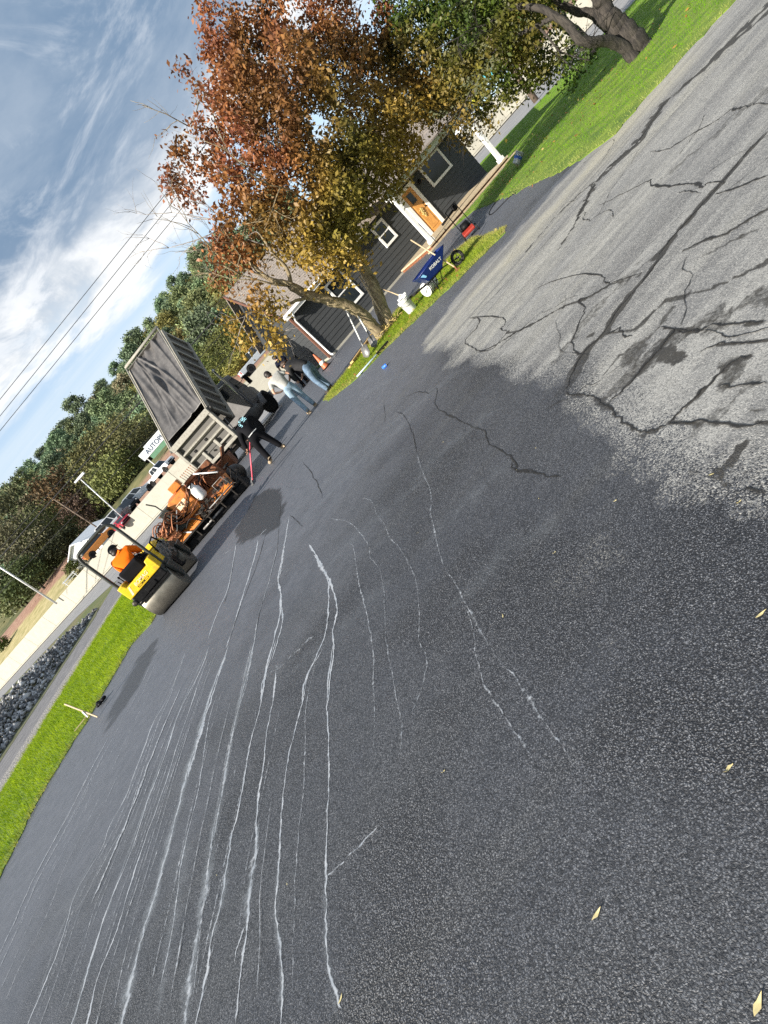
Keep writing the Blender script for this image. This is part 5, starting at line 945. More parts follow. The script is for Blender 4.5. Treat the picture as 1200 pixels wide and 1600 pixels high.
# ------------------------------------------------------------------ road roller
rl = thing('road_roller', 'small yellow and black tandem road roller with a roll bar on fresh asphalt', 'road roller', (-4.25, 12.5, 0), 0)
for nm, y in (('rear', .0), ('front', 1.62)):
    b = MB(); b.lathe([(.22, -.46), (.28, -.455), (.335, -.452), (.34, -.44), (.34, .44), (.335, .452), (.28, .455), (.22, .46)], (0, y, .34), 'x', 40); d_ = b.build('drum', 'drum', rl, True, .004)
    b = MB()
    for s in (-1, 1): b.cyl((s * .40, y, .34), (s * .475, y, .34), .14); 
    b.build('hub', 'grease', d_, True)
    for s in (-1, 1):
        b = MB(); b.prism([(y - .24, .66), (y + .24, .66), (y + .1, .26), (y - .1, .26)], s * .50 - .03, s * .50 + .03, 'x'); b.build('drum_bracket', 'dark_olive', rl, bevel=.015)
    b = MB(); ys = y - .36 if y < 1 else y + .36; b.box(-.44, .44, ys - .012, ys + .012, .50, .545); b.build('scraper', 'black', rl)
b = MB(); b.box(-.46, .46, -.34, .72, .64, .74); b.box(-.30, .30, .2, 1.15, .42, .70); b.box(-.46, .46, -.345, -.3, .56, .66); b.build('frame', 'dark_olive', rl, bevel=.02)
b = MB(); b.box(-.42, .42, -.37, -.345, .555, .72); b.box(-.12, .16, -.39, -.37, .57, .66); b.build('rear_panel', 'black', rl, bevel=.012)
# yellow U-shaped body: low back panel and two arms
b = MB(); b.prism([(-.455, .73), (-.455, 1.06), (-.33, 1.06), (-.30, .95), (.30, .95), (.33, 1.04), (.455, 1.04), (.455, .73)], -.40, -.12, 'y')
bd = b.build('body', 'yellow', rl, bevel=.018)
for s in (-1, 1):
    b = MB(); b.prism([(-.12, .73), (-.12, 1.05), (.35, 1.02), (.5, .9), (.5, .73)], s * .39 - .065, s * .39 + .065, 'x'); b.build('side_wing', 'yellow', rl, bevel=.015)
tm_ = Matrix.Translation((.02, -.4025, .865)) @ Matrix.Rotation(PI / 2, 4, 'X')
text_mesh('lettering', 'BOMAG', .105, 'cream', bd, tm_, .003, .25)
b = MB(); b.add([(-.36, -.404, .76), (-.31, -.404, .76), (-.245, -.404, .93), (-.285, -.404, .93)], [(0, 1, 2, 3)]); b.build('logo', 'cream', bd)
b = MB(); 
for (x0, x1, z0, z1) in ((-.14, .14, .768, .774), (-.14, .14, .8, .806), (-.146, -.14, .768, .806), (.14, .146, .768, .806)): b.box(x0, x1, -.4045, -.4015, z0, z1)
b.build('label_frame', 'black', bd)
text_mesh('small_lettering', 'BW 900', .028, 'black', bd, Matrix.Translation((0, -.4025, .787)) @ Matrix.Rotation(PI / 2, 4, 'X'), .002)
# seat, roll bar, console
b = MB(); b.prism([(-.26, .95), (-.28, 1.20), (-.22, 1.25), (-.15, 1.2), (-.08, 1.06), (.3, 1.06), (.32, .95)], -.25, .25, 'x'); b.build('seat', 'black_cloth', rl, bevel=.05, seg=3)
b = MB(); b.tube(smooth_path([(-.5, -.12, .62), (-.5, -.12, 1.3), (-.5, -.1, 1.86)], 4)[:-1] + smooth_path([(-.5, -.1, 1.86), (-.47, -.1, 2.0), (-.36, -.1, 2.07), (.3, -.1, 2.07), (.42, -.1, 2.0), (.46, -.1, 1.86), (.46, -.12, 1.3), (.46, -.12, .62)], 4), .036, 12); b.build('roll_bar', 'dark_olive', rl, True)
b = MB(); b.tube([(-.3, .45, 1.0), (-.3, .5, 1.24), (.2, .5, 1.24), (.2, .45, 1.0)], .018, 8); b.tube([(.48, .25, .9), (.5, .3, 1.16), (.5, .75, 1.2), (.49, .95, .95)], .018, 8); b.build('hand_rail', 'black', rl, True)
b = MB(); b.prism([(.55, .7), (.5, 1.05), (.72, 1.12), (.85, .7)], -.22, .22, 'x'); b.build('console', 'black', rl, bevel=.02)
b = MB(); b.tube([(0, .55, 1.08), (0, .42, 1.2)], .02, 8); c0 = Vector((0, .40, 1.22)); ax = Vector((0, -.6, .8)).normalized(); u_ = Vector((1, 0, 0)); w_ = ax.cross(u_); b.tube([c0 + (u_ * math.cos(a) + w_ * math.sin(a)) * .16 for a in [2 * PI * k / 20 for k in range(21)]], .014, 6); b.build('steering_wheel', 'black', rl, True)
b = MB(); b.tube([(-.36, -.02, 1.02), (-.38, .02, 1.16)], .014, 6); b.ell((-.38, .02, 1.18), (.025, .025, .03), 8, 6); b.tube([(-.42, -.05, 1.02), (-.44, -.03, 1.14)], .012, 6); b.build('lever', 'black', rl, True)
b = MB(); b.prism([(.72, .72), (.78, 1.05), (1.0, 1.14), (1.75, .98), (1.92, .74)], -.36, .36, 'x'); b.build('front_cover', 'yellow', rl, bevel=.03)
b = MB(); b.prism([(.8, .5), (.8, .9), (1.2, .93), (1.8, .72), (1.8, .55)], .305, .46, 'x'); b.box(.3, .47, .5, 1.1, .5, .75); b.build('engine_bay', 'dark_olive', rl, bevel=.02)
random.seed(4); b = MB(); b.box(.44, .465, .3, 1.2, .55, 1.0)
for k in range(24):
    y = random.uniform(.35, 1.15); z = random.uniform(.62, .95); s = random.uniform(.02, .05); b.box(.44, .5 + random.uniform(0, .03), y - s, y + s, z - s * .6, z + s * .6)
b.build('engine_parts', 'steel', rl, bevel=.004)
b = MB(); b.lathe([(.03, -.03), (.06, -.02), (.06, .02), (.03, .03)], (-.47, -.36, .62), 'y', 16); b.build('tail_lamp', 'grease', rl, True)
b = MB(); b.cyl((.36, 1.2, .92), (.36, 1.2, 1.02), .07); b.cyl((.36, .95, .9), (.36, .95, 1.0), .05); b.build('filter_cap', 'black', rl, True)
b = MB(); b.box(.47, .56, .45, .75, .3, .33); b.box(.46, .48, .45, .75, .33, .6); b.build('step', 'black', rl)

# ------------------------------------------------------------------ people
def skin(name, nodes, edges, mt, parent, root=0, sub=2):
    """nodes: list of (pos, radius) or (pos, (rx, ry)); edges by index"""
    me = bpy.data.meshes.new(name); me.from_pydata([tuple(n[0]) for n in nodes], edges, []); o = bpy.data.objects.new(name, me); C.objects.link(o)
    o.modifiers.new('skin', 'SKIN'); sv = me.skin_vertices[0].data
    for i, n in enumerate(nodes): r = n[1]; sv[i].radius = (r, r) if isinstance(r, (int, float)) else r; sv[i].use_root = (i == root)
    s = o.modifiers.new('sub', 'SUBSURF'); s.levels = sub; s.render_levels = sub
    bpy.context.view_layer.update(); m2 = bpy.data.meshes.new_from_object(o.evaluated_get(bpy.context.evaluated_depsgraph_get())); bpy.data.objects.remove(o); bpy.data.meshes.remove(me)
    m2.name = name; m2.materials.clear(); m2.materials.append(MAT[mt]); m2.polygons.foreach_set('use_smooth', [True] * len(m2.polygons)); return link(name, m2, parent)
def person(label, loc, rz, J, skin_m, top, pants, shoe, hair, sleeve=1.0, hood=False, cap=None, bulk=1.0, finger_curl=.5, group=None):
    """J: joints in local space (+y the way the person faces): pelvis, waist, chest, neck, head, and (l/r) sh, el, wr, hp, kn, an, toe"""
    J = {k: Vector(v) for k, v in J.items()}; t = thing('person', label, 'person', loc, rz, group)
    nodes, edges = [], []
    def add(p, r, prev=None):
        nodes.append((Vector(p), r)); i = len(nodes) - 1
        if prev is not None: edges.append((prev, i))
        return i
    up = (J['head'] - J['neck']).normalized(); fwd = J['face'].normalized()
    pe = add(J['pelvis'], .115); wa = add(J['waist'], .105, pe); ch = add(J['chest'], .125, wa); nk0 = add(J['neck'], .06, ch); nk = add(J['neck'] + up * .06, .052, nk0)
    hd = add(J['head'], .088, nk); add(J['head'] + up * .085, .07, hd); jaw = add(J['head'] - up * .06 + fwd * .055, .048, hd); add(J['head'] - up * .015 + fwd * .108, .014, jaw)
    side = up.cross(fwd).normalized()
    for s in (-1, 1): add(J['head'] + side * s * .088, .016, hd)
    for s in 'lr':
        sh = add(J['sh' + s], .06, ch); el_ = add(J['el' + s], .044, sh); wr = add(J['wr' + s], .03, el_); d = (J['wr' + s] - J['el' + s]).normalized()
        hdv = (J.get('hd' + s) or d).normalized(); pm = add(J['wr' + s] + hdv * .06, (.034, .022), wr); lat = hdv.cross(Vector((0, 0, 1)) if abs(hdv.z) < .9 else Vector((0, 1, 0))).normalized(); nrm = lat.cross(hdv)
        for k, (o_, L_) in enumerate(((-.030, .062), (-.010, .072), (.010, .068), (.030, .052))):
            a = add(J['wr' + s] + hdv * .095 + lat * o_, .0095, pm); bq = add(nodes[a][0] + (hdv * (1 - finger_curl * .5) + nrm * finger_curl * .8).normalized() * L_ * .5, .0085, a); add(nodes[bq][0] + (hdv * (1 - finger_curl) + nrm * finger_curl * 1.4).normalized() * L_ * .5, .0075, bq)
        th = add(J['wr' + s] + hdv * .05 + lat * -.042 + nrm * .012, .011, pm); add(nodes[th][0] + (hdv * .6 + nrm * .7 - lat * .2).normalized() * .045, .009, th)
        hp = add(J['hp' + s], .085, pe); kn = add(J['kn' + s], .055, hp); an = add(J['an' + s], .03, kn); add(J['an' + s] * .4 + J['toe' + s] * .6, .015, an)
    skin('body', nodes, edges, skin_m, t, 0, 1)
    # top
    q = []; e = []
    def a2(p, r, prev=None):
        q.append((Vector(p), r)); i = len(q) - 1
        if prev is not None: e.append((prev, i))
        return i
    k = bulk
    h0 = a2(J['pelvis'] * 1.25 - J['waist'] * .25, .168 * k); w0 = a2(J['waist'], .148 * k, h0); c0 = a2(J['chest'], .165 * k, w0); n0 = a2(J['neck'] * .8 + J['chest'] * .2, .092, c0)
    if hood: a2(J['neck'] + up * .02 - fwd * .06, .10, n0)
    for s in 'lr':
        sh = a2(J['sh' + s], .088 * k, c0)
        if sleeve > .6: el_ = a2(J['el' + s], .066 * k, sh); a2(J['el' + s] * (1 - .95) + J['wr' + s] * .95, .048 * k, el_)
        else: a2(J['sh' + s] * (1 - sleeve * 1.6) + J['el' + s] * sleeve * 1.6, .07 * k, sh)
    sho = skin('shirt' if sleeve < .6 else 'hoodie' if hood else 'jacket', q, e, top, t)
    q = []; e = []
    p0 = a2(J['pelvis'] + (J['waist'] - J['pelvis']) * .75, .135 * k); p1 = a2(J['pelvis'], .15 * k, p0)
    for s in 'lr':
        hp = a2(J['hp' + s], .112 * k, p1); kn = a2(J['kn' + s], .082 * k, hp); an = a2(J['an' + s] + (J['kn' + s] - J['an' + s]) * .1, .07 * k, kn); a2(J['an' + s] + (J['kn' + s] - J['an' + s]) * -.02, .07 * k, an)
    skin('trousers', q, e, pants, t)
    for s in 'lr':
        a, c = J['an' + s], J['toe' + s]; d = (c - a); d.z = 0; d = d.normalized()
        q = []; e = []; i0 = a2(a - d * .055 + Vector((0, 0, -.03)), .058); i1 = a2(a + d * .05 + Vector((0, 0, -.03)), .062, i0); i4 = a2(c - d * .02 + Vector((0, 0, .005)), .058, i1); i2 = a2(c + d * .05, .045, i4); i3 = a2(a - d * .01 + Vector((0, 0, .07)), .062, i0)
        skin('shoe', q, e, shoe, t, 0, 1)
    b = MB(); mx_ = Matrix((side, fwd, up)).transposed().to_4x4(); b.ell(J['head'] + up * .035 - fwd * .018, (.097, .108, .102), 18, 12, 0, mx_); b.ell(J['head'] - up * .035 - fwd * .05, (.086, .065, .07), 14, 8, 0, mx_); b.build('hair', hair, t, True)
    if cap:
        b = MB(); b.ell(J['head'] + up * .05 - fwd * .01, (.105, .118, .09), 18, 10, 0, mx_); b.add([mx_ @ Vector(w) + J['head'] for w in ((-.07, .08, .055), (.07, .08, .055), (.06, .19, .045), (-.06, .19, .045))], [(0, 1, 2, 3)]); b.build('cap', cap, t, True)
    return t, sho
stand = lambda **k: dict(dict(pelvis=(0, 0, .94), waist=(0, 0, 1.08), chest=(0, .01, 1.3), neck=(0, 0, 1.46), head=(0, .03, 1.62), face=(0, 1, -.1), shl=(-.19, 0, 1.40), shr=(.19, 0, 1.40), ell=(-.25, -.03, 1.12), elr=(.25, -.03, 1.12), wrl=(-.26, .08, .88), wrr=(.26, .08, .88),
    hpl=(-.10, 0, .88), hpr=(.10, 0, .88), knl=(-.12, .02, .48), knr=(.12, .02, .48), anl=(-.13, 0, .09), anr=(.13, 0, .09), toel=(-.14, .15, .045), toer=(.14, .15, .045)), **k)
# grey shirt, seen from behind, one hand on the hip
person('person in a grey t-shirt and light jeans standing with a hand on the hip', (.86, 16.75, 0), math.radians(8), stand(chest=(-.04, .1, 1.28), neck=(-.07, .18, 1.40), head=(-.08, .26, 1.52), face=(-.1, .8, -.5), waist=(-.01, .03, 1.08), shl=(-.24, .12, 1.33), shr=(.13, .13, 1.36), ell=(-.40, .0, 1.10), wrl=(-.22, .12, .98), hdl=(.8, .5, -.2), elr=(.34, .04, 1.14), wrr=(.2, .2, 1.0), hdr=(-.7, .6, -.2), anl=(-.13, -.02, .09), anr=(.16, .1, .09), toer=(.2, .25, .045), knr=(.13, .1, .48)), 'skin', 'grey_shirt', 'jeans', 'boots', 'hair', .42, group=None)
# navy shirt, farther back
person('person in a navy t-shirt and black trousers leaning forward farther back', (1.95, 25.6, 0), math.radians(20), stand(chest=(0, .12, 1.38), neck=(0, .2, 1.52), head=(0, .27, 1.66), waist=(0, .03, 1.14), pelvis=(0, 0, 1.0), hpl=(-.1, 0, .94), hpr=(.1, 0, .94), shl=(-.2, .12, 1.46), shr=(.2, .12, 1.46), ell=(-.28, .2, 1.2), elr=(.3, .2, 1.2), wrl=(-.2, .38, 1.05), wrr=(.2, .38, 1.05)), 'skin', 'navy', 'black_cloth', 'shoe_dark', 'hair', .42, bulk=1.1)
# dark jacket, bending far over
person('person in a dark jacket and jeans bending forward at the tip of the grass island', (1.6, 16.75, 0), math.radians(38), stand(pelvis=(0, -.05, .90), waist=(0, .06, 1.06), chest=(0, .24, 1.25), neck=(0, .40, 1.34), head=(0, .53, 1.38), face=(0, .6, -.8), shl=(-.2, .3, 1.28), shr=(.2, .3, 1.28), ell=(-.27, .38, 1.02), elr=(.27, .38, 1.02), wrl=(-.16, .5, .84), wrr=(.16, .5, .84), hpl=(-.1, -.05, .85), hpr=(.1, -.05, .85), knl=(-.12, .0, .47), knr=(.13, .08, .47), anl=(-.13, -.1, .09), anr=(.15, .05, .09), toel=(-.14, .05, .045), toer=(.17, .2, .045)), 'skin', 'charcoal', 'dark_jeans', 'shoe_dark', 'hair_brown', 1.0, bulk=1.12)
# worker with the lute
lp, lsh = person('person in a black hoodie and black trousers bent over a red-handled asphalt rake', (-.72, 15.75, 0), math.radians(10), stand(pelvis=(0, -.02, .86), waist=(.02, .08, 1.01), chest=(.08, .26, 1.15), neck=(.13, .42, 1.22), head=(.15, .54, 1.26), face=(-.3, .7, -.75), shl=(-.14, .30, 1.16), shr=(.28, .26, 1.22), ell=(-.30, .28, .92), elr=(.20, .36, .96), wrl=(-.36, .36, .70), hdl=(-.5, .3, -.6), wrr=(-.02, .44, .86), hdr=(-.8, .1, -.3), hpl=(-.11, -.02, .82), hpr=(.11, -.02, .82), knl=(-.17, .03, .46), knr=(.2, .05, .46), anl=(-.22, -.06, .12), anr=(.26, .05, .12), toel=(-.27, .09, .05), toer=(.33, .19, .05)), 'skin_dark', 'black_cloth', 'black_cloth', 'boots', 'hair', 1.0, hood=True, bulk=1.15)
b = MB(); nr = Vector((.0, -.72, .69)); up_ = Vector((.14, .66, .73)).normalized(); rt = Vector((1, 0, 0)); o_ = Vector((.04, .03, 1.22))
random.seed(9)
for row, (z, n_) in enumerate(((.10, 4), (.02, 4), (-.05, 2))):
    for k in range(n_):
        x = -.13 + k * .075 + .02 * row; w, h = random.uniform(.035, .055), random.uniform(.045, .06)
        if random.random() < .25: continue
        for (dx, dz, ww, hh) in ((0, 0, w, .014), (0, h, w, .014), (0 if k % 2 else w, 0, .014, h)): b.box(x + dx, x + dx + ww, z + dz, z + dz + hh, .0, .006, 0, Matrix.Translation(o_) @ Matrix((rt, up_, rt.cross(up_))).transposed().to_4x4())
b.build('back_print', 'hoodie_print', lsh)
b = MB(); b.tube([(-.15, -.13, .90), (0, -.165, .91), (.15, -.12, .90)], .012, 6); b.build('belt', 'white', lp)
# roller operator: seated
person('person in an orange hoodie and dark cap sitting on the road roller', (-4.25, 12.5, 0), 0, dict(pelvis=(0, .05, 1.16), waist=(0, .03, 1.24), chest=(-.01, .08, 1.38), neck=(-.02, .14, 1.5), head=(-.03, .19, 1.60), face=(.25, 1, -.15), shl=(-.2, .09, 1.42), shr=(.19, .12, 1.42), ell=(-.27, .2, 1.2), elr=(.30, .28, 1.22), wrl=(-.14, .36, 1.24), wrr=(.15, .42, 1.24), hpl=(-.1, .1, 1.14), hpr=(.1, .1, 1.14), knl=(-.14, .42, 1.08), knr=(.15, .44, 1.08), anl=(-.14, .48, .82), anr=(.15, .5, .82), toel=(-.14, .60, .79), toer=(.15, .62, .79)), 'skin_dark', 'hoodie_orange', 'black_cloth', 'shoe_dark', 'hair', 1.0, hood=True, cap='black', bulk=1.12)

# ------------------------------------------------------------------ small things around the island
def top_thing(name, label, cat, loc, rz=0, group=None): return thing(name, label, cat, loc, rz, group)
t = top_thing('asphalt_rake', 'long asphalt rake with a pinkish red handle held by the bent worker', 'rake', (-1.72, 15.95, 0))
b = MB(); b.tube([(.05, .0, .08), (.60, .17, .62), (1.0, .28, .95)], .018, 8); b.build('handle', 'pink_red', t, True); b = MB(); b.tube([(-.02, 0, .05), (.1, .02, .14)], .024, 8); b.box(-.05, .02, -.32, .32, .012, .05); 
b.build('blade', 'steel', t, bevel=.004)
# wheelbarrow
wx, wy = G(700, 452); t = top_thing('wheelbarrow', 'blue tray wheelbarrow with a black wheel parked on the grass', 'wheelbarrow', (4.62, 13.2, .02), math.radians(2)); t.scale = (.77, .77, .77); t.location.x = 4.8
b = MB(); T_ = [(-.62, -.3, .70), (.52, -.33, .78), (.52, .33, .78), (-.62, .3, .70)]; B__ = [(-.42, -.18, .40), (.12, -.2, .38), (.12, .2, .38), (-.42, .18, .40)]
b.add(T_ + B__, [(4, 5, 6, 7), (0, 1, 5, 4), (1, 2, 6, 5), (2, 3, 7, 6), (3, 0, 4, 7)]); tr_ = b.build('tray', 'blue', t, bevel=.02); sm = tr_.modifiers.new('thick', 'SOLIDIFY'); sm.thickness = .012
b = MB(); b.tube([Vector(q) for q in T_] + [Vector(T_[0])], .014, 6); b.build('tray_lip', 'blue', tr_, True)
sf = Matrix.Translation((.0, -.285, .60)) @ Matrix.Rotation(math.radians(1.5), 4, 'Z') @ Matrix.Rotation(math.radians(3), 4, 'Y') @ Matrix.Rotation(math.radians(90 + 20), 4, 'X')
text_mesh('lettering', 'KOBALT', .125, 'white', tr_, sf, .003)
b = MB(); b.add([(-.585, -.295, .66), (-.47, -.265, .54), (-.415, -.268, .55), (-.50, -.305, .69)], [(0, 1, 2, 3)]); l_ = b.build('label', 'blue_label', tr_); sm = l_.modifiers.new('thick', 'SOLIDIFY'); sm.thickness = .006; sm.offset = 0
b = MB()
for s in (-1, 1):
    b.tube([(.72, s * .07, .2), (.15, s * .2, .36), (-.5, s * .24, .38), (-.95, s * .29, .46)], .017, 7)
b.build('frame', 'black', t, True)
for s in (-1, 1):
    b = MB(); b.tube([(-.35, s * .22, .37), (-.42, s * .26, .02), (-.25, s * .26, .02), (.0, s * .2, .36)], .013, 6); b.build('leg', 'black', t, True)
    b = MB(); b.tube([(-.95, s * .29, .46), (-1.1, s * .3, .48)], .024, 8); b.build('grip', 'rubber', t, True)
b = MB(); b.tube([(-.40, -.26, .15), (-.40, .26, .15)], .01, 6); b.tube([(-.1, -.24, .2), (-.3, .24, .3)], .01, 6); b.tube([(-.1, .24, .2), (-.3, -.24, .3)], .01, 6); b.build('brace', 'black', t, True)
wo_ = bpy.data.objects.new('wheel', None); C.objects.link(wo_); wo_.parent = t; wo_.location = (.72, 0, .21)
b = MB(); b.tube([(.185 * math.cos(2 * PI * k / 28), 0, .185 * math.sin(2 * PI * k / 28)) for k in range(29)], .036, 10); b.build('tyre', 'rubber', wo_, True)
b = MB(); b.tube([(.135 * math.cos(2 * PI * k / 24), 0, .135 * math.sin(2 * PI * k / 24)) for k in range(25)], .014, 8); b.cyl((0, -.06, 0), (0, .06, 0), .03); 
for k in range(5): b.tube([(0, 0, 0), (.135 * math.cos(k * 1.257), 0, .135 * math.sin(k * 1.257))], .009, 5)
b.build('rim', 'bed_dark', wo_, True)
# long handled tool over the barrow
t = top_thing('long_handle_rake', 'long pale wooden handled rake leaning across the front of the wheelbarrow', 'rake', (*G(717, 424), .02))
lt_ = AT(642, 375, 13.9) - t.location; b = MB(); b.tube([(0, 0, .10), lt_], .017, 8); b.build('handle', 'wood_tan', t, True); b = MB(); b.tube([(-.02, -.04, .02), (0, 0, .12)], .02, 8); b.box(-.07, .05, -.06, -.02, .0, .05); b.build('head', 'rust', t)
# buckets
def bucket(name, label, loc, mt='plastic', rot=None, lid=False, label_mt=None):
    t = top_thing(name, label, 'bucket', loc)
    if rot: t.rotation_euler = rot
    b = MB(); b.lathe([(.001, .012), (.125, .0), (.13, .012), (.148, .36), (.156, .362), (.156, .375), (.143, .378), (.123, .03), (.001, .026)], n=24); bb = b.build('pail', mt, t, True)
    b = MB(); b.lathe([(.150, .29), (.160, .292), (.160, .302), (.152, .304)], n=24); b.lathe([(.152, .325), (.162, .327), (.162, .337), (.153, .339)], n=24); b.build('rim', mt, bb, True)
    b = MB(); b.tube([(.155 * math.cos(a), .155 * math.sin(a), .30 - .12 * math.sin(max(0, min(PI, a + PI)))) for a in [-PI + PI * k / 12 for k in range(13)]], .006, 5); b.build('wire_handle', 'steel', t, True)
    return t, bb
bucket('white_bucket', 'white plastic bucket standing upright on the grass beside the tree trunk', (4.12, 14.3, .02))
t_, bb = bucket('white_bucket', 'white plastic bucket lying on its side with its ringed base showing', (4.78, 13.72, .17), 'plastic', (0, math.radians(-86), math.radians(25)))
b = MB(); b.lathe([(.07, -.012), (.09, -.014), (.095, .0), (.07, .0)], n=20); b.lathe([(.03, -.012), (.04, -.014), (.045, .0), (.03, .0)], n=20); b.build('base_rings', 'bed_dark', bb, True)
t_, bb = bucket('silver_pail', 'silver pail with a blue label lying open on the right lawn', (10.45, 17.9, .14), 'silver', (0, math.radians(62), math.radians(-20))); t_.scale = (.85,) * 3
b = MB(); b.lathe([(.1412, .15), (.1462, .24)], n=24); b.v = b.v; ob = b.build('label', 'bright_blue', bb, True)
# mop against the bucket
t = top_thing('squeegee', 'squeegee with an orange and grey handle resting on the white bucket', 'squeegee', (4.2, 14.45, .4))
b = MB(); b.tube([(0, 0, .05), (.1, .7, .22), (.2, 1.5, .42)], .014, 8); b.build('handle', 'wood_tan', t, True); b = MB(); b.box(-.13, .13, -.05, .03, .0, .05); b.tube([(-.06, 0, .04), (0, .02, .1), (.06, 0, .04)], .018, 6); b.build('head', 'white', t, bevel=.01)
# shovels leaning on the low trunk
for (bt, tp, lab) in (((577, 560), (539, 481), 'shovel nearer the driveway end of the island leaning on the low trunk'), ((589, 544), (552, 481), 'shovel closer to the big trunk leaning on the low trunk')):
    x, y = G(*bt); v = AT(tp[0], tp[1], y + .55); t = top_thing('shovel', 'long-handled ' + lab, 'shovel', (x, y, .02), 0, 'shovels leaning on the tree'); d = v - Vector((x, y, .02)); n_ = d.normalized(); l_ = d.length
    b = MB(); b.tube([n_ * .3, n_ * l_], .018, 8); b.build('handle', 'plastic', t, True)
    sd2 = Vector((.75, -.66, 0)); b = MB(); 
    pts = [n_ * .36 - sd2 * .03, n_ * .33 - sd2 * .11, n_ * .10 - sd2 * .12, n_ * 0, n_ * .10 + sd2 * .12, n_ * .33 + sd2 * .11, n_ * .36 + sd2 * .03]
    b.add([p + Vector((0, -.01, 0)) for p in pts] + [n_ * .2 + Vector((0, .03, 0))], [(i, i + 1, 7) for i in range(6)] + [(6, 0, 7)]); bl = b.build('blade', 'steel', t, True); sm = bl.modifiers.new('thick', 'SOLIDIFY'); sm.thickness = .006
    b = MB(); b.tube([n_ * .3, n_ * .5], .024, 8); b.build('socket', 'steel', t, True)
# pale pole against the main trunk
x, y = G(611, 512); v = AT(561, 432, y + .28); t = top_thing('wooden_pole', 'long pale pole leaning against the thick upright tree trunk', 'pole', (x, y, .02)); b = MB(); b.tube([(0, 0, 0), v - Vector((x, y, .02))], .02, 8); b.build('shaft', 'wood_tan', t, True); b = MB(); b.ell((0, 0, .0), (.03, .03, .04)); b.build('tip', 'steel', t, True)
# lumber under the tree
x, y = G(572, 548); lt = math.radians(62)
for k, (dx, dy, dz, l, lab) in enumerate(((0, 0, 0, 1.5, 'bottom board of the lumber stack under the tree nearest the driveway'), (.16, .12, 0, 1.4, 'bottom board of the lumber stack on its house side'), (.05, .05, .055, 1.5, 'top board lying across the lumber stack under the tree'), (.30, .2, .0, 1.2, 'short loose board lying behind the lumber stack'))):
    b = MB(); b.box(-.07, .07, -l / 2, l / 2, 0, .045); o = b.build('board', 'lumber', None, bevel=.004); o.location = (x + dx, y + .3 + dy, .022 + dz); o.rotation_euler = (0, 0, -lt + .1 * k); tag(o, lab, 'board', 'boards stacked under the tree')
# straw and cut sprigs at the foot of the trunk
random.seed(12); b = MB()
for k in range(130):
    a = random.random() * 6.28; rr = random.uniform(0, .42); p = Vector((rr * math.cos(a), rr * math.sin(a) * .7, random.uniform(.02, .12))); d = Vector((random.gauss(0, 1), random.gauss(0, 1), random.gauss(.25, .3))).normalized() * random.uniform(.1, .3); b.tube([p, p + d * .5 + Vector((0, 0, .02)), p + d], .007, 4)
o = b.build('straw_pile', 'straw', None); o.location = (*G(607, 516), .0); tag(o, 'loose pile of yellow straw at the foot of the tree', 'straw', kind='stuff')
# blue handled rake on the grass, blue can on the asphalt
p0, p1 = Vector((*G(600, 546), .05)), Vector((*G(560, 591), .05)); t = top_thing('blue_handle_rake', 'blue-handled rake lying flat on the grass near the driveway edge', 'rake', p0); b = MB(); b.tube([(0, 0, 0), p1 - p0], .02, 8); b.build('handle', 'car_blue', t, True); b = MB(); b.box(-.2, .2, -.03, .03, -.02, .03); 
for k in range(9): b.box(-.2 + k * .048, -.19 + k * .048, -.11, -.03, -.03, .0)
b.build('head', 'black', t)
t = top_thing('drink_can', 'small blue can lying on the asphalt beside the grass island', 'can', (*G(603, 574), .034)); t.rotation_euler = (PI / 2, 0, .9); b = MB(); b.lathe([(.025, -.062), (.033, -.055), (.033, .05), (.026, .06)], n=16); cb = b.build('body', 'bright_blue', t, True); b = MB(); b.lathe([(.001, .058), (.024, .06), (.026, .063), (.001, .061)], n=16); b.build('lid', 'chrome', t, True)
# mower
t = top_thing('lawn_mower', 'small red push mower with a black handle parked by the porch', 'mower', (6.95, 15.45, .004), math.radians(155)); t.scale = (.85,) * 3
b = MB(); b.prism([(-.28, .12), (-.30, .22), (-.12, .27), (.16, .27), (.3, .2), (.28, .12)], -.21, .21, 'x'); b.build('deck', 'red', t, bevel=.03, seg=3)
b = MB(); b.lathe([(.001, .28), (.14, .28), (.15, .34), (.13, .42), (.06, .46), (.001, .46)], (0, -.02, 0)); b.box(.1, .2, -.1, .08, .29, .38); b.build('engine', 'black', t, True)
for sx in (-1, 1):
    for yy in (-.25, .25): wheel(t, (sx * .25, yy, .095), .095, .05, 0, .5, 'plastic', 'wheel', False)
b = MB(); b.tube([(-.2, -.28, .2), (-.2, -.7, .62), (-.2, -1.05, .98), (-.1, -1.1, 1.0), (.1, -1.1, 1.0), (.2, -1.05, .98), (.2, -.7, .62), (.2, -.28, .2)], .013, 8); b.tube([(-.2, -.7, .62), (.2, -.7, .62)], .01, 6); b.build('handle', 'black', t, True)
b = MB(); b.hexa([(-.16, -.3, .18), (.16, -.3, .18), (.16, -.62, .22), (-.16, -.62, .22)], [(-.16, -.3, .34), (.16, -.3, .34), (.14, -.62, .44), (-.14, -.62, .44)]); b.build('grass_bag', 'black_cloth', t, bevel=.03)
# leaf blower leaning by the wall on the porch
t = top_thing('leaf_blower', 'black leaf blower lying on the porch floor by the house wall', 'blower', AT(708, 322, 23.6) * 1); t.location.z = .18
b = MB(); b.ell((0, 0, .12), (.14, .12, .12)); b.tube([(.1, 0, .14), (.18, .02, .28), (-.1, .02, .28), (-.12, 0, .14)], .018, 6); b.build('body', 'black', t, True); b = MB(); b.tube([(-.1, 0, .1), (-.5, -.05, .07), (-.85, -.1, .05)], [.045, .04, .05], 10); b.build('tube', 'black', t, True)
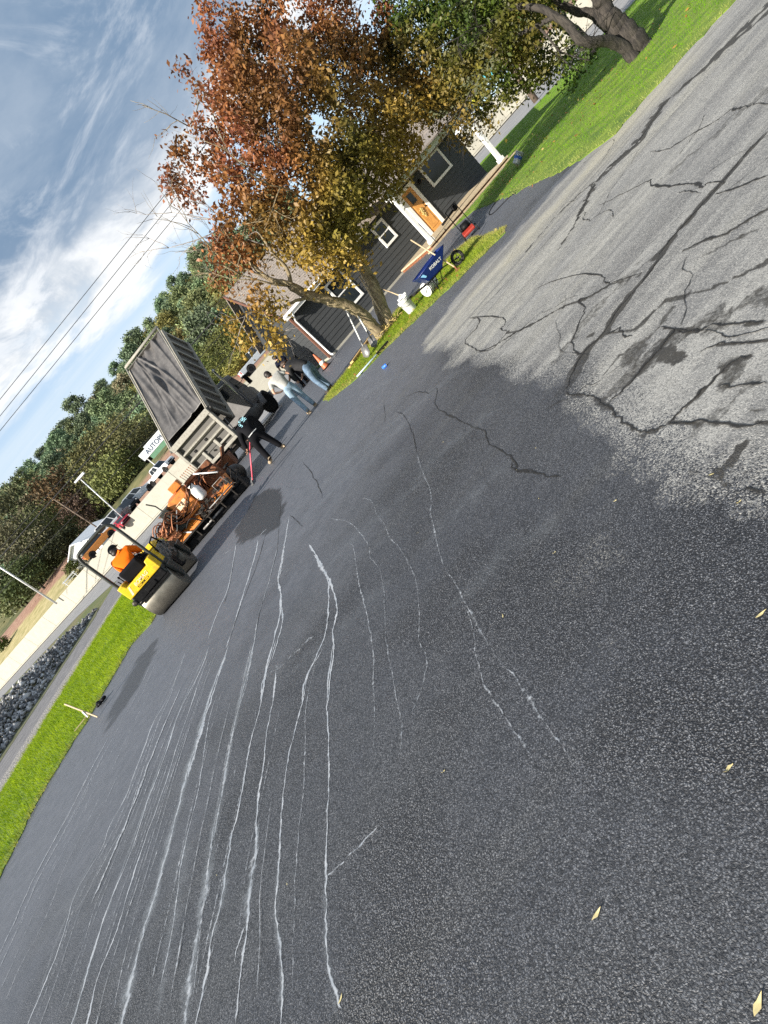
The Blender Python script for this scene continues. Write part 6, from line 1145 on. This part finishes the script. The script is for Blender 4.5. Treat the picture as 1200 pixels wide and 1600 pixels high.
# thin black pole leaning on the porch post
t = top_thing('black_pole', 'thin black pole leaning from the porch edge towards the wooden door', 'pole', (*G(686, 380), .0)); v = AT(654, 349, 22.0); b = MB(); b.tube([(0, .1, .06), v - t.location], .013, 6); b.build('shaft', 'black', t, True); b = MB(); b.tube([(0, .1, .06), (.02, .06, .02)], .03, 6); b.build('foot', 'rubber', t, True)
# hose loop on the new path
hp_ = [Vector((*G(a, c), .012)) for a, c in ((806, 299), (790, 305), (775, 317), (766, 330), (765, 336), (772, 333), (784, 321), (797, 308), (806, 302))]
b = MB(); b.tube(smooth_path(hp_, 5), .012, 6); tag(b.build('cable', 'black', None, True), 'thin black cable looped on the dark path by the lawn edge', 'cable')
# stakes on the left lawn
p = G(128, 1111); t = top_thing('wooden_stake', 'pale wooden lath leaning out of the left grass strip', 'stake', (*G(154, 1121), .02)); v = AT(101, 1100, 10.35); b = MB(); dd = v - t.location
b.tube([(0, 0, 0), dd], [.016, .016], 4); b.build('lath', 'wood_tan', t); b = MB(); b.tube([dd * .45 + Vector((.0, -.02, 0)), dd * .40 + Vector((-.02, -.04, -.1))], .016, 5); b.build('tie', 'white', t)
p0, p1 = Vector((*G(120, 1145), .05)), Vector((*G(143, 1117), .06)); b = MB(); b.tube([(0, 0, 0), p1 - p0], .011, 4); o = b.build('stick', 'wood_tan', None); o.location = p0; tag(o, 'thin pale stick lying in the left grass strip below the lath', 'stick')
b = MB(); random.seed(2)
for k in range(7): a = random.random() * 6.28; b.ell((random.gauss(0, .07), random.gauss(0, .05), .03 + random.random() * .02), (.05, .04, .035), 8, 5)
o = b.build('asphalt_clod', 'black', None, True); o.location = (*G(162, 1098), .02); tag(o, 'black clod of asphalt sitting in the left grass edge', 'clod')
# traffic cone
def cone(label, loc, grp=None):
    t = top_thing('traffic_cone', label, 'cone', loc, .3, grp); b = MB(); b.lathe([(.16, .03), (.15, .06), (.09, .34), (.03, .68), (.02, .70), (.001, .70)], n=20); b.build('body', 'cone_orange', t, True); b = MB(); b.box(-.19, .19, -.19, .19, 0, .03); b.build('base', 'black', t, bevel=.01); b = MB(); b.lathe([(.1265, .2), (.127, .2), (.098, .32), (.0975, .32)], n=20); b.build('band', 'white', t, True); b = MB(); b.tube([(0, 0, .7), (-.02, .02, 1.05)], .02, 6); b.build('pole', 'black', t, True)
cone('faded orange traffic cone on the grass at the house corner', (*G(511, 574), .01))
# fallen leaves on the driveway
lv = [(1141, 1201, .055, 'small yellow leaf at the right edge, below the pointed one'), (934, 1430, .06, 'curled yellow leaf in the open black asphalt at the bottom right'), (1185, 1573, .075, 'orange tan leaf in the bottom right corner'), (534, 1563, .05, 'yellow leaf at the bottom centre of the driveway'), (1190, 962, .06, 'pale pointed leaf at the right edge of the driveway'), (787, 964, .035, 'pale leaf right of the long forked pale line'), (868, 864, .03, 'pale curled leaf in the middle of the driveway'), (962, 784, .03, 'pale sliver leaf below the dark crack'), (1112, 743, .045, 'white leaf on the dark sealed joint at the right'), (1157, 785, .035, 'white leaf just below the one on the sealed joint'), (843, 780, .025, 'tiny pale leaf left of the dark crack end'), (654, 833, .02, 'tiny pale leaf between two pale lines'), (695, 1206, .03, 'small bright yellow leaf at the lower centre'), (808, 735, .02, 'tiny white leaf above the dark crack'), (716, 1160, .02, None), (450, 1382, .025, 'thin pale leaf in the lower left of the driveway'), (340, 1368, .03, 'pale leaf beside the bluish pale line'), (838, 701, .02, 'tiny white leaf near the top of the dark patch'), (693, 692, .02, 'tiny pale leaf high on the smooth asphalt')]
r = np.random.default_rng(17)
for i, (a, c, s, lab) in enumerate(lv):
    if lab is None: continue
    x, y = G(a, c); b = MB(); s *= .30; pts = [(-1, 0), (-.5, .32), (.2, .42), (.75, .2), (1.1, 0), (.75, -.22), (.2, -.38), (-.5, -.28)]; cz = r.uniform(.05, .2)
    pts = [(p + r.normal(0, .1), q_ * r.uniform(.6, 1.15) + .12 * p * p * (i % 3 - 1)) for p, q_ in pts]; vv = [(p * s, q_ * s, .004 + cz * s * (p * p * .5 + abs(q_) * .6)) for p, q_ in pts] + [(0, 0, .004), (.5 * s, 0, .006), (-1.5 * s, .1 * s, .012)]
    b.add(vv, [(0, 1, 8), (1, 2, 8), (2, 3, 9, 8), (3, 4, 9), (4, 5, 9), (5, 6, 8, 9), (6, 7, 8), (7, 0, 8), (0, 7, 10)])
    o = b.build('fallen_leaf', 'dry_leaf', None, True); o.location = (x, y, .003); o.rotation_euler = (0, 0, r.uniform(0, 6.28)); tag(o, lab, 'leaf', 'leaves fallen on the driveway')

# ------------------------------------------------------------------ vehicles beyond the wall (origin at ground centre, +x forward)
LOT = WT + .03
def car(label, cat, name, loc, rz, kind, paint, group=None, top=None, scale=1.0):
    t = thing(name, label, cat, loc, rz, group); t.scale = (scale,) * 3
    if kind == 'suv': low = [(-2.3, .35), (-2.35, .75), (-2.28, 1.05), (1.0, 1.08), (2.1, .98), (2.3, .8), (2.32, .35)]; gh = [(-2.25, 1.04), (-2.05, 1.62), (-1.6, 1.74), (.2, 1.72), (1.1, 1.06)]; W_ = .92
    elif kind == 'van': low = [(-2.6, .4), (-2.62, 1.1), (1.5, 1.12), (2.35, 1.0), (2.5, .8), (2.5, .4)]; gh = [(-2.6, 1.1), (-2.5, 1.95), (-2.2, 2.05), (.9, 2.02), (1.6, 1.1)]; W_ = .95
    elif kind == 'sedan': low = [(-2.25, .32), (-2.3, .7), (-2.2, .95), (-1.2, .98), (1.0, .98), (2.1, .82), (2.3, .65), (2.3, .32)]; gh = [(-1.75, .95), (-1.0, 1.38), (-.2, 1.45), (.3, 1.42), (1.15, .96)]; W_ = .88
    else: low = [(-2.75, .5), (-2.78, 1.05), (1.0, 1.08), (2.3, 1.05), (2.6, .95), (2.65, .45)]; gh = [(-.85, 1.04), (-.75, 1.72), (-.45, 1.8), (.5, 1.8), (1.2, 1.06)]; W_ = .97
    b = MB(); b.prism(low, -W_, W_, 'y')
    if kind == 'pickup': b.v = b.v
    body = b.build('body', paint, t, bevel=.07, seg=3)
    b = MB(); n = len(gh); ins = .82
    b.add([(x, -W_ * (.97 if z < 1.2 else ins), z) for x, z in gh] + [(x, W_ * (.97 if z < 1.2 else ins), z) for x, z in gh], [tuple(range(n)), tuple(reversed(range(n, 2 * n)))] + [(i, i + n, (i + 1) % n + n, (i + 1) % n) for i in range(n)]); b.build('roof', top or paint, t, bevel=.04, seg=2)
    zb, zt = gh[0][1] + .06, max(z for _, z in gh) - .1
    def side_x(z, front):                  # x of the glasshouse edge at height z
        pts = gh if not front else gh[::-1]
        for (x0, z0), (x1, z1) in zip(pts, pts[1:]):
            if min(z0, z1) <= z <= max(z0, z1) and z1 != z0: return x0 + (x1 - x0) * (z - z0) / (z1 - z0)
        return pts[0][0]
    def yw(z): return W_ * (.97 + (ins - .97) * (z - gh[0][1]) / (max(q[1] for q in gh) - gh[0][1]))
    r0, r1, f0, f1 = side_x(zb, False) + .12, side_x(zt, False) + .1, side_x(zb, True) - .14, side_x(zt, True) - .1
    cuts = [0, .5, 1] if kind != 'suv' and kind != 'van' else [0, .3, .64, 1]
    if kind == 'pickup': cuts = [0, .46, 1]
    for s in (-1, 1):
        for c0, c1 in zip(cuts, cuts[1:]):
            g = lambda a, d, c: a + (d - a) * c
            b = MB(); v = [(g(r0, f0, c0 + .02), s * (yw(zb) + .012), zb), (g(r0, f0, c1 - .02), s * (yw(zb) + .012), zb), (g(r1, f1, c1 - .02), s * (yw(zt) + .012), zt), (g(r1, f1, c0 + .02), s * (yw(zt) + .012), zt)]; b.add(v + [(x, y - s * .03, z) for x, y, z in v], [(0, 1, 2, 3), (7, 6, 5, 4), (0, 4, 5, 1), (1, 5, 6, 2), (2, 6, 7, 3), (3, 7, 4, 0)]); b.build('window', 'glass', t)
    for front, nm in ((True, 'windscreen'), (False, 'rear_window')):
        sg = 1 if front else -1; x0, x1 = side_x(zb, front) + sg * .02, side_x(zt, front) + sg * .02; v = [(x0, -yw(zb) + .1, zb), (x0, yw(zb) - .1, zb), (x1, yw(zt) - .1, zt), (x1, -yw(zt) + .1, zt)]
        b = MB(); b.add(v + [(x - sg * .03, y, z) for x, y, z in v], [(0, 1, 2, 3), (7, 6, 5, 4), (0, 4, 5, 1), (1, 5, 6, 2), (2, 6, 7, 3), (3, 7, 4, 0)]); b.build(nm, 'glass', t)
    if kind == 'pickup':
        b = MB(); b.box(-2.7, -.95, -W_ + .1, W_ - .1, 1.04, 1.083); b.build('cargo_bed', 'black', t)
    fx, rx = max(q[0] for q in low), min(q[0] for q in low); wr = .40 if kind == 'pickup' else .37
    for s in (-1, 1):
        for x in (fx * .66, rx * .64): wheel(t, (x, s * (W_ - .09), wr), wr, .22, PI / 2, .62, 'chrome', 'wheel', False)
        for x in (fx * .66, rx * .64):
            b = MB(); b.lathe([(.001, -.01), (wr + .07, -.01), (wr + .07, .012), (.001, .012)], (x, s * (W_ - .005), wr), 'y', 20); b.build('wheel_arch', 'black', t)
        b = MB(); b.ell((fx - .05, s * (W_ - .25), .72), (.07, .16, .09), 10, 6); b.build('headlight', 'lamp_clear', t, True)
        b = MB(); b.box(rx - .02, rx + .1, s * (W_ - .12) - .1, s * (W_ - .12) + .1, .72, .98); b.build('tail_light', 'lamp_red', t, bevel=.02)
        b = MB(); b.ell((gh[-1][0] - .25, s * (W_ + .09), gh[-1][1] + .08), (.07, .1, .07), 8, 6); b.build('mirror', paint, t, True)
    b = MB(); b.box(fx - .02, fx + .05, -W_ + .12, W_ - .12, .38, .58); b.build('bumper', 'black', t, bevel=.02); b = MB(); b.box(fx - .03, fx + .03, -.45, .45, .62, .8); b.build('grille', 'black', t)
    b = MB(); b.box(rx - .05, rx + .02, -W_ + .1, W_ - .1, .4, .6); b.build('rear_bumper', 'black', t, bevel=.02)
    return t
D = math.radians
car('silver pickup truck parked sideways behind the wall above the standing workers', 'pickup', 'pickup_truck', (3.6, 61.2, LOT), D(10), 'pickup', 'silver')
car('pale grey-blue sedan parked next to the house corner behind the wall', 'car', 'sedan', (8.1, 62.0, LOT), D(-70), 'sedan', 'car_blue')
car('white pickup truck facing the road beside the truck bed', 'pickup', 'pickup_truck', (-12.3, 65.5, LOT), D(-35), 'pickup', 'car_white', scale=.8)
car('silver station wagon parked sideways next to the white pickup', 'car', 'station_wagon', (-15.9, 66.2, LOT), D(16), 'suv', 'silver', scale=.88)
car('black sport utility car between the silver wagon and the light post', 'car', 'sport_utility_car', (-17.3, 64.6, LOT), D(-50), 'suv', 'car_black', scale=.8)
car('low red car half hidden behind the wall beside the light post', 'car', 'hatchback', (-18.8, 64.5, LOT - .55), D(-60), 'sedan', 'car_red', scale=.85)
car('white van parked behind the red car', 'van', 'van', (-20.9, 70.5, LOT), D(20), 'van', 'car_white', scale=.9)
car('orange car with a dark roof seen through the roller roll bar', 'car', 'sport_utility_car', (-22.9, 67.2, LOT - .15), D(24), 'suv', 'car_orange', top='tarp_roof', scale=.95)
car('white sedan behind the wall, seen between the house and the porch post', 'car', 'sedan', (32.9, 58.6, LOT - .3), D(200), 'suv', 'car_white', scale=.8)
car('pale blue car behind the wall, partly hidden by low branches', 'car', 'hatchback', (36.4, 57.6, LOT - .3), D(150), 'suv', 'car_blue', scale=.85)
t = thing('price_sign', 'small bright yellow sign on a post behind the wall right of the house', 'sign', (33.9, 56.6, LOT)); b = MB(); b.cyl((0, 0, 0), (0, 0, .9), .04, n=8); b.build('post', 'pole_metal', t, True); b = MB(); b.box(-.35, .35, -.03, .03, .9, 1.2); b.build('panel', 'yellow_sign', t, bevel=.01)
t = thing('lattice_stand', 'teal metal frame stand partly hidden by branches behind the wall', 'stand', (37.6, 58.6, LOT)); b = MB(); b.tube([(-.5, 0, 0), (.5, 0, 2.0)], .05, 6); b.tube([(.5, 0.12, 0), (-.5, .12, 2.0)], .05, 6); b.tube([(-.6, 0.06, 1.1), (.6, 0.06, 1.1)], .05, 6); b.build('frame', 'teal', t)

# garage, sign, poles, wires
gz = 2.35
t = thing('garage', 'white gabled garage building behind the orange car', 'garage', (-26.6, 76.2, gz), D(-22)); t.scale = (.95,) * 3
b = MB(); b.box(-2.7, 2.7, -2.2, 3, -.4, 1.55); b.prism([(-2.7, 1.55), (2.7, 1.55), (0, 2.75)], -2.2, 3, 'y'); b.build('wall', 'garage', t)
b = MB(); b.hexa([(-3, -2.6, 1.38), (0, -2.6, 2.72), (0, 3.3, 2.72), (-3, 3.3, 1.38)], [(-3, -2.6, 1.5), (0, -2.6, 2.86), (0, 3.3, 2.86), (-3, 3.3, 1.5)]); b.hexa([(0, -2.6, 2.72), (3, -2.6, 1.38), (3, 3.3, 1.38), (0, 3.3, 2.72)], [(0, -2.6, 2.86), (3, -2.6, 1.5), (3, 3.3, 1.5), (0, 3.3, 2.86)]); b.build('roof', 'white_metal', t)
b = MB(); b.box(-1.6, .2, -2.24, -2.19, -.35, 1.2); b.build('door', 'bed', t)
b = MB(); b.box(.9, 1.8, -2.24, -2.19, .4, 1.1); b.build('window', 'glass', t)
sg = AT(240, 696, 80); t = thing('sign_board', 'white roadside sign board with dark capital letters left of the truck bed', 'sign', (sg.x, 80, sg.z)); t.scale = (.84, .84, .84) 
b = MB(); b.box(-2.7, 2.7, -.1, .1, -.55, .65); b.box(-1.2, 2.7, -.1, .1, .65, .95); pn = b.build('panel', 'sign_white', t, bevel=.02); text_mesh('lettering', 'AUTOPL', 1.0, 'sign_text', pn, Matrix.Translation((.3, -.115, .02)) @ Matrix.Rotation(PI / 2, 4, 'X'), .01)
b = MB(); b.box(-1.6, 2.2, -.08, .08, -1.3, -.6); b.build('lower_panel', 'sign_green', t)
for x in (-2.2, 2.3): b = MB(); b.cyl((x, 0, -4.4), (x, 0, -.5), .09, n=8); b.build('post', 'pole_metal', t, True)
v0, v1 = AT(204, 818, 64), AT(125, 748, 64); t = thing('light_post', 'white parking lot light post with a twin lamp head', 'light post', (v0.x, 64, LOT)); h = v1.z - LOT
b = MB(); b.tube([(0, 0, 0), (v1.x - v0.x, 0, h)], [.075, .055], 8); b.build('pole', 'white_metal', t, True); b = MB(); x = v1.x - v0.x; b.box(x - .1, x + .75, -.18, .18, h - .02, h + .22); b.box(x - .62, x - .1, -.18, .18, h, h + .2); b.build('lamp_head', 'white_metal', t, bevel=.03)
v0, v1 = AT(415, 543, 60), AT(384, 506, 60); t = thing('light_post', 'slim white light post in front of the green trees above the silver pickup', 'light post', (v0.x, 60, LOT)); h = 3.6
b = MB(); b.tube([(0, 0, 0), (v1.x - v0.x, 0, v1.z - LOT)], [.07, .05], 8); b.build('pole', 'white_metal', t, True); b = MB(); x = v1.x - v0.x; h = v1.z - LOT; b.box(x - .35, x + .35, -.12, .12, h, h + .14); b.build('lamp_head', 'white_metal', t, bevel=.03)
def upole(label, base, h, wood='pole_wood', arm=True, lean=0.0, r=.14):
    t = thing('utility_pole', label, 'utility pole', base); b = MB(); b.tube([(0, 0, -.2), (lean * .5, 0, h / 2), (lean, 0, h)], [r, r * .88, r * .72], 12); b.build('pole', wood, t, True)
    if arm:
        b = MB(); b.box(lean - 1.1, lean + 1.1, -.06, .06, h - .75, h - .6); b.build('crossarm', wood, t)
        for x in (-1.0, -.35, .35, 1.0): b = MB(); b.lathe([(.03, 0), (.05, .04), (.035, .08), (.05, .12), (.02, .16)], (lean + x, 0, h - .6), n=10); b.build('insulator', 'plastic', t, True)
    return t
v = AT(87, 942, 70); upole('leaning pale utility pole on the bank at the left edge', (v.x, 70, 2.0), 9.2, 'pole_metal', True, -.1, .12)
v0, v1 = AT(165, 832, 75), AT(84, 780, 75); upole('thin utility pole behind the roller roll bar', (v0.x, 75, 2.1), v1.z - 2.1, 'pole_wood', False, v1.x - v0.x, .09)
upole('brown wooden utility pole at the roadside right of the house', (24.83, 36.7, 0), 11.6, 'pole_wood', True, 0, .19)
def wire_(label, p0, p1, r, sag, group):
    p0, p1 = Vector(p0), Vector(p1); pts = [p0 + (p1 - p0) * (k / 24) - Vector((0, 0, sag * 4 * (k / 24) * (1 - k / 24))) for k in range(25)]; b = MB(); b.tube([p - p0 for p in pts], r, 5); o = b.build('power_line', 'wire', None, True); o.location = p0; tag(o, label, 'wire', group)
G1, G2 = 'high power lines crossing the sky', 'lower power lines in front of the hill'
for k, (a, c, w) in enumerate((((0, 624), (254, 309), 'topmost'), ((0, 650), (280, 303), 'middle'), ((0, 673), (291, 317), 'lowest'))):
    v0, v1 = AT(*a, 37), AT(*c, 37); d = (v1 - v0); wire_(w + ' of the three dark power lines crossing the open sky', v0 - d * 2.5, v0 + d * 2.45, .016, 0, G1)
for k, (a, c, Y_, rr, w) in enumerate((((12, 844), (113, 730), 62, .025, 'thin power line just above the thick one across the hill'), ((0, 871), (127, 730), 60, .05, 'thick pale cable crossing in front of the wooded hill'), ((9, 892), (140, 748), 60, .022, 'thin power line just under the thick cable across the hill'), ((20, 905), (150, 770), 60, .022, 'lowest thin power line crossing in front of the hill'))):
    v0, v1 = AT(*a, Y_), AT(*c, Y_); d = v1 - v0; wire_(w, v0 - d * 2, v0 + d * 5, rr, 0, G2)
# saw horse barrier and shrubs on the bank
v = AT(112, 903, 70); t = thing('barricade', 'small white sawhorse barricade on the bank left of the orange car', 'barricade', (v.x, 69.6, 2.1), D(20)); b = MB(); b.box(-.9, .9, -.04, .04, .55, .72); b.box(-.9, .9, -.03, .03, .3, .38); b.build('rail', 'white', t)
for s in (-1, 1): b = MB(); b.tube([(s * .7, -.25, 0), (s * .7, 0, .75), (s * .7, .25, 0)], .035, 6); b.build('leg', 'white', t)
for (a, c, Y_, h_, lb) in ((110, 885, 74, 2.0, 'small dark rounded shrub on the bank behind the sawhorse'), (12, 1010, 88, 1.6, 'small green shrub on the bank at the far left edge')):
    v = AT(a, c, Y_); me = crown_mesh('foliage', 300 + a, h_, h_ * .62, 40, (.045, .065, .015), .10, 40); t = thing('shrub', lb, 'shrub', (v.x, Y_, float(hill_z(np.array(v.x), np.array(float(Y_)))) - .25)); link('foliage', me, t); b = MB(); b.tube([(0, 0, 0), (0, 0, h_ * .7)], [.05, .02], 6); b.build('stem', 'bark_dark', t)
